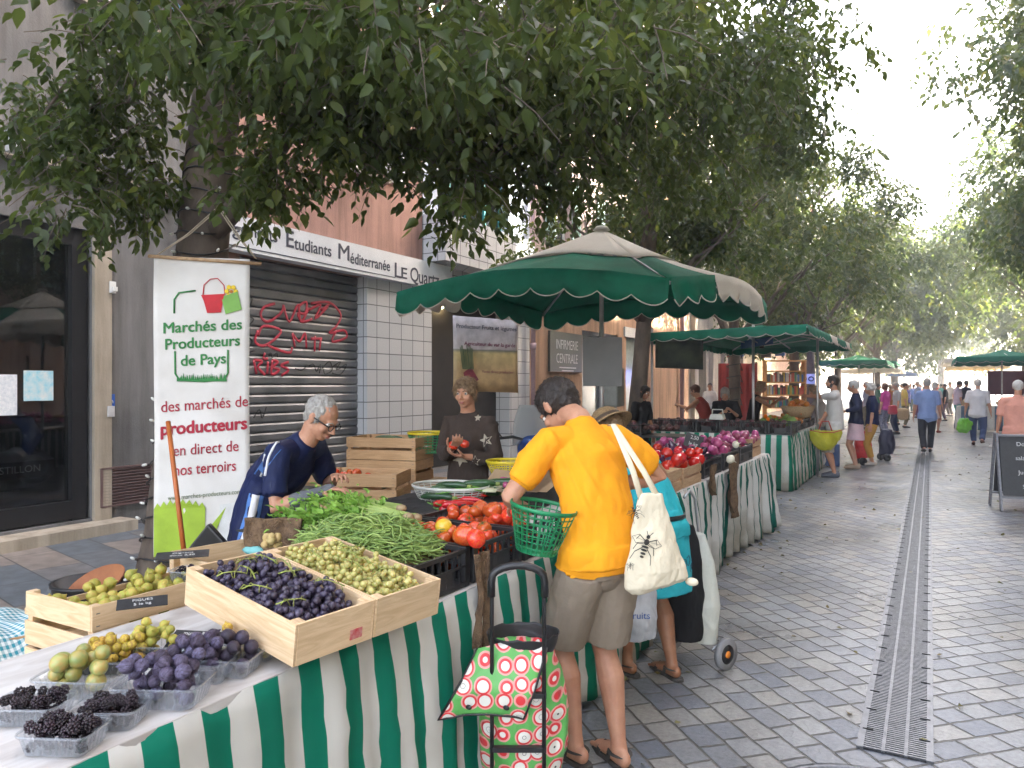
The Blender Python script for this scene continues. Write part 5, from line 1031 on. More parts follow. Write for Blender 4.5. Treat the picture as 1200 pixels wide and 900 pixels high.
drape('striped cloth gathered in deep pleats along the red onion table', [(-2.7, 4.99), (-1.62, 4.99), (-1.62, 8.9), (-2.75, 8.9)], .85, .03, str_n, .045, .3, .02, sweep=lambda t: 1.6*sin(t*9))
table('table at the street corner under the row of black crates, third along', -4.1, -1.9, 12.02, 12.75, .85); table('side table of the third stall running up the street', -2.55, -1.9, 12.78, 15.4, .85)
drape('bright green and white striped cloth round the corner of the third stall', [(-4.15, 12.0), (-1.88, 12.0), (-1.88, 15.5), (-2.5, 15.5)], .86, .02, str_g, .014, .3, .012)
# back benches behind the nearest stall
table('low back bench behind the nearest crates', -3.5, -2.37, .9, 2.4, .53, brownw)

def plank(c, d, rot=0): return MB().box(c, d, rot)
def slat_mesh(d): return MB().box((0, 0, 0), d).mesh('slat')
def wood_crate(label, M4, w_=.5, d_=.3, h=.13, wm=None, rows=2, group=None, drop_=0, post=.028, high_post=0, gap=.02, solid_long=False):
    """open slatted crate; local origin at the middle of its base, w_ along x, d_ along y"""
    r = empty('wooden_crate', (0, 0, 0), label, 'crate', group); r.matrix_world = M4; wm = wm or pine; t = .008
    MB().box((0, 0, .004), (w_-.004, d_-.004, .006)).build('base_board', wm, r)
    for sx in (-1, 1):
        for sy in (-1, 1): MB().box((sx*(w_/2-post/2-t), sy*(d_/2-post/2-t), h/2+high_post/2), (post, post, h+high_post)).build('corner_post', wm, r, bevel=.002)
    sh = (h-gap*(rows-1))/rows
    for i in range(rows):
        z = sh/2+i*(sh+gap)
        for s in (-1, 1):
            dz = drop_ if (s > 0 and i == rows-1) else 0; MB().box((0, s*(d_/2-t/2), z-dz/2), (w_, t, sh-dz)).build('slat', wm, r, bevel=.0015)
            MB().box((s*(w_/2-t/2+.0005), 0, z), (t, d_-2*t-.002, sh)).build('slat', CROSS[wm], r, bevel=.0015)
    g = MB()
    for sx in (-1, 1):
        for i in range(rows):
            for k in (-.25, .25): g.box((sx*(w_/2-.02), -(d_/2+.0008), (i+.5)*(h/rows)+k*sh), (.012, .0016, .0025))
    g.build('staples', steel, r); return r
def black_crate(label, M4, w_=.6, d_=.4, h=.15, group=None):
    r = empty('plastic_crate', (0, 0, 0), label, 'crate', group); r.matrix_world = M4
    MB().box((0, 0, .006), (w_-.01, d_-.01, .008)).build('base', blackpl, r)
    for (ax, L_, o, s) in (('x', w_, d_, -1), ('x', w_, d_, 1), ('y', d_, w_, -1), ('y', d_, w_, 1)):
        g = MB(); rot = 0 if ax == 'x' else R(90); P = lambda u, z: ((u, s*(o/2-.006), z) if ax == 'x' else (s*(o/2-.006), u, z)); D = lambda a, z, th=.01: ((a, th, z) if ax == 'x' else (th, a, z))
        lw = L_-.012 if ax == 'x' else L_-.026
        g.box(P(0, h-.008), D(lw, .016, .014)); g.box(P(0, .012), D(lw, .018)); g.box(P(0, h*.55), D(lw, .01))
        n = int(L_/.045)
        for i in range(n+1):
            u = -L_/2+.02+(L_-.04)*i/n; g.box(P(u, h/2), D(.009, h-.02, .0085))
        g.box(P(0, h*.3), D(L_*.42, h*.42, .007)); g.build('side_lattice', blackpl, r)
    g = MB()
    for sx in (-1, 1):
        for sy in (-1, 1): g = MB(); g.box((sx*(w_/2-.016), sy*(d_/2-.016), h/2+.004), (.034, .034, h+.008)); g.build('corner', blackpl, r, bevel=.004)
    return r
def XY(x, y, z, rz=0, rx=0, ry=0): return Matrix.Translation((x, y, z)) @ Matrix.Rotation(rz, 4, 'Z') @ Matrix.Rotation(rx, 4, 'X') @ Matrix.Rotation(ry, 4, 'Y')
# grape crates: tilted towards the street, long side across the table
def crate_frame(P1, P2, P4):     # P1 near front corner, P2 far front corner, P4 near back corner (rim)
    P1, P2, P4 = Vector(P1), Vector(P2), Vector(P4); x = (P4-P1).normalized(); y = (P2-P1); y = (y-x*y.dot(x)).normalized(); z = x.cross(y)
    if z.z < 0: z = -z; 
    return P1, x, y, z
def tilt_crate(label, P1, x, y, z, w_, d_, h):
    M4 = Matrix((-x, -y, z)).transposed().to_4x4(); c = P1+x*w_/2+y*d_/2-z*h; M4.translation = c
    return wood_crate(label, M4, w_, d_, h, pine, 1, solid_long=False, post=.03), M4
P1, gx, gy, gz = crate_frame((-1.49, 1.457, 1.0), (-1.41, 2.0, 1.005), (-2.02, 1.53, 1.07))
GC1, GM1 = tilt_crate('pale pine crate full of dark grapes, tilted over the table edge', P1, gx, gy, gz, .56, .285, .12)
GC2, GM2 = tilt_crate('pale pine crate full of white grapes, beside the dark grape crate', P1+gy*.289, gx, gy, gz, .56, .285, .12)
tag(MB().box((-1.86, 2.0, .892), (.16, .16, .08)).build('wooden_block', pine2, bevel=.003), 'upturned wooden box propping up the grape crates', 'box')
MB().box((.282, -.075, .035), (.002, .045, .03)).build('label', mat('label_red', (.55, .03, .04), (.6, .3, .28), 60, .6), GC1)
# fig crates at the back
FC1 = wood_crate('pine crate of green figs with a small slate, standing left of the grapes', XY(-2.57, 1.73, .74, R(90)), .60, .40, .185, pine, 2, drop_=.06); FC0 = wood_crate('lower pine crate in the stack under the green figs', XY(-2.57, 1.73, .545, R(90)), .60, .40, .185, pine, 2)
wood_crate('tall cornered wooden crate with a price slate laid on top, behind the dark grapes', XY(-2.62, 2.24, .56, R(78)), .44, .38, .37, pine, 3); 
# slates
slate = mat('slate_black', (.03, .031, .035), (.022, .022, .025), 30, .5); chalk = mat('chalk', (.7, .7, .7), rough=.9)
def price_slate(label, M4, w_, h, lines, sz=.02):
    o = MB().box((0, 0, 0), (w_, h, .003)).build('price_slate', slate); o.matrix_world = M4; tag(o, label, 'price sign')
    for i, s_ in enumerate(lines): text(s_, sz, chalk, o, Matrix.Translation((0, (len(lines)-1)*sz*.65-i*sz*1.25, .003)) @ Matrix.Rotation(U(-.05, .05), 4, 'Z'), sx=.9, ext=.0003)
    return o
def lay(px, py, z, rz=0, rx=0, ry=0): p = ground(px, py, z); return Matrix.Translation(p) @ Matrix.Rotation(TH+rz, 4, 'Z') @ Matrix.Rotation(rx, 4, 'X') @ Matrix.Rotation(ry, 4, 'Y')
price_slate('small chalk price slate with handwriting leaning among the punnets', lay(226, 752, .90, R(-8), R(25)), .15, .085, ['mures 3,50', 'figues 4 la', 'barquette'], .022)
price_slate('chalk slate lying on the green figs in the crate', lay(167, 706, .935, R(25), R(12)), .15, .07, ['FIGUES', '5 le kg'], .022)
price_slate('dark slate resting on the tall wooden crate in front of the banner', lay(214, 650, .955, R(20), R(4)), .20, .10, ['Oignons', 'doux 2,50'], .026)
# bin and left-hand bits
terra = mat('terracotta', (.42, .17, .07), (.3, .11, .05), 5, .7)
bk_ = empty('rubber_bucket', ground(108, 683, .34)-UP*.34, 'black rubber tub on the pavement with a terracotta basin inside', 'bucket'); MB().lathe([(0, .01), (.17, .01), (.235, .34), (.245, .345), (.245, .36), (.225, .36), (.16, .03), (0, .03)], n=32).build('tub', blackpl, bk_)
tb_ = MB().lathe([(0, -.06), (.1, -.055), (.19, .05), (.185, .055), (.09, -.04), (0, -.045)], n=30, M=Matrix.Rotation(R(28), 3, 'X')).build('terracotta_basin', terra); tb_.location = Vector(bk_.location)+Vector((.04, .02, .3)); tag(tb_, 'terracotta basin tilted inside the black tub', 'basin')
wood_crate('old open crate with a checked cloth over it, at the left edge', XY(-3.05, 1.42, .60, R(70)), .5, .34, .14, brownw, 1)
def check_mat():
    m, nt, b = newmat('checked_cloth'); tc = nt.nodes.new('ShaderNodeTexCoord'); sc_ = []
    for d in ('X', 'Y'):
        wv = nt.nodes.new('ShaderNodeTexWave'); wv.bands_direction = d; wv.inputs['Scale'].default_value = 16; nt.links.new(tc.outputs['Object'], wv.inputs[0]); sc_.append(ramp(nt, wv.outputs[0], (.03, .25, .32), (.7, .75, .75), .45, .55))
    nt.links.new(mixc(nt, .5, sc_[0], sc_[1]), b.inputs['Base Color']); b.inputs['Roughness'].default_value = .9; return m
p = ground(6, 722, .78); tag(MB().grid(lambda u, v: (p.x+(u-.5)*.5, p.y+(v-.5)*.42, p.z-.02+.04*noise.noise(Vector((u*4, v*4, 2)))-.9*max(0, abs(u-.5)-.3)**1.3-.6*max(0, abs(v-.5)-.3)), 30, 30).build('checked_cloth', check_mat(), solid=.003), 'turquoise and white checked cloth thrown over the old crate', 'cloth')
burlap = mat('burlap', (.20, .125, .07), (.10, .06, .035), 30, .95, bs=1.0, bscale=140)
def rag(label, c, w_, h, mt=burlap, ax=(0, 1, 0), name='burlap_cloth', out=.06, thick=.004):
    c = Vector(c); ax = Vector(ax).normalized(); nn = ax.cross(UP); s0 = U(0, 30)
    def fn(u, v):
        k = 1-.35*v*abs(sin(3*u+s0)); return c+ax*((u-.5)*w_*k+.03*sin(v*5+s0)*v)-UP*(v*h*(1-.12*noise.noise(Vector((u*3, s0, 0)))))+nn*(out*(.4*sin(u*11+s0)+.6*noise.noise(Vector((u*6, v*4, s0))))*(.25+v*.6)+.012)
    return tag(MB().grid(fn, 26, 26).build(name, mt, solid=thick), label, 'sacking')
rag('ragged strip of burlap hanging between the bean crate and the tomato crate', (-1.545, 2.485, .99), .11, .36)
rag('brown burlap hanging over the front of the red onion table', (-1.575, 6.9, 1.0), .42, .55, out=.07); rag('short fold of burlap over the onion table edge, left of the longer one', (-1.585, 6.2, .98), .2, .25)
# vegetable stand crates
BC1 = black_crate('black plastic crate heaped with green beans', XY(-1.89, 2.28, .853), .6, .4, .15); BC2 = black_crate('black plastic crate of ripe tomatoes behind the shopping trolley handle', XY(-1.89, 2.71, .853), .6, .4, .15); BC3 = black_crate('black plastic crate of tomatoes partly hidden by the green basket', XY(-1.89, 3.14, .853), .6, .4, .15)
blkcloth = mat('black_cloth', (.03, .03, .032), (.02, .02, .022), 8, .9, bs=.4, bscale=40)
def bumpy(x, y, s): return .012*noise.noise(Vector((x*5, y*5, s)))
tag(MB().box((-2.55, 3.55, .897), (.66, 2.0, .085)).build('riser_board', brownw), 'low wooden riser on the deep table under the black cloth', 'board')
tag(MB().grid(lambda u, v: (-2.9+u*.72, 2.45+v*2.15, .948+bumpy(u*2, v*4, 1)-(.09 if u > .97 else 0)), 40, 60).build('black_cloth', blkcloth, solid=.004), 'black cloth spread behind the tomato crates', 'cloth')
# crates behind, near the woman trader
stand = empty('back_stand', at(455, 590, 5.7)*1, 'dark steel stand holding the crates of courgettes', 'stand'); stand.location.z = 0; MB().box((0, 0, .9), (1.5, .55, .03)).build('shelf', pine2, stand); 
for sx in (-.7, -.25, .2, .7):
    for sy in (-.22, .22): MB().bar((sx, sy, 0), (sx, sy, .89), .03).build('leg', steel, stand)
    MB().bar((sx, -.22, .1), (sx, .22, .8), .015).build('brace', steel, stand)
stand.rotation_euler = (0, 0, R(14)); sM = lambda x, y, z, rz=0: Matrix.Translation(stand.location) @ Matrix.Rotation(R(14+rz), 4, 'Z') @ Matrix.Translation((x, y, z))
UC = [wood_crate('brown crate of courgettes, on top of the taller stack by the tiled pillar', sM(.02, 0, 1.085), .56, .36, .165, brownw, 2), wood_crate('brown crate of courgettes, lower one of the taller stack by the tiled pillar', sM(.02, 0, .916), .56, .36, .165, brownw, 2)]
q = at(428, 590, 5.05); lowM = lambda z: Matrix.Translation((q.x, q.y, z)) @ Matrix.Rotation(R(22), 4, 'Z')
LC = [wood_crate('brown crate with red and green vegetables, top of the stack nearest the grey haired trader', lowM(.87), .54, .36, .19, brownw, 2), wood_crate('middle brown crate of the stack nearest the grey haired trader', lowM(.67), .54, .36, .19, brownw, 2), wood_crate('bottom brown crate of the stack nearest the grey haired trader', lowM(.47), .54, .36, .19, brownw, 2)]
tag(MB().box((0, 0, 0), (.6, .4, .466)).build('crate_base', blackpl), 'dark crate on the ground under the brown crate stack', 'crate').location = (q.x, q.y, .234)
# woven / plastic baskets
def basket(label, M4, r0, r1, h, mt, rim, sx=1, slots=26, name='plastic_basket', handles=False, rows=7):
    b = empty(name, (0, 0, 0), label, 'basket'); b.matrix_world = M4; g = MB()
    for i in range(slots):
        a = 2*pi*i/slots; g.bar((r0*cos(a)*sx, r0*sin(a), 0), (r1*cos(a)*sx, r1*sin(a), h), .0055, .0022, side=(cos(a), sin(a), 0))
    for k in range(1, rows):
        t = k/rows; r = r0+(r1-r0)*t; g.tube([(r*cos(q)*sx, r*sin(q), h*t) for q in [i*2*pi/32 for i in range(32)]], [(.0012, .003)]*32, 6, closed=True)
    g.build('lattice', mt, b); MB().lathe([(0, 0), (r0, 0), (r0, .004), (0, .004)], n=32, sx=sx).build('base', mt, b)
    MB().tube([(r1*cos(q)*sx, r1*sin(q), h) for q in [i*2*pi/40 for i in range(40)]], [(.004, .009)]*40, 8, side=None, closed=True).build('rim', rim, b)
    return b
yel = mat('yellow_plastic', (.85, .68, .03), rough=.35, transl=.2); grn = mat('green_plastic', (.02, .30, .12), rough=.35, transl=.2); wht = mat('white_plastic', (.68, .68, .62), rough=.4)
basket('yellow slotted plastic basket standing among the vegetables', Matrix.Translation(at(595, 558, 4.95)), .10, .145, .1, yel, yel)
basket('green plastic shopping basket held against the tomatoes by the man in yellow', Matrix.Translation(at(628, 646, 3.12)) @ Matrix.Rotation(R(20), 4, 'Z') @ Matrix.Rotation(R(10), 4, 'Y'), .085, .14, .19, grn, grn, 1.0)
basket('green basket with yellow rim on the stand beside the courgette crates', Matrix.Translation(at(502, 530, 5.75)), .12, .16, .15, grn, yel)
basket('oval white slotted plastic basket under the courgettes and spring onions', Matrix.Translation(at(528, 588, 4.55)), .16, .2, .1, wht, wht, 1.25)
# shopping trolley with watermelon print
hx = at(607, 660, 2.62); hx.z = 0
fd = (Vector((-.45, .9, 0))).normalized(); rg = CR.copy()
tr = empty('shopping_trolley', (hx.x, hx.y, 0), 'shopping trolley with red, white and green watermelon print bag and black handle', 'shopping trolley'); rg = CR; fw2 = CF
pt = lambda x, y, z: rg*x+fw2*y+UP*z
arch = [pt(-.092, 0, .05), pt(-.092, 0, .93)]+[pt(-.092+.092*(1-cos(a))*1.0, 0, .955+.05*sin(a)) for a in [i*pi/8 for i in range(1, 8)]]+[pt(.092, 0, .93), pt(.092, 0, .05)]
MB().tube(arch, .0075, 8).build('frame', black_m, tr)
MB().tube([pt(-.094, 0, .90), pt(-.094, 0, .95)]+[pt(-.094*cos(a), 0, .962+.048*sin(a)) for a in [i*pi/10 for i in range(1, 10)]]+[pt(.094, 0, .95), pt(.094, 0, .90)], [.014]*13, 12, side=None).build('handle', black_m, tr)
def melon_mat():
    m, nt, b = newmat('watermelon_print'); L = nt.links.new; tc = nt.nodes.new('ShaderNodeTexCoord'); vo = nt.nodes.new('ShaderNodeTexVoronoi'); vo.inputs['Scale'].default_value = 15.5; vo.inputs['Randomness'].default_value = .4
    mp = nt.nodes.new('ShaderNodeMapping'); mp.inputs['Rotation'].default_value = (0, 0, -TH); L(tc.outputs['Object'], mp.inputs[0]); mp2 = nt.nodes.new('ShaderNodeMapping'); mp2.inputs['Scale'].default_value = (1, .0, 1); L(mp.outputs[0], mp2.inputs[0])
    L(mp2.outputs[0], vo.inputs['Vector']); r = nt.nodes.new('ShaderNodeValToRGB'); L(vo.outputs['Distance'], r.inputs[0]); e = r.color_ramp.elements; r.color_ramp.interpolation = 'CONSTANT'
    e[0].position = 0; e[0].color = (.03, .03, .03, 1); e[1].position = .53; e[1].color = (.12, .42, .10, 1)
    for p, c in ((.03, (.8, .78, .72, 1)), (.15, (.06, .05, .05, 1)), (.165, (.8, .78, .72, 1)), (.36, (.72, .04, .05, 1)), (.45, (.8, .35, .32, 1))): q = e.new(p); q.color = c
    L(r.outputs[0], b.inputs['Base Color']); b.inputs['Roughness'].default_value = .4; return m
mel = melon_mat(); b = MB(); prof = [(.14, .12, .10), (.30, .16, .12), (.45, .165, .125), (.58, .15, .12), (.68, .115, .10)]
b.tube([pt(.02, .14, z) for z, a, c in prof], [(a, c) for z, a, c in prof], 26, side=rg); link('bag', remesh(b, .008, mel, 2, 'bag', disp=.016, dfreq=11), tr)
def fl_(u, v):
    top = pt(-.02, .05, .70); return top+rg*((u-.5)*(.25+.05*v)-.11*v)+UP*(-.23*v+.02*sin(u*3))-fw2*(.035*sin(v*pi)+.06*v+.01*noise.noise(Vector((u*5, v*4, 0))))
MB().grid(fl_, 18, 18).build('flap', mel, tr, solid=.004)
ed = [fl_(0, i/10) for i in range(11)]+[fl_(i/10, 1) for i in range(1, 11)]+[fl_(1, 1-i/10) for i in range(1, 11)]; MB().tube(ed, .005, 6).build('flap_edging', black_m, tr)
b = MB().grid(lambda u, v: pt(.02+cos(u*2*pi)*(.115+.02*v), .14+sin(u*2*pi)*(.10+.01*v), .665+.065*v+.016*noise.noise(Vector((cos(u*6.28)*3, sin(u*6.28)*3, v*2)))), 40, 8); b.build('black_lining', mat('nylon_black', (.02, .02, .022), rough=.5), tr, solid=.003)
for zz in (.55, .36): MB().bar(pt(-.10, .004, zz), pt(.10, .004, zz), .02, .018).build('strap', black_m, tr)
for s in (-1, 1):
    for i, u in ((0, .3), (1, .75)):
        if s < 0: MB().ell(fl_(u, .86)-fw2*.008, (.013, .006, .009), seg=10, rings=6).build('clasp', black_m, tr)
for s in (-1, 1): wh_ = MB().lathe([(.02, -.012), (.07, -.012), (.08, -.008), (.08, .008), (.07, .012), (.02, .012)], pt(s*.2, .02, .082), 24, M=Matrix.Rotation(R(90), 3, 'X') @ Matrix.Identity(3) if False else Matrix((fw2, UP, rg)).transposed()).build('wheel', black_m, tr)
MB().tube([pt(-.2, .02, .082), pt(.2, .02, .082)], .008, 8).build('axle', steel, tr)
# the woman's black and white trolley
hx = at(808, 450, 4.4); t2 = empty('shopping_trolley', (hx.x, hx.y, 0), 'black and cream shopping trolley with grey wheels beside the woman in turquoise', 'shopping trolley'); rg2 = (CR*.8+CF*.6).normalized(); fw3 = UP.cross(rg2)
pt2 = lambda x, y, z: rg2*x+fw3*y+UP*z; crm = cloth('trolley_cream', (.55, .56, .5)); blk = cloth('trolley_black', (.015, .015, .017))
b = MB(); b.tube([pt2(-.05, 0, z) for z in (.16, .4, .62, .82)], [(.10, .11), (.12, .12), (.11, .10), (.07, .05)], 22, side=rg2); link('bag', remesh(b, .009, blk, 2, 'bag', disp=.012, dfreq=12), t2)
b = MB(); b.tube([pt2(.07, -.02, z) for z in (.12, .35, .6, .76)], [(.07, .12), (.085, .13), (.06, .10), (.02, .04)], 18, side=rg2); link('front_panel', remesh(b, .009, crm, 2, 'bag2', disp=.008), t2)
MB().tube([pt2(.10, .0, .1), pt2(.11, 0, .6), pt2(.05, 0, .97), pt2(.0, 0, 1.02), pt2(-.05, 0, .98)], .009, 8).build('frame', alu, t2); MB().tube([pt2(.04, -.13, .1), pt2(.18, -.12, .14), pt2(.18, .12, .14), pt2(.04, .13, .1)], .007, 8).build('foot_bar', alu, t2)
gw = mat('grey_rubber', (.25, .25, .26), rough=.6); org = mat('orange_hub', (.8, .25, .02), rough=.4)
for y in (-.2, .2):
    for s in ((-.03,) if False else (.08,)):
        w_ = MB().lathe([(.05, -.012), (.088, -.014), (.09, .014), (.05, .012)], n=26, M=Matrix((rg2, UP, fw3)).transposed()).build('wheel', gw, t2, loc=pt2(s, y, .09)); MB().lathe([(0, -.013), (.055, -.013), (.055, .013), (0, .013)], n=20, M=Matrix((rg2, UP, fw3)).transposed()).build('rim', black_m, w_); MB().lathe([(0, -.018), (.02, -.018), (.02, .018), (0, .018)], n=14, M=Matrix((rg2, UP, fw3)).transposed()).build('hub', org, w_)
b = MB(); c = at(746, 712, 3.85); b.tube([UP*.16, UP*.08, -UP*.05, -UP*.16], [(.09, .03), (.11, .05), (.12, .07), (.11, .05)], 20, side=CR); o = link('shopping_bag', remesh(b, .007, mat('plastic_bag_white', (.6, .62, .66), rough=.35, transl=.2), 2, 'bag', disp=.02, dfreq=14), None); o.location = c; tag(o, 'white plastic carrier bag between the yellow shirt man and the woman', 'bag')
text('Fruits', .05, mat('bag_blue', (.05, .12, .4), rough=.5), o, frame_at(-CF*.075-UP*.02, CR, UP))
# hanging banner of the farmers' market
bz = 4.72; bc = at(237, 476, bz); bw_, bh = .575, 1.89
def banner_mat():
    m, nt, b = newmat('banner_cloth'); L = nt.links.new; tc = nt.nodes.new('ShaderNodeTexCoord'); no = N(nt, 'ShaderNodeTexNoise', Scale=3.0, Detail=5); L(tc.outputs['Object'], no.inputs[0]); L(ramp(nt, no.outputs[0], (.60, .57, .53), (.72, .70, .67)), b.inputs['Base Color']); b.inputs['Roughness'].default_value = .75; return m
BA = empty('market_banner', bc, 'tall white hanging banner reading Marchés des Producteurs de Pays, hung from the nearest tree', 'banner')
br_ = (CR*.985+CF*.17).normalized(); bn_ = br_.cross(UP)      # towards the camera
bp = lambda u, v, o=0: br_*u+UP*v+bn_*(min(o, .006)+.012*sin(v*4.5+u*3)+.008*noise.noise(Vector((u*5, v*3, 0))))
MB().grid(lambda u, v: bp((u-.5)*bw_*(1-.0*v), (v-.5)*bh), 16, 40).build('cloth', banner_mat(), BA, solid=.002)
q = lambda px, py: ((px-237)/105*bw_, (476-py)/348*bh)
bd = mat('banner_green', (.03, .22, .05), rough=.7); br2 = mat('banner_red', (.42, .015, .04), rough=.7); bl = mat('banner_lime', (.36, .52, .04), rough=.7); bred = mat('basket_red', (.6, .02, .03), rough=.7); byel = mat('flower_yellow', (.85, .6, .03), rough=.7)
def btext(s_, px, py, wpx, size, m, bold=0, par=None):
    u, v = q(px, py); o = text(s_, size, m, BA, Matrix.Identity(4), bold=bold); vs = [x.co.x for x in o.data.vertices]; w_ = wpx/105*bw_/(max(vs)-min(vs))
    for x in o.data.vertices: x.co = bp(u+x.co.x*w_, v+x.co.y+.07*x.co.x*w_, .0055+x.co.z)
    o.data.update()
for s_, px, py, wp, sz, m, bo in (('Marchés des', 238, 383, 86, .095, bd, .0022), ('Producteurs', 238, 402, 82, .095, bd, .0022), ('de Pays', 239, 422, 50, .095, bd, .0022), ('des marchés de', 240, 474, 96, .10, br2, .0004), ('producteurs', 239, 500, 96, .112, br2, .004), ('en direct de', 241, 526, 72, .10, br2, .0004), ('nos terroirs', 240, 549, 68, .10, br2, .0008), ('www.marches-producteurs.com', 240, 580, 80, .042, mat('banner_grey', (.15, .2, .1), rough=.7), 0)): btext(s_, px, py, wp, sz, m, bo)
def bline(pts, r, m, nm): MB().tube([bp(*q(*p_), .012) for p_ in pts], [(.0015, r)]*len(pts), 6, side=bn_).build(nm, m, BA)
bline([(207, 368), (207, 352), (212, 344), (230, 341)], .006, bd, 'logo_frame'); bline([(208, 412), (208, 438), (213, 446), (240, 447), (262, 445), (266, 437), (266, 410)], .006, bd, 'logo_frame')
g = MB()
for i in range(26): x = 211+i*2.1; g.poly([bp(*q(x-1.5, 447), .012), bp(*q(x+1.5, 447), .012), bp(*q(x+U(-1, 1), 441-U(0, 4)), .012)], bn_*.002)
g.build('logo_grass', bd, BA)
MB().poly([bp(*q(*p_), .014) for p_ in ((236, 346), (262, 344), (260, 352), (258, 366), (243, 367), (239, 353))], bn_*.003).build('logo_basket', bred, BA); bline([(238, 346), (239, 334), (246, 327), (254, 326), (261, 334), (262, 345)], .0035, bred, 'logo_basket_handle')
MB().poly([bp(*q(*p_), .019) for p_ in ((258, 348), (276, 341), (281, 362), (263, 368))], bn_*.003).build('logo_tag', mat('tag_green', (.2, .42, .08), rough=.7), BA)
g = MB()
for i in range(6): g.ell(bp(*q(269+5*cos(i*pi/3), 341+5.5*sin(i*pi/3)), .026), (.016, .016, .003), M=Matrix((br_, UP, bn_)).transposed(), seg=8, rings=5)
g.build('logo_flower', byel, BA); MB().ell(bp(*q(269, 341), .03), (.011, .011, .004), M=Matrix((br_, UP, bn_)).transposed()).build('logo_flower_centre', mat('flower_orange', (.6, .2, .02), rough=.7), BA)
g = MB(); g.poly([bp(-bw_/2*.99, -bh*.5, .01)]+[bp(-bw_/2*.99+bw_*.99*i/30, -bh*.5+.30+.03*sin(i*.2)+(.03 if i % 2 else 0), .010) for i in range(0, 17)]+[bp(-bw_/2+bw_*.53, -bh*.5, .01)], bn_*.002); g.build('grass_print', bl, BA)
g = MB(); g.poly([bp(bw_*.04, -bh*.5, .01), bp(bw_*.25, -bh*.5+.3, .01), bp(bw_*.10, -bh*.5+.19, .01), bp(.03, -bh*.5+.17, .01)], bn_*.003); g.build('grass_print', bl, BA)
MB().poly([bp(*q(*p_), .016) for p_ in ((256, 592), (283, 589), (283, 634), (256, 634))], bn_*.001).build('logo_card', mat('card_white', (.7, .7, .68), rough=.7), BA); g = MB(); g.poly([bp(*q(*p_), .019) for p_ in ((262, 612), (276, 596), (279, 600), (268, 614))], bn_*.002); g.poly([bp(*q(*p_), .019) for p_ in ((268, 616), (280, 604), (281, 610), (272, 619))], bn_*.002); g.build('logo_leaf', mat('leaf_print', (.1, .4, .08), rough=.7), BA)
btext('AGRICULTURES', 270, 622, 24, .02, br2, 0); btext('& TERRITOIRES', 270, 627, 24, .018, bd, 0)
MB().tube([br_*-.32+UP*(bh/2), br_*.36+UP*(bh/2-.03)], .011, 8).build('top_rod', pine2, BA)
rope = mat('rope', (.45, .38, .28), rough=.9); kn = at(255, 243, 4.78)-bc
for e in (br_*-.28, br_*.33): 
    for k in (0, .015): MB().tube([e+UP*(bh/2), e.lerp(kn-UP*bh/2, .5)+UP*(bh/2)-UP*.02+br_*k, kn+br_*k], .004, 6).build('rope', rope, BA)
# broom handle, black bin lid
bo = MB().tube([at(197, 494, 4.3), at(216, 650, 4.05)], .0135, 8); tag(bo.build('broom_handle', mat('orange_wood', (.5, .14, .03), (.4, .1, .02), 9, .45)), 'orange wooden broom handle leaning in front of the banner', 'broom handle')
g = MB(); c = at(243, 645, 3.9); g.poly([c+CR*-.15-UP*.05, c+CR*0+UP*.14, c+CR*.16-UP*.04, c+CR*.1-UP*.1, c-CR*.1-UP*.12], CF*.05); tag(g.build('black_bag', mat('bin_bag', (.012, .012, .013), rough=.3), bevel=.01), 'folded black plastic sheet standing behind the wooden crate by the banner', 'plastic sheet')
tag(MB().ell(at(297, 645, 3.3), (.06, .03, .02), nz=.4).build('paper_bundle', mat('turq_paper', (.2, .5, .5), rough=.7)), 'small crumpled turquoise wrapper beside the trader', 'wrapper')

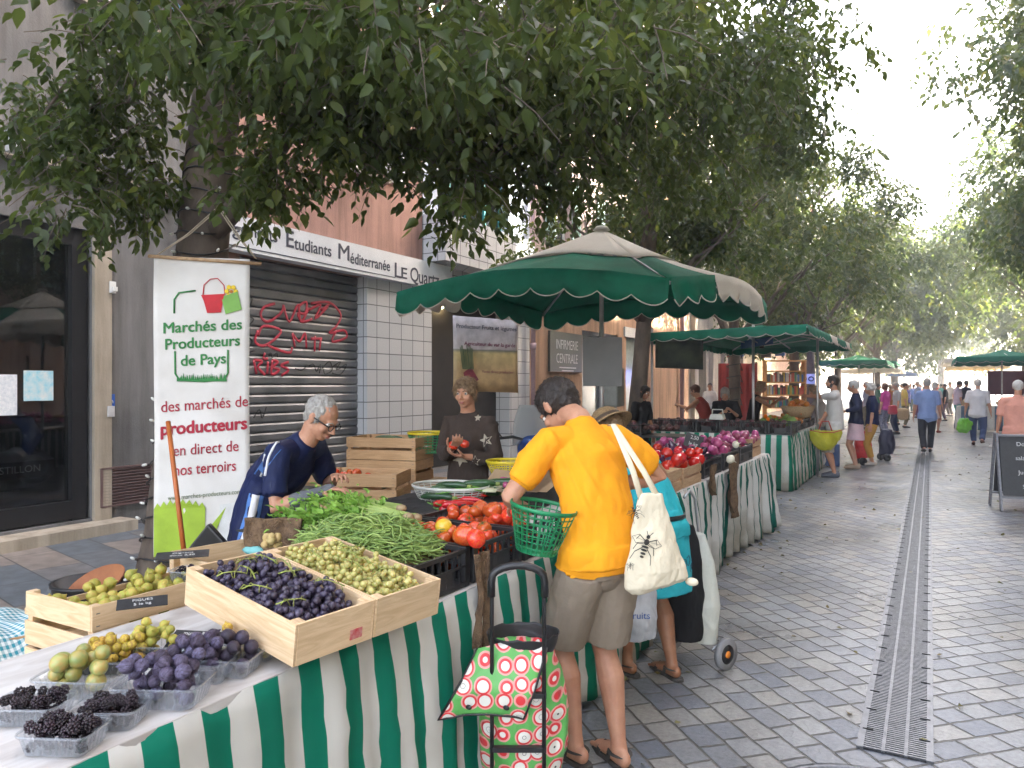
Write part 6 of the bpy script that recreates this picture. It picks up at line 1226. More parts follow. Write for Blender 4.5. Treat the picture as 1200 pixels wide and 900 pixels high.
# ---------------------------------------------------------------- awnings
can_g = mat('canvas_green', (.01, .22, .13), (.005, .14, .08), 2.5, .7, bs=.15, bscale=70, transl=.25, spec=.3); can_g2 = mat('canvas_green_pale', (.03, .22, .10), (.02, .17, .08), 2.5, .7, transl=.3, spec=.3)
can_w = mat('canvas_cream', (.76, .73, .65), (.68, .64, .56), 1.8, .75, bs=.15, bscale=70, transl=.3); can_y = mat('canvas_yellowish', (.62, .5, .3), (.5, .4, .22), 1.8, .75, transl=.4); can_b = mat('canvas_blue', (.04, .12, .3), rough=.7, transl=.3); can_r = mat('canvas_red', (.09, .012, .018), rough=.7, transl=.2); piping = mat('piping', (.6, .6, .52), rough=.7)
def awning(label, eave, apex, cols, val=.22, scal=.28, split=None, capm=None, pole=None, name='parasol', group=None, cat='parasol', arch=0, polez=0, steps=8):
    """eave: corner points; cols: material for each side (or list of (fraction, material)); real canvas with scalloped valance"""
    E_ = [Vector(e) for e in eave]; apex = Vector(apex); r = empty(name, (apex.x, apex.y, 0), label, cat, group); O = Vector((apex.x, apex.y, 0)); n = len(E_)
    for i in range(n):
        a, c = E_[i], E_[(i+1) % n]; L_ = (c-a).length; cs = cols[i] if isinstance(cols[i], list) else [(0, 1, cols[i])]
        out = ((a+c)/2-apex); out.z = 0; out.normalize()
        def ev(t): return a.lerp(c, t)+UP*(arch*sin(pi*t))+out*(arch*.8*sin(pi*t))
        for (t0, t1, m) in cs:
            nu = max(3, int(L_*(t1-t0)/.12))
            def fn(u, v):
                t = t0+(t1-t0)*u; p = apex.lerp(ev(t), v if split is None else split+(1-split)*v); vv = v if split is None else split+(1-split)*v
                return p-UP*(.05*sin(pi*vv)+.018*abs(sin(t*n*2+vv*3)))-O
            MB().grid(fn, nu, 12).build('canopy_panel', m, r, solid=.004)
            ns = max(1, round(L_*(t1-t0)/scal)); st = ns*steps
            def vf(u, v):
                t = t0+(t1-t0)*u; p = ev(t)-O; d = val*(.72+.28*abs(sin(pi*u*ns))**.8); return p-UP*(d*v)+out*(.02*v+.02*sin(u*ns*5+i)*v)
            MB().grid(vf, st, 3).build('valance', m, r, solid=.004); MB().tube([vf(k/st, 1) for k in range(st+1)], .006, 5).build('piping', piping, r)
        if split: MB().grid(lambda u, v: apex.lerp(ev(u), v*(split+.02))-UP*(.05*sin(pi*v*split))-O+UP*.012, 10, 6).build('crown_panel', capm, r, solid=.004)
    pz = Vector(pole) if pole else Vector((apex.x, apex.y, 0)); top = Vector((pz.x, pz.y, apex.z-.03)); g = MB().tube([pz-O, top-O], .024, 12); g.build('pole', alu, r)
    hub = Vector((apex.x, apex.y, apex.z-.42))
    for i in range(n):
        for t in (0, .5):
            e = E_[i].lerp(E_[(i+1) % n], t)+(UP*arch*sin(pi*t)); MB().bar(apex-UP*.08-O, e-UP*.04-O, .018, .03).build('rib', alu, r); m_ = apex.lerp(e, .5)-UP*.1; MB().bar(hub-O, m_-O, .014, .02).build('strut', alu, r)
    MB().lathe([(0, 0), (.045, 0), (.045, .08), (.0, .08)], hub-O-UP*.04, 14).build('hub', blackpl, r)
    return r
s_ = 1.13; e1 = [at(465, 343, 6.44*s_), at(785, 328, 5.6*s_), at(898, 354, 7.4*s_), at(0, 0, 1)]; zz = sum(p.z for p in e1[:3])/3
for p in e1[:3]: p.z = zz
e1[3] = e1[0]+e1[2]-e1[1]; ap = (e1[0]+e1[2])/2; ap.z = 0; apx = at(705, 270, (ap.dot(CF))); ap.z = apx.z; ap = Vector((apx.x, apx.y, apx.z))
UM = awning('large green and cream market parasol with scalloped edge over the second table', e1, ap, [can_g, [(0, .3, can_g), (.3, .88, can_w), (.88, 1, can_g)], can_g, [(0, .55, can_g), (.55, 1, can_w)]], .25, .3, split=.5, capm=can_w, arch=.14)
print('UMB', e1, ap)
MB().lathe([(0, .05), (.06, .04), (.09, 0), (0, 0)], UP*(ap.z+.0), 16).build('finial', can_w, UM)
gb = at(706, 424, 7.6); o = MB().box((0, 0, 0), (.40, .02, .50)).build('grey_board', mat('board_back', (.2, .2, .205), (.17, .17, .175), 4, .6)); o.location = gb; o.rotation_euler = (0, 0, TH-.1); tag(o, 'plain grey back of a sign board hung from the big parasol pole', 'board')
A2 = awning('long green awning with two cream patches on its edge, over the third stall', [(-4.25, 11.9, 2.5), (-1.62, 11.9, 2.55), (-1.55, 18.4, 2.55), (-4.2, 18.4, 2.5)], (-2.9, 15.2, 2.82), [can_g, [(0, .42, can_g), (.42, .58, can_w), (.58, .8, can_g), (.8, .92, can_w), (.92, 1, can_g)], can_g, can_g], .16, .3, pole=(-2.6, 12.9, 0), name='awning', cat='awning')
for x, y in ((-1.75, 14.2), (-4.1, 12.1)): tag(MB().tube([(x, y, 0), (x, y, 2.6)], .022, 8).build('support_pole', alu), 'thin metal pole holding up the long green awning, %s' % ('street side' if x > -3 else 'building side'), 'pole')
g = MB().grid(lambda u, v: at(768+u*56, 397+v*34+u*2, 12.3+.25*v)+UP*.0, 12, 8); tag(g.build('tarpaulin', mat('printed_tarp', (.07, .085, .05), (.02, .025, .025), 3, .6), solid=.004), 'dark printed tarpaulin hanging under the long awning', 'tarpaulin')
tag(MB().grid(lambda u, v: at(868+u*38, 400+v*9-u*6, 14.3), 8, 3).build('blue_tarpaulin', can_b, solid=.004), 'blue tarpaulin tucked under the long green awning', 'tarpaulin')
awn = [('pale green awning on the left, beyond the long one', at(959, 429, 30), at(1042, 430, 31), 7, can_g2, 2.75), ('dark green awning behind the pale green one on the left', at(990, 426, 40), at(1052, 430, 41), 7, can_g, 3.0),
       ('cream parasols row on the left past the green awnings', at(985, 440, 46), at(1058, 440, 47), 8, can_w, 2.7), ('blue edged awning far down on the left', at(1040, 445, 56), at(1074, 445, 56), 6, can_b, 2.6), ('small white parasol at the far end of the street', at(1050, 447, 66), at(1086, 447, 66), 6, can_w, 2.9),
       ('dark green awning over the right-hand stall', at(1121, 425, 25), at(1240, 423, 25), 6, can_g, 2.72), ('cream awning with wavy edge behind the right-hand green one', at(1106, 434, 32), at(1240, 433, 32), 8, can_w, 2.9), ('yellowish awning far down on the right', at(1110, 444, 44), at(1180, 442, 44), 8, can_y, 2.9)]
for i, (lb, a, c, dp, m, ze) in enumerate(awn):
    a = Vector((a.x, a.y, ze-.15)); c = Vector((c.x, c.y, ze-.15)); c.y = a.y; d = Vector((0, dp, 0)); awning(lb, [a, c, c+d, a+d], (a+c)/2+d/2+UP*(.32), [m]*4, .22, .4, name='awning', cat='awning', steps=5)
# right-hand stall
p = at(1155, 476, 26); q_ = at(1178, 476, 26); table('produce table under the right-hand green awning', .9, 3.6, p.y+.05, p.y+1.6, .85)
drape('blue and white striped cloth on the right-hand stall', [(.85, p.y+1.4), (.85, p.y), (3.6, p.y)], .87, .02, str_b, .02, .4, .01)
tag(MB().box((3.6, 37, 1.7), (3.0, .1, 1.0)).build('stall_backdrop', can_r), 'dark red cloth backdrop behind the right-hand stalls', 'cloth')
wk = mat('wicker', (.5, .36, .2), (.35, .24, .12), 60, .8, bs=.6, bscale=90)
for i, x in enumerate((1.15, 1.65, 2.2)): b_ = MB().lathe([(0, .0), (.14, .0), (.2, .16), (.19, .165), (.13, .02), (0, .02)], (0, 0, 0), 18).build('wicker_basket', wk); b_.location = (x, p.y+.3, .87); tag(b_, '%s of the wicker baskets on the right-hand stall' % ('leftmost', 'middle', 'rightmost')[i], 'basket'); [put(MB().ell((0, 0, 0), .07, seg=8, rings=6).mesh('m', can_y), 'bread_roll', (x+dx, p.y+.3+dy, 1.05), label='pale round loaf heaped in a wicker basket on the right-hand stall', cat='bread', group='loaves on the right-hand stall') for dx, dy in ((-.07, 0), (.07, .02), (0, -.07))]
# chalkboard
cbp = at(1206, 450, 9.75); cb_ = empty('chalkboard', (cbp.x, cbp.y, 0), 'grey framed A-board chalkboard at the right edge of the street', 'chalkboard', rz=R(10)); gf = wood('grey_painted_wood', (.22, .22, .24), (.15, .15, .17), (3, 3, 20), 0)
for s, tl in ((-1, -1), (1, 1)):
    for sx in (-1, 1): MB().bar((sx*.38, s*.28, 0), (sx*.38, s*.03, 1.0), .06, .025).build('leg', gf, cb_)
    for z in (.18, .97): MB().bar((-.38, s*(.28-.25*z), z), (.38, s*(.28-.25*z), z), .06, .025).build('rail', gf, cb_)
    MB().add([(-.35, s*.235, .2), (.35, s*.235, .2), (.35, s*.045, .95), (-.35, s*.045, .95)], [(0, 1, 2, 3)], False).build('board', slate, cb_, solid=.01)
for i, s_t in enumerate(('Dorade', 'salade au', 'Jus frais', 'Sirop')): text(s_t, .075, chalk, cb_, frame_at((-.05, -.045-.19*(1-(.86-i*.18-.2)/.75)-.012, .86-i*.18), (1, 0, 0), (0, .246, .97)), ext=.0005)
# scooter
sc = at(617, 450, 7.0); SCO = empty('motor_scooter', (sc.x, sc.y, 0), 'parked blue and silver motor scooter with a tall windscreen, behind the tomatoes', 'scooter', rz=R(200)); blu = mat('scooter_blue', (.02, .08, .35), rough=.25, coat=.6); slv = mat('scooter_silver', (.4, .41, .43), rough=.3, metal=.6)
link('fairing', remesh(MB().tube([(0, -.62, .55), (0, -.72, .8), (0, -.60, 1.02), (0, -.45, 1.08)], [(.12, .10), (.2, .16), (.19, .13), (.12, .06)], 16, side=(1, 0, 0), round_=True), .015, blu, 3), SCO); link('body_shell', remesh(MB().tube([(0, -.5, .45), (0, -.1, .35), (0, .3, .55), (0, .75, .75)], [(.17, .18), (.18, .12), (.2, .17), (.12, .08)], 16, side=(1, 0, 0), round_=True), .015, slv, 3), SCO)
link('seat', remesh(MB().tube([(0, .0, .76), (0, .35, .80), (0, .75, .86)], [(.13, .06), (.15, .06), (.11, .05)], 14, side=(1, 0, 0), round_=True), .012, black_m, 3), SCO)
for y in (-.72, .62): w_ = MB().tube([(0, y+.24*cos(a), .28+.24*sin(a)) for a in [i*pi/14 for i in range(28)]], .05, 10, closed=True).build('wheel', black_m, SCO); MB().lathe([(0, -.04), (.2, -.03), (.2, .03), (0, .04)], (0, y, .28), 20, M=Matrix.Rotation(R(90), 3, 'Y')).build('rim', slv, w_)
ws, nt, pb = newmat('windscreen'); pb.inputs['Base Color'].default_value = (.5, .55, .58, 1); pb.inputs['Roughness'].default_value = .08; pb.inputs['Alpha'].default_value = .45
MB().grid(lambda u, v: ((u-.5)*.46*(1-.45*v*v), -.64+.22*v-.10*abs(u-.5)*-1, 1.02+.42*v), 12, 8).build('windscreen', ws, SCO, solid=.004)
MB().tube([(-.36, -.42, 1.1), (-.2, -.42, 1.12), (0, -.46, 1.06), (.2, -.42, 1.12), (.36, -.42, 1.1)], .015, 8).build('handlebar', black_m, SCO)
for s in (-1, 1): MB().ell((s*.11, -.80, .83), (.06, .03, .045)).build('headlight', mat('headlight%d' % s, (.6, .62, .65), rough=.1), SCO); m_ = MB().ell((s*.42, -.46, 1.24), (.07, .02, .045)).tube([(s*.3, -.42, 1.1), (s*.4, -.44, 1.22)], .007, 6).build('mirror', black_m, SCO)
# third stall goods on display boxes, book stall etc.
for i in range(6): black_crate('black crate in the front row of the third stall, %s' % ('leftmost', 'second from left', 'third from left', 'third from right', 'second from right', 'rightmost')[i], XY(-3.95+i*.38+.02, 12.33, .862, R(90)), .56, .36, .19)
for i in range(4): black_crate('black crate along the street side of the third stall, %s' % ('nearest', 'second', 'third', 'farthest')[i], XY(-2.22, 12.98+i*.62+.1, .862, R(90)), .58, .56, .16)
scl = empty('kitchen_scale', (-3.05, 12.3, 1.06), 'white kitchen scale standing on the black crates', 'scale'); MB().box((0, 0, .05), (.24, .2, .09), taper=.8).build('scale_body', wht, scl, bevel=.01); MB().tube([(-.09, 0, .09), (-.08, 0, .17), (.08, 0, .17), (.09, 0, .09)], .012, 8).build('scale_handle', wht, scl)
dt = table('dark work table inside the third stall', -5.6, -3.2, 10.9, 11.6, .86, blackpl); black_crate('black crate on the dark work table, left one', XY(-5.1, 11.2, .862), .6, .4, .15); black_crate('black crate on the dark work table, right one', XY(-4.2, 11.2, .862), .6, .4, .15); 
# books and toys kiosk
kq = at(898, 450, 23.5); KS = empty('book_kiosk', (kq.x, kq.y, 0), 'open wooden bookcase stall with coloured books under a red curtain', 'bookcase', rz=TH-.1); ow = wood('orange_wood_case', (.62, .33, .12), (.48, .24, .08), (3, 3, 20), 0)
g = MB()
for x in (-.05, 1.15): g.box((x, 0, 1.2), (.05, .4, 2.4))
for z in (.5, .9, 1.3, 1.7, 2.05, 2.38): g.box((.55, 0, z), (1.2, .4, .04))
g.build('shelves', ow, KS); bc_ = [mat('book_%d' % i, c, rough=.6) for i, c in enumerate(((.6, .1, .06), (.05, .15, .4), (.65, .6, .5), (.1, .35, .2), (.6, .4, .05), (.12, .1, .1)))]
for z in (.92, 1.32, 1.72):
    x = 0
    while x < 1.08:
        w_ = U(.025, .07); h_ = U(.2, .32); put(MB().box((0, 0, h_/2), (w_-.003, .2, h_)).mesh('book', bc_[random.randrange(6)]), 'book', (x+w_/2, -.05, z), parent=KS); x += w_
MB().grid(lambda u, v: (-1.5+u*1.2, -.1+.05*sin(u*25), 2.3-v*2.0), 40, 6).build('red_curtain', mat('curtain_red', (.32, .035, .03), rough=.8), KS, solid=.006)
for i in range(8): tag(put(MB().box((0, 0, 0), (.3, .12, U(.2, .4))).mesh('t', bc_[i % 6]), 'boxed_goods', at(858+i*8, 408+U(-3, 6), 24)), '%s coloured packet hanging above the book stall' % ('first red', 'first blue', 'cream', 'green', 'yellow', 'black', 'last red', 'last blue')[i], 'packet')
ob = at(946, 444, 30); o = MB().box((0, 0, 0), (.62, .06, .4)).build('optician_sign', mat('sign_white2', (.7, .72, .75), rough=.4)); o.location = ob; o.rotation_euler = (0, 0, TH); tag(o, 'small white shop sign with a black looped emblem hanging far down on the left', 'sign')
for s in (-1, 1): MB().tube([(s*.14+.1*cos(a), -.04, .08*sin(a)) for a in [i*pi/8 for i in range(16)]], .025, 6, closed=True).build('emblem_ring', black_m, o)
bm2, nt, pb = newmat('blue_neon'); pb.inputs['Emission Color'].default_value = (.05, .15, 1, 1); pb.inputs['Emission Strength'].default_value = 6
tag(MB().box(at(931, 441, 29), (.22, .1, .5)).build('blue_light', bm2), 'small glowing blue shop light far down on the left', 'lamp')
# yellow bag, dog-like carrier bag, trolleys by the queue
yb = at(967, 514, 12.9); YB = empty('yellow_shopping_bag', yb, 'big yellow and red trimmed market bag carried by the bearded man', 'bag'); ybm = mat('bag_yellow', (.62, .58, .03), (.5, .5, .03), 4, .45, transl=.25); rdm = mat('bag_trim_red', (.5, .06, .03), rough=.6)
link('bag_body', remesh(MB().tube([CR*0+UP*.14, UP*.02, -UP*.1, -UP*.2], [(.29, .06), (.27, .1), (.2, .1), (.1, .05)], 22, side=CR), .012, ybm, 2, disp=.02), YB)
MB().tube([CR*-.28+UP*.15-CF*.03, CR*-.1+UP*.11-CF*.075, CR*.1+UP*.11-CF*.075, CR*.28+UP*.15-CF*.03], .009, 6).build('trim', rdm, YB); MB().tube([CR*-.12+UP*.13, CR*-.06+UP*.3, CR*.06+UP*.3, CR*.12+UP*.13], .012, 6).build('handle', rdm, YB)
o = link('carrier_bag', remesh(MB().ell((0, 0, .14), (.17, .14, .15)).ell((.05, 0, .27), (.08, .06, .06)), .012, mat('bag_white_patched', (.7, .7, .7), (.05, .05, .05), 6, .5, detail=0), 2, disp=.02), None); o.location = ground(958, 548)+Vector((0, 0, 0)); tag(o, 'white carrier bag with black patches standing on the ground by the third stall', 'bag')
o = MB().box((0, 0, .22), (.26, .2, .44)).build('blue_crate_bag', cloth('blue_bag', (.1, .15, .3)), bevel=.02); o.location = ground(972, 549)+Vector((0, .5, 0)); tag(o, 'blue grey shopping bag on the ground beside the bearded man', 'bag')
def small_trolley(label, loc, m):
    t = empty('shopping_trolley', loc, label, 'shopping trolley'); link('bag', remesh(MB().tube([UP*.14, UP*.4, UP*.68], [(.14, .12), (.17, .14), (.12, .08)], 16, side=CR), .014, m, 2, disp=.02), t)
    MB().tube([CR*-.1+UP*.1, CR*-.12+UP*.6, CR*-.2+UP*.98, CR*-.1+UP*1.0], .01, 6).build('frame', black_m, t)
    for s in (-1, 1): MB().lathe([(0, -.015), (.08, -.015), (.08, .015), (0, .015)], CF*(s*.14)+CR*-.06+UP*.08, 16, M=Matrix((CR, UP, CF)).transposed()).build('wheel', black_m, t)
small_trolley('bright red shopping trolley between the two waiting women', ground(1010, 546)+Vector((.0, .25, 0)), mat('trolley_red', (.6, .02, .02), rough=.6)); small_trolley('dark navy shopping trolley behind the woman in mustard trousers', ground(1032, 541)+Vector((.1, .3, 0)), mat('trolley_navy', (.02, .02, .05), rough=.6))
o = link('green_carrier_bag', remesh(MB().tube([UP*.2, UP*.08, UP*-.1, UP*-.18], [(.12, .04), (.2, .1), (.19, .11), (.12, .08)], 16, side=CR), .014, mat('bag_lime', (.22, .62, .05), (.18, .5, .04), 5, .4, transl=.3), 2, disp=.04, dfreq=12), None); o.location = at(1130, 499, 19.9); tag(o, 'lime green carrier bag carried by the white haired man in jeans', 'bag')
o = link('red_handbag', remesh(MB().tube([UP*.1, UP*-.1], [(.14, .05), (.16, .07)], 14, side=CR, round_=True), .016, mat('handbag_red', (.5, .03, .06), rough=.5), 2), None); o.location = at(1046, 480, 23.4); tag(o, 'red handbag carried by the woman in magenta', 'bag')
o = link('brown_basket', remesh(MB().tube([UP*.1, UP*-.12], [(.2, .1), (.17, .09)], 14, side=CR, round_=True), .016, wk, 2), None); o.location = at(1058, 485, 23.6); tag(o, 'brown wicker basket carried by the person in grey', 'basket')
bpy.context.view_layer.update()
# ---------------------------------------------------------------- produce
def drop(n, sampler, r, base=lambda x, y: 0, hmax=1, jitter=.15, pack=.85):
    out = []
    cell = {}
    for _ in range(n*3):
        if len(out) >= n: break
        x, y = sampler(); rr = r*U(1-jitter, 1+jitter); z = base(x, y)+rr; ci, cj = int(x/(r*2)), int(y/(r*2))
        for a in range(ci-2, ci+3):
            for c in range(cj-2, cj+3):
                for (X, Y, Z, Q) in cell.get((a, c), ()):
                    d2 = (x-X)**2+(y-Y)**2; s = (rr+Q)*pack
                    if d2 < s*s: z = max(z, Z+sqrt(s*s-d2))
        if z > hmax+base(x, y): continue
        out.append((x, y, z, rr)); cell.setdefault((ci, cj), []).append((x, y, z, rr))
    return out
def rect(w_, d_, m=0): return lambda: (U(-w_/2+m, w_/2-m), U(-d_/2+m, d_/2-m))
def disc(a, b=None): 
    b = b or a
    def f():
        t = U(0, 2*pi); r = sqrt(U(0, 1)); return (a*r*cos(t), b*r*sin(t))
    return f
def rrot(): return (U(0, 6.28), U(0, 6.28), U(0, 6.28))
# grapes ------------------------------------------------
gk = mat('black_grape', (.022, .012, .03), (.075, .06, .10), 1.4, .38, rnd=.45, spec=.5, sss=0); gw_ = mat('white_grape', (.50, .48, .17), (.46, .40, .13), 1.2, .22, rnd=.18, sss=.35); stemg = mat('grape_stem', (.30, .36, .07), (.22, .22, .06), 30, .6)
gme = MB().ell((0, 0, 0), (1, 1, 1.12), seg=12, rings=8).mesh('grape', gk); gme2 = MB().ell((0, 0, 0), (1, 1, 1.15), seg=12, rings=8).mesh('grape', gw_)
def grapes(M4, me, mt, kind, crate_lab, r, nb, hb, tops):
    W_, D_ = .56-.06, .285-.05; base = lambda x, y: .062+.022*cos(x*5)*cos(y*9)
    sp = drop(520, rect(W_, D_, .008), r, lambda x, y: base(x, y)-.03, .052, .12, .86); u = MB()
    for x, y, z, rr in sp: u.ell((x, y, z), rr, seg=7, rings=5)
    o = u.build('%s_grapes' % kind, mt, ); o.matrix_world = M4; tag(o, 'lower layer of %s grapes filling the %s' % (kind, crate_lab), 'grapes', kind='stuff')
    top = drop(290, rect(W_, D_, .004), r, lambda x, y: base(x, y)+.012, .05, .12, .9); cs = [(U(-W_/2, W_/2)*.85, U(-D_/2, D_/2)*.8) for _ in range(nb)]; bun = []
    for i, (cx, cy) in enumerate(cs):
        p = M4 @ Vector((cx, cy, base(cx, cy)+.04)); b_ = empty('grape_bunch', p, 'bunch of %s grapes heaped in the %s' % (kind, crate_lab), 'grapes', '%s grape bunches' % kind); bun.append(b_)
    for x, y, z, rr in top:
        i = min(range(nb), key=lambda k: (cs[k][0]-x)**2+(cs[k][1]-y)**2); q = M4 @ Vector((x, y, z)); put(me, 'grape', q-Vector(bun[i].location), rrot(), rr, bun[i])
    for i, (cx, cy) in enumerate(cs):
        g = MB(); p0 = Vector((cx, cy, base(cx, cy)+.075)); a = U(0, 6.28); pts = [p0]
        for k in range(5): a += U(-.5, .5); pts.append(pts[-1]+Vector((cos(a)*.02, sin(a)*.016, .004-.003*k)))
        g.tube(pts, .0022, 5)
        for k in (1, 2, 3, 4): 
            d = U(0, 6.28); g.tube([pts[k], pts[k]+Vector((cos(d)*.012, sin(d)*.012, .004)), pts[k]+Vector((cos(d)*.024, sin(d)*.022, -.012))], .0014, 4)
        pts = [(M4 @ v)-Vector(bun[i].location) for v in g.v]; g.v = pts; g.build('stem', stemg, bun[i])
grapes(GM1, gme, gk, 'dark', 'tilted crate nearest the camera', .0108, 9, 0, 0); grapes(GM2, gme2, gw_, 'white', 'tilted crate beyond the dark ones', .0105, 8, 0, 0)
# punnets -----------------------------------------------
def clearpl():
    m, nt, b = newmat('clear_plastic'); L = nt.links.new; g = nt.nodes.new('ShaderNodeBsdfGlossy'); g.inputs['Roughness'].default_value = .1; g.inputs[0].default_value = (.9, .92, .95, 1); t = nt.nodes.new('ShaderNodeBsdfTransparent'); t.inputs[0].default_value = (.95, .96, .97, 1)
    d = nt.nodes.new('ShaderNodeBsdfDiffuse'); d.inputs[0].default_value = (.7, .73, .78, 1); m0 = nt.nodes.new('ShaderNodeMixShader'); m0.inputs[0].default_value = .07; L(t.outputs[0], m0.inputs[1]); L(d.outputs[0], m0.inputs[2])
    f = N(nt, 'ShaderNodeLayerWeight', Blend=.12); mx = nt.nodes.new('ShaderNodeMixShader'); L(f.outputs['Facing'], mx.inputs[0]); L(m0.outputs[0], mx.inputs[1]); L(g.outputs[0], mx.inputs[2]); L(mx.outputs[0], nt.nodes['Material Output'].inputs[0]); return m
cp = clearpl()
def rrect(a, b, r, z, n=5):
    out = []
    for cx, cy, s in ((a-r, b-r, 0), (-a+r, b-r, 1), (-a+r, -b+r, 2), (a-r, -b+r, 3)):
        for k in range(n+1): t = s*pi/2+k*pi/2/n; out.append(Vector((cx+r*cos(t), cy+r*sin(t), z)))
    return out
def punnet(label, loc, rz, a, b, h, mt=None, ribs=True):
    """tapered rounded tray with a rolled rim and ribbed wall"""
    r = empty('punnet', loc, label, 'punnet', rz=rz); g = MB(); rings = [rrect(a*.86, b*.82, .015, .002), rrect(a*.88, b*.85, .016, .006), rrect(a*.95, b*.93, .018, h*.6), rrect(a, b, .02, h*.94), rrect(a*1.04, b*1.05, .022, h)]
    n = len(rings[0]); v = [p for R_ in rings for p in R_]; f = [(i*n+k, i*n+(k+1) % n, (i+1)*n+(k+1) % n, (i+1)*n+k) for i in range(len(rings)-1) for k in range(n)]; g.add(v, f); g.add(rings[0], [tuple(range(n))], False)
    g.build('tray', mt or cp, r, solid=.0012); e = MB().tube(rrect(a*1.05, b*1.06, .022, h), [(.002, .0032)]*n, 6, closed=True); e.build('rim', mt or cp, r)
    if ribs:
        e = MB()
        for s in (-1, 1):
            for k in range(9): x = -a*.75+a*1.5*k/8; e.bar((x*.9, s*b*.86, .006), (x, s*b*.99, h*.85), .003)
            for k in range(6): y = -b*.7+b*1.4*k/5; e.bar((s*a*.88, y*.9, .006), (s*a*.99, y, h*.85), .003)
        e.build('ribs', mt or cp, r)
    return r
bbm = mat('blackberry', (.012, .009, .014), (.03, .012, .02), 90, .25, rnd=.3, spec=.6)
g = MB()
for i in range(26):
    z = 1-2*(i+.5)/26; a = i*2.4; q = sqrt(1-z*z); g.ell((q*cos(a)*.8, q*sin(a)*.8, z*1.0), .3, seg=6, rings=4)
bb = g.mesh('blackberry', bbm)
figp = mat('purple_fig', (.030, .014, .035), (.13, .11, .19), 1.6, .5, rnd=.5, bs=.4, bscale=9, stretch=(2.2, 2.2, .6)); figd = mat('dark_fig', (.018, .011, .024), (.06, .045, .08), 1.5, .42, rnd=.4, bs=.4, bscale=9); figg = mat('green_fig', (.36, .40, .06), (.45, .33, .07), 1.8, .5, rnd=.25, bs=.3, bscale=8); figy = mat('yellow_fig', (.62, .47, .05), (.30, .15, .03), 2.2, .5, rnd=.25, bs=.3, bscale=8); plum = mat('green_plum', (.26, .33, .11), (.42, .30, .08), 1.2, .35, rnd=.2)
def fig_mesh(m, neck=.45):
    return MB().lathe([(0, -.9), (.45, -.84), (.82, -.55), (1, -.05), (.9, .4), (.6, .75), (.28, .98), (.13, 1.12), (.1, 1.3), (0, 1.32)], n=16).mesh('fig', m)
fm = {k: fig_mesh(v) for k, v in dict(p=figp, d=figd, g=figg, y=figy).items()}; pm_ = MB().ell((0, 0, 0), (1, 1, 1.05), seg=16, rings=12).mesh('plum', plum)
def fill(r, me, name, n, a, b, rad, h, label, cat, group, base=.006, flat=False):
    rz = r.rotation_euler.z; rm = Matrix.Rotation(rz, 3, 'Z')
    for x, y, z, rr in drop(n, rect(2*a-rad*1.3, 2*b-rad*1.3), rad, lambda x, y: base, h, .12, .88):
        p = Vector(r.location)+rm @ Vector((x, y, z)); put(me, name, p, rrot(), rr, label=label, cat=cat, group=group)
def G2(px, py, z=.853): return ground(px, py, z)
# (px, py at the middle of the base, yaw, half length, half width, height, fruit)
k_ = R(-4)
specs = [
 ('clear punnet of blackberries at the far left of the table', 38, 843, .075, .05, .045, bb, 'blackberry', 40, .0115, .055, 'blackberry in the leftmost clear punnet', 'blackberry', None),
 ('clear punnet of blackberries nearest the camera', 76, 876, .073, .05, .045, bb, 'blackberry', 40, .0115, .055, 'blackberry in the punnet nearest the camera', 'blackberry', None),
 ('clear punnet of blackberries beside the purple figs', 130, 847, .073, .05, .045, bb, 'blackberry', 40, .0115, .055, 'blackberry in the punnet beside the purple figs', 'blackberry', None),
 ('large clear punnet of green and orange plums', 98, 811, .095, .06, .05, pm_, 'plum', 18, .0215, .09, 'green and orange plum in the large clear punnet', 'plum', None),
 ('black plastic tray of yellow figs', 135, 783, .08, .055, .035, fm['y'], 'fig', 26, .0145, .075, 'yellow fig in the black tray', 'fig', blackpl),
 ('clear punnet of yellow green figs by the pine crate', 186, 771, .085, .055, .05, fm['g'], 'fig', 30, .0145, .09, 'yellow green fig in the clear punnet by the pine crate', 'fig', None),
 ('large clear punnet heaped with purple figs', 192, 822, .10, .062, .055, fm['p'], 'fig', 34, .0185, .10, 'purple fig in the large clear punnet', 'fig', None),
 ('clear punnet of purple figs behind the large one', 232, 795, .085, .055, .055, fm['p'], 'fig', 24, .0185, .10, 'purple fig in the second punnet', 'fig', None),
 ('clear punnet of dark figs beside the yellow figs', 264, 787, .085, .055, .05, fm['d'], 'fig', 20, .019, .095, 'dark fig in the punnet next to the grape crate', 'fig', None),
 ('clear punnet of yellow figs against the grape crate', 292, 768, .085, .055, .05, fm['y'], 'fig', 30, .015, .09, 'yellow fig in the punnet against the grape crate', 'fig', None)]
for lb, px, py, a, b, h, me, nm, n, rad, hm_, l2, ct, mt in specs:
    a *= 1.06; b *= 1.06; r = punnet(lb, G2(px, py), TH+k_+U(-.12, .12), a, b, h, mt, ribs=mt is None); fill(r, me, nm, n, a*.86, b*.84, rad, hm_, l2, ct, ct+'s in '+lb)
# fig crate contents
M_ = Matrix.Translation((-2.57, 1.73, .745)); lb = 'green fig in the slatted pine crate'
for x, y, z, rr in drop(120, rect(.34, .54), .0215, lambda x, y: .075+.0*x, .085, .12, .88): put(fm['g'], 'fig', M_ @ Vector((x, y, z)), rrot(), rr, label=lb, cat='fig', group='figs in the pine crate')
rr_ = punnet('clear punnet of blackberries inside the pine fig crate', (-2.5, 1.9, .885), R(20), .07, .05, .045); fill(rr_, bb, 'blackberry', 22, .06, .042, .0115, .04, 'blackberry in the punnet inside the pine crate', 'blackberry', 'blackberries in the pine crate')
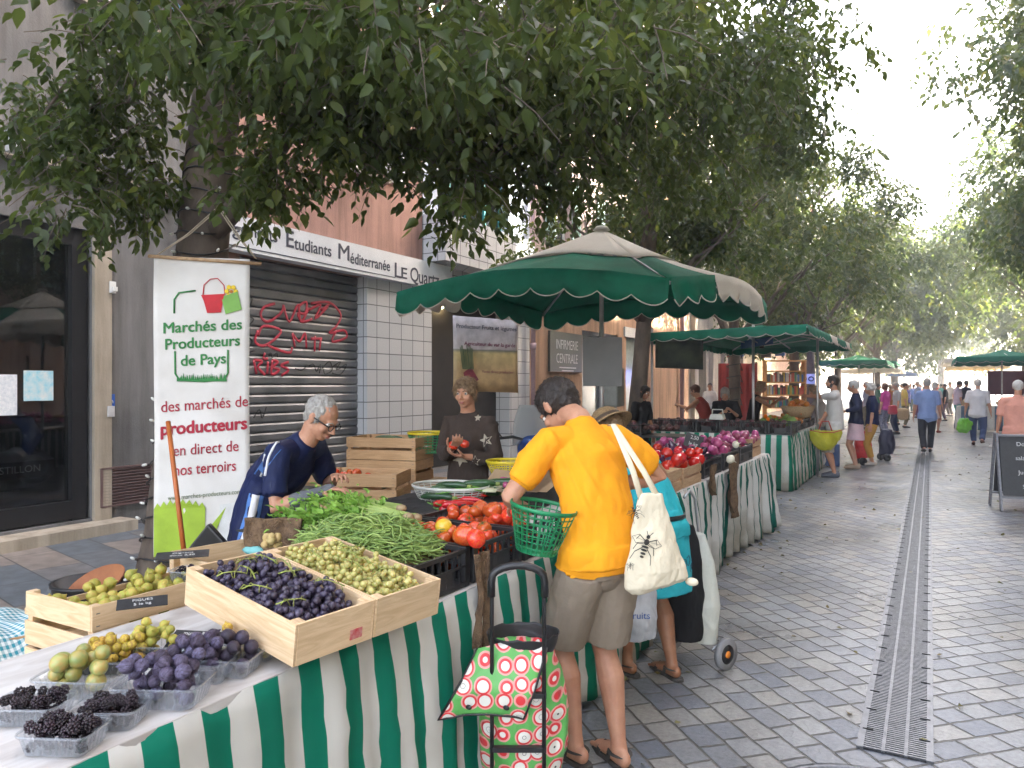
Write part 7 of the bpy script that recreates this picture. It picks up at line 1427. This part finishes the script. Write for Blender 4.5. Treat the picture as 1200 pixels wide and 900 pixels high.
# beans -------------------------------------------------
bnm = mat('green_bean', (.27, .38, .10), (.19, .30, .07), 25, .5, rnd=.3)
bme = []
for k in range(7):
    L_ = U(.10, .135); c = U(-.035, .035); d = U(-.02, .02); pts = [Vector((L_*(t-.5), c*(1-4*(t-.5)**2), d*sin(t*5))) for t in [i/6 for i in range(7)]]
    bme.append(MB().tube(pts, [.0015, .0032, .0036, .0036, .0036, .003, .0012], 6).mesh('bean', bnm))
bx0, by0 = -2.0, 2.35
def bh_(x, y): return .975+.115*max(0, 1-((x-.0)/.34)**2-((y)/.30)**2)
mound = MB()
for k in range(1500):
    t = U(0, 6.28); r = sqrt(U(0, 1)); x, y = .30*r*cos(t), .25*r*sin(t); z = bh_(x, y)-U(.0, .05); a = U(0, 6.28); d = Vector((cos(a), sin(a), U(-.2, .2)))*.055
    p = Vector((bx0+x, by0+y, z)); mound.tube([p-d, p+Vector((U(-.01, .01), U(-.01, .01), .004)), p+d], [.0018, .0036, .0016], 5)
tag(mound.build('green_beans', bnm), 'lower mass of green beans in the black crate', 'green beans', kind='stuff')
tag(MB().grid(lambda u, v: (bx0+(u-.5)*.62, by0+(v-.5)*.5, bh_((u-.5)*.62, (v-.5)*.5)-.045), 16, 16).build('sacking_lining', burlap), 'brown sacking lining under the green beans', 'sacking')
for k in range(285):
    t = U(0, 6.28); r = sqrt(U(0, 1)); x, y = .31*r*cos(t), .255*r*sin(t); put(bme[k % 7], 'green_bean', (bx0+x, by0+y, bh_(x, y)+U(.0, .014)), (U(0, 6.28), U(-.35, .35), U(0, 6.28)), U(.85, 1.1), label='slender green bean in the heap over the black crate', cat='green bean', group='green beans')
# celery ------------------------------------------------
cst = mat('celery_stalk', (.42, .52, .16), (.30, .42, .10), 18, .45, stretch=(1, 1, 1), transl=.1); clf = mat('celery_leaf', (.32, .54, .09), (.20, .40, .06), 12, .5, rnd=0, transl=.3); croot = mat('celery_root', (.45, .34, .2), (.3, .2, .1), 25, .8)
def celery(label, base, tip, n=11, grp='celery bunches'):
    r = empty('celery', base, label, 'celery', grp); base = Vector(base); tip = Vector(tip); d = (tip-base); L_ = d.length; d.normalize(); s = d.cross(UP).normalized(); u = s.cross(d)
    for k in range(n):
        a = 2*pi*k/n; o0 = s*cos(a)*.022+u*sin(a)*.018; o1 = s*(cos(a)*.055+U(-.02, .02))+u*(sin(a)*.03+.02); pts = [o0*.6, d*L_*.2+o0*1.1, d*L_*.45+o1*.7, d*L_*U(.6, .75)+o1]
        MB().tube(pts, [(.008, .012), (.006, .010), (.0045, .007), (.003, .004)], 7).build('stalk', cst, r)
    P, D, Z = [], [], []
    for k in range(400):
        t = U(.5, 1.05); w_ = .05+.12*(t-.4); p = d*L_*t+s*random.gauss(0, w_*.75)+u*(abs(random.gauss(0, w_*.28))+.005); P.append(p); dd = d*U(.1, 1)+s*U(-1, 1)+u*U(-.2, .9); D.append(dd); Z.append(U(.022, .05))
    o = leaf_obj('leaves', np.array([tuple(p) for p in P]), np.array([tuple(p) for p in D]), np.array(Z), clf, r)
    MB().ell((0, 0, 0), (.028, .028, .02), nz=.3).build('root_end', croot, r)
celery('celery bunch with its pale root end towards the beans', ground(488, 607, 1.05), ground(362, 615, .99)); celery('celery bunch lying behind the first', ground(470, 596, 1.06), ground(372, 590, 1.05)); celery('celery bunch at the left under the trader hands', ground(440, 608, 1.02), ground(335, 615, .99)); celery('celery bunch on top of the celery pile', ground(478, 606, 1.06), ground(400, 600, 1.05))
tag(MB().ell(ground(415, 630, .88), (.36, .26, .10), nz=.2).build('celery_bed', burlap), 'brown sacking heaped under the celery', 'sacking')
# potatoes in sacking
q = ground(322, 632, .93); rag('rough burlap folded round the potatoes by the trader', at(322, 607, 3.32), .26, .22, ax=CR, out=.09, thick=.02)
pot = mat('potato', (.55, .42, .18), (.42, .3, .12), 20, .6, rnd=.1); pme = MB().ell((0, 0, 0), (1, .8, .75), nz=.25, nf=1.5, seg=14, rings=10).mesh('potato', pot)
for i in range(9): put(pme, 'potato', at(312+i % 3*6+U(-2, 2), 630+(i//3)*4, 3.15+U(-.03, .05)), rrot(), .021, label='small yellow potato in the burlap sack', cat='potato', group='potatoes')
# tomatoes ----------------------------------------------
tom = mat('tomato', (.62, .035, .015), (.62, .12, .02), 6, .2, rnd=.15, coat=.3, detail=2); toy = mat('yellow_tomato', (.75, .50, .04), (.7, .42, .03), 5, .22, coat=.3); cal = mat('calyx', (.06, .16, .03), rough=.6)
def tom_mesh(m, lob=.05):
    v = []; f = []; n = 24; prof = [(.08, .70), (.3, .78), (.62, .7), (.9, .38), (1, 0), (.93, -.35), (.7, -.62), (.35, -.76), (.0, -.78)]
    b = MB(); o = []
    for r, z in prof:
        for k in range(n): a = 2*pi*k/n; q = 1+lob*cos(a*5+1)*min(1, r*1.3)*(1 if z > -.3 else .5); v.append((r*cos(a)*q, r*sin(a)*q, z))
    for i in range(len(prof)-1):
        for k in range(n): k2 = (k+1) % n; f.append((i*n+k2, i*n+k, (i+1)*n+k, (i+1)*n+k2))
    f.append(tuple(range(n))); return b.add(v, f).mesh('tomato', m)
tms = [tom_mesh(tom, .03), tom_mesh(tom, .07), tom_mesh(tom, .02)]
def cal_mesh():
    g = MB()
    for k in range(6): a = k*pi/3; g.add([(0, 0, .76), (cos(a-.25)*.25, sin(a-.25)*.25, .8), (cos(a)*.6, sin(a)*.6, .74), (cos(a+.25)*.25, sin(a+.25)*.25, .8)], [(0, 1, 2, 3)], False)
    g.tube([(0, 0, .7), (.05, 0, 1.0)], .05, 6); return g.mesh('calyx', cal)
cme = cal_mesh()
for (cx, cy, n, lb) in ((-1.89, 2.71, 62, 'red tomato in the crate beside the green beans'), (-1.89, 3.14, 40, 'red tomato in the crate behind the green basket')):
    for i, (x, y, z, rr) in enumerate(drop(n, rect(.54, .34, .03), .034, lambda x, y: .0, .15, .22, .9)):
        t = put(tms[i % 3], 'tomato', (cx+x, cy+y, .865+z), (U(-.9, .9), U(-.9, .9), U(0, 6)), (rr, rr*U(.95, 1.1), rr*U(.9, 1.15)), label=lb, cat='tomato', group='tomatoes, '+lb[14:])
        if i % 2: put(cme, 'calyx', (0, 0, 0), parent=t)
def T(px, py, z, r, me, lb, cat='tomato', rot=None, name='tomato'): return put(me, name, ground(px, py, z), rot or rrot(), r, label=lb, cat=cat)
T(520, 617, 1.04, .038, MB().ell((0, 0, 0), (1, 1, .88), seg=20, rings=14).mesh('t', toy), 'single yellow tomato at the corner of the tomato crate', rot=(.2, .1, 0)); T(578, 598, 1.03, .047, tms[1], 'large orange red tomato lying on the black cloth behind the crate', rot=(.3, -.2, 0)); T(603, 600, 1.02, .042, tms[0], 'big tomato just left of the elbow of the man in yellow', rot=(.1, .3, 2)); T(545, 628, 1.05, .05, tms[1], 'large ribbed tomato on top of the heap in the crate', rot=(-.3, .3, 1)); T(558, 631, 1.05, .04, tms[2], 'ripe tomato with a greenish shoulder on top of the heap', rot=(.8, .5, 1))
# peppers, courgettes, onions
redp = mat('red_pepper', (.62, .012, .012), (.5, .01, .01), 8, .15, coat=.5, rnd=.1); stg = mat('pepper_stem', (.12, .28, .04), rough=.5); zuc = mat('courgette', (.018, .065, .018), (.035, .10, .03), 30, .3, rnd=.2, coat=.2); zend = mat('courgette_end', (.30, .38, .10), rough=.5)
def pepper_at(px, py, z, dx, dy, L_=.15, lab='long red pepper on the black cloth'):
    r = empty('red_pepper', ground(px, py, z), lab, 'pepper', 'long red peppers'); d = (CR*dx+CF*dy).normalized(); s = UP.cross(d); c = U(-.02, .02)
    MB().tube([d*L_*t+s*c*sin(t*3)+UP*(.006*sin(t*4)) for t in (0, .12, .35, .6, .85, 1)], [.012, .019, .018, .014, .008, .002], 12, round_=False).build('flesh', redp, r); MB().tube([d*-.002, d*-.02+UP*.004, d*-.035+UP*.012], [.007, .004, .0035], 6).build('stalk', stg, r)
for a in ((508, 591, .975, 1, .1), (520, 583, .98, 1, .25), (515, 597, .975, 1, -.05), (528, 590, 1.0, 1, .1), (518, 592, 1.005, 1, .15), (540, 586, .98, 1, -.3), (535, 597, .975, 1, -.1), (526, 579, .985, 1, .0), (545, 579, .985, 1, -.35)): pepper_at(*a)
def courgette(loc, d, L_, r, lab, grp):
    e = empty('courgette', loc, lab, 'courgette', grp); d = Vector(d).normalized(); MB().tube([d*L_*t+UP*(.01*sin(t*3)) for t in (0, .05, .3, .7, .95, 1)], [r*.5, r*.8, r*.95, r*1.05, r*.9, r*.5], 12, round_=True).build('flesh', zuc, e); MB().tube([d*L_*1.02, d*(L_+.03)], [.011, .012], 8).build('stem_end', zend, e)
for i in range(13): px = 512+i*7+U(-3, 3); courgette(ground(px-20, 582-(i % 4)*4-i*.4, .985+.018*(i % 4)), CR*1+CF*U(-.35, .25), .19, .021, 'dark green courgette in the pile behind the red peppers', 'courgettes on the black cloth')
spo = mat('spring_onion_green', (.16, .40, .04), (.22, .48, .06), 12, .45, transl=.15); spw = mat('spring_onion_white', (.6, .6, .4), rough=.5); rootm = mat('roots', (.5, .42, .28), rough=.9)
for i in range(15):
    r = empty('spring_onion', ground(583+U(-5, 5), 572+U(-4, 4), 1.02), 'spring onion with long green leaves lying over the courgettes', 'spring onion', 'spring onions'); d = (-CR*1+CF*U(-.25, .35)).normalized()
    MB().tube([d*0, d*.03, d*.08], [.009, .008, .006], 8).build('bulb', spw, r)
    for k in range(3): s = UP.cross(d); MB().tube([d*.07, d*.16+s*U(-.02, .02)+UP*.015, d*.26+s*U(-.05, .05)+UP*.0, d*U(.3, .36)+s*U(-.07, .07)-UP*.01], [(.005, .003), (.006, .003), (.005, .0025), (.002, .001)], 6).build('leaf', spo, r)
    g = MB()
    for k in range(6): q = d*-.03+Vector((U(-.02, .02), U(-.02, .02), U(-.012, .012))); g.tube([Vector((0, 0, 0)), q*.6, q*1.3], .0012, 4)
    g.build('roots', rootm, r)
ron = mat('red_onion', (.30, .03, .12), (.42, .10, .2), 5, .25, rnd=.35, stretch=(6, 6, .6), coat=.2); won = mat('white_onion', (.68, .64, .5), rough=.35); rome = MB().lathe([(0, -.85), (.3, -.82), (.8, -.5), (1, 0), (.85, .45), (.4, .8), (.12, 1.0), (.06, 1.35), (0, 1.4)], n=16).mesh('onion', ron); wome = MB().lathe([(0, -.85), (.3, -.82), (.8, -.5), (1, 0), (.85, .45), (.4, .8), (.12, 1.0), (.06, 1.5), (0, 1.5)], n=16).mesh('onion', won)
for i in range(8): put(rome, 'red_onion', ground(592+U(-9, 12), 566+U(-5, 8), 1.05), rrot(), .022, label='small red onion in the bunch by the yellow basket', cat='onion', group='red onions by the yellow basket')
put(wome, 'white_onion', ground(604, 568, 1.07), rrot(), .02, label='small white onion among the red onions by the yellow basket', cat='onion')
kraft = mat('kraft_paper', (.42, .29, .17), (.36, .24, .14), 5, .8); g = MB(); c = at(602, 566, 4.75)
for a, b_, w_ in ((-.22, -.12, .15), (-.05, .12, .2), (.05, .2, .16)): g = MB().poly([c+CR*a-UP*.05, c+CR*(a+w_)-UP*.06, c+CR*(b_+w_)+UP*.07, c+CR*b_+UP*.09], CF*.004); tag(g.build('paper_sheet', kraft), 'brown kraft paper %s round the red onion bunch' % {-.22: 'twisted on the left', -.05: 'folded in the middle', .05: 'standing on the right'}[a], 'paper')
# produce in the back crates
for M4, n, zb in ((UC[0].matrix_world, 12, .09), (UC[1].matrix_world, 10, .08)):
    for i in range(n): p = M4 @ Vector((U(-.2, .02), -.13+.27*i/n, zb+.03+U(-.01, .02))); courgette(p, (M4.to_3x3() @ Vector((1, U(-.2, .2), 0))), .18, .022, 'dark courgette in the brown crates by the tiled pillar', 'courgettes in the back crates')
M4 = LC[0].matrix_world
for i, (x, y, z, rr) in enumerate(drop(16, rect(.44, .28), .035, lambda x, y: .09, .1, .15)): put(tms[i % 3] if x < .02 else MB().ell((0, 0, 0), (1, 1.3, .8), nz=.3).mesh('squash', zuc), 'tomato' if x < .02 else 'green_squash', M4 @ Vector((x, y, z)), rrot(), rr, label='red tomato in the back crate behind the celery' if x < .02 else 'dark green vegetable in the back crate behind the celery', cat='tomato' if x < .02 else 'squash', group='back crate tomatoes' if x < .02 else 'back crate greens')
for i, (px, py) in enumerate(((531, 522), (544, 520))): put(tms[i], 'tomato', at(px, py, 5.19), (.2, .3, 1), .036, label='%s of the two tomatoes in the hands of the woman trader' % ('left', 'right')[i], cat='tomato')
# red onion / aubergine table -----------------------------
aub = mat('aubergine', (.035, .008, .035), (.06, .015, .06), 4, .15, coat=.6, rnd=.2); aume = MB().tube([Vector((0, 0, z)) for z in (-1.5, -1.1, -.3, .6, 1.2)], [.4, .9, 1, .7, .35], 14, round_=True).mesh('aubergine', aub); rpm = MB().lathe([(0, -.9), (.6, -1), (.95, -.5), (1, .2), (.8, .8), (.3, .9), (.1, .75)], n=16).mesh('pepper', redp)
def oncr(lb, y0, y1, mt, n=1, x=-1.88, w_=.5): pass
wood_crate('low slatted crate with a red tomato at the near end of the red onion table', XY(-1.86, 5.28, .853, 0), .44, .5, .16, pine2, 2); wood_crate('open wooden crate beside it on the red onion table', XY(-1.86, 5.83, .853, 0), .44, .5, .15, pine2, 2); black_crate('black crate under the burlap on the red onion table', XY(-1.93, 6.5, .853, R(90)), .6, .56, .15); black_crate('black crate of red onions in the middle of the table', XY(-1.93, 7.2, .853, R(90)), .6, .56, .15); black_crate('black crate of shallots further along the table', XY(-1.93, 7.85, .853, R(90)), .6, .56, .16); wood_crate('wooden crate at the far end of the red onion table', XY(-1.88, 8.5, .853, R(90)), .5, .4, .2, pine2, 2)
def pile(me, name, n, x0, x1, y0, y1, r, zb, hm_, lb, cat, g):
    for x, y, z, rr in drop(n, rect(x1-x0, y1-y0), r, lambda x, y: 0, hm_, .2, .88): put(me, name, ((x0+x1)/2+x, (y0+y1)/2+y, zb+z), rrot(), rr, label=lb, cat=cat, group=g)
pile(rome, 'red_onion', 120, -2.35, -1.66, 6.7, 8.1, .042, .93, .17, 'purple red onion heaped in the crates of the second table', 'onion', 'red onions of the second table'); pile(rome, 'red_onion', 26, -2.05, -1.7, 8.3, 8.75, .04, .98, .12, 'purple red onion in the far wooden crate of the second table', 'onion', 'red onions far crate')
pile(aume, 'aubergine', 34, -2.5, -1.75, 5.7, 6.7, .036, 1.0, .14, 'glossy dark aubergine on the second table', 'aubergine', 'aubergines'); pile(rpm, 'bell_pepper', 26, -2.15, -1.68, 5.55, 6.45, .045, .97, .13, 'shiny red bell pepper on the second table', 'pepper', 'bell peppers'); pile(tms[0], 'tomato', 9, -2.05, -1.7, 5.1, 5.95, .045, .87, .09, 'red tomato in the low wooden crates of the second table', 'tomato', 'tomatoes of the second table')
for a in ((862, 521), (856, 538)): put(wome, 'white_onion', ground(*a, 1.1), rrot(), .034, label='white onion, %s of two on the purple onions' % ('upper' if a[1] < 530 else 'lower'), cat='onion')
o = price_slate('black price card on a stick above the aubergines', Matrix.Translation(at(813, 517, 6.9)) @ Matrix.Rotation(TH, 4, 'Z') @ Matrix.Rotation(R(70), 4, 'X') @ Matrix.Rotation(R(-18), 4, 'Z'), .17, .13, ['2,50', 'le kg'], .05)
# third stall
lt = mat('lettuce', (.10, .2, .03), (.2, .28, .05), 20, .6); apr = mat('orange_produce', (.65, .22, .03), (.55, .15, .02), 9, .4, rnd=.3); dkp = mat('dark_produce', (.12, .02, .03), (.05, .03, .02), 9, .4, rnd=.5)
am = MB().ell((0, 0, 0), 1, seg=10, rings=7).mesh('f', apr); dm = MB().ell((0, 0, 0), 1, seg=10, rings=7).mesh('f', dkp); lm = MB().ell((0, 0, 0), (1, 1, .8), nz=.8, nf=5, seg=16, rings=12).mesh('f', lt)
pile(am, 'apricot', 60, -2.5, -1.95, 13.3, 15.3, .04, .96, .12, 'orange fruit in the street-side crates of the third stall', 'fruit', 'orange fruit'); pile(dm, 'plum', 110, -4.1, -2.0, 12.1, 12.6, .035, .95, .12, 'dark red plum in the front crates of the third stall', 'plum', 'dark plums'); pile(lm, 'lettuce', 9, -2.45, -2.0, 12.8, 13.4, .1, .9, .12, 'curly lettuce in the nearest street-side crate of the third stall', 'lettuce', 'lettuces'); pile(dm, 'beetroot', 50, -5.5, -3.4, 10.95, 11.5, .04, .93, .1, 'dark beetroot on the work table', 'beetroot', 'beetroots')
neon = mat('orange_pepper', (.9, .2, .01), rough=.3); 
for i in range(4): put(MB().ell((0, 0, 0), (.8, .8, 1.2)).mesh('p', neon), 'orange_pepper', at(897+i*3, 488+i*3.3, 12.0), rrot(), .04, label='bright orange pepper at the corner crate of the third stall', cat='pepper', group='bright orange peppers')
bask = MB().lathe([(0, 0), (.22, 0), (.3, .2), (.29, .2), (.2, .02), (0, .02)], n=22).build('wicker_basket', wk); bask.location = (-2.1, 14.3, 1.05); tag(bask, 'wicker basket of onions on the third stall, under the pointing hand', 'basket'); pile(am, 'onion', 22, -2.3, -1.9, 14.1, 14.5, .05, 1.08, .25, 'golden onion in the wicker basket of the third stall', 'onion', 'golden onions')
# the air between the camera and the far end of the street
hm_ = bpy.data.materials.new('air'); hm_.use_nodes = True; nt = hm_.node_tree; nt.nodes.remove(nt.nodes['Principled BSDF'])
pv = nt.nodes.new('ShaderNodeVolumePrincipled'); pv.inputs['Color'].default_value = (.86, .93, 1, 1); pv.inputs['Density'].default_value = .0035; pv.inputs['Anisotropy'].default_value = .35; nt.links.new(pv.outputs[0], nt.nodes['Material Output'].inputs['Volume'])
tag(MB().box((0, 90, 12), (130, 270, 26)).build('haze', hm_), kind='stuff')
# ---------------------------------------------------------------- camera and output
cd = bpy.data.cameras.new('camera'); cam = bpy.data.objects.new('camera', cd); C.objects.link(cam); S.camera = cam
cam.location = CAM; cam.rotation_euler = (R(90), 0, TH); cd.sensor_width = 36; cd.lens = 36*FPX/1200; cd.clip_start = .05; cd.clip_end = 600
v = S.view_settings; v.view_transform = 'Standard'; v.look = 'None'; v.gamma = 1; v.exposure = EXPO; v.use_curve_mapping = False
S.cycles.use_denoising = True; S.cycles.max_bounces = 7; S.cycles.diffuse_bounces = 4; S.cycles.transparent_max_bounces = 12; S.cycles.transmission_bounces = 4; S.cycles.glossy_bounces = 3
S.cycles.use_adaptive_sampling = True; S.cycles.adaptive_threshold = .02; S.cycles.sample_clamp_indirect = 8
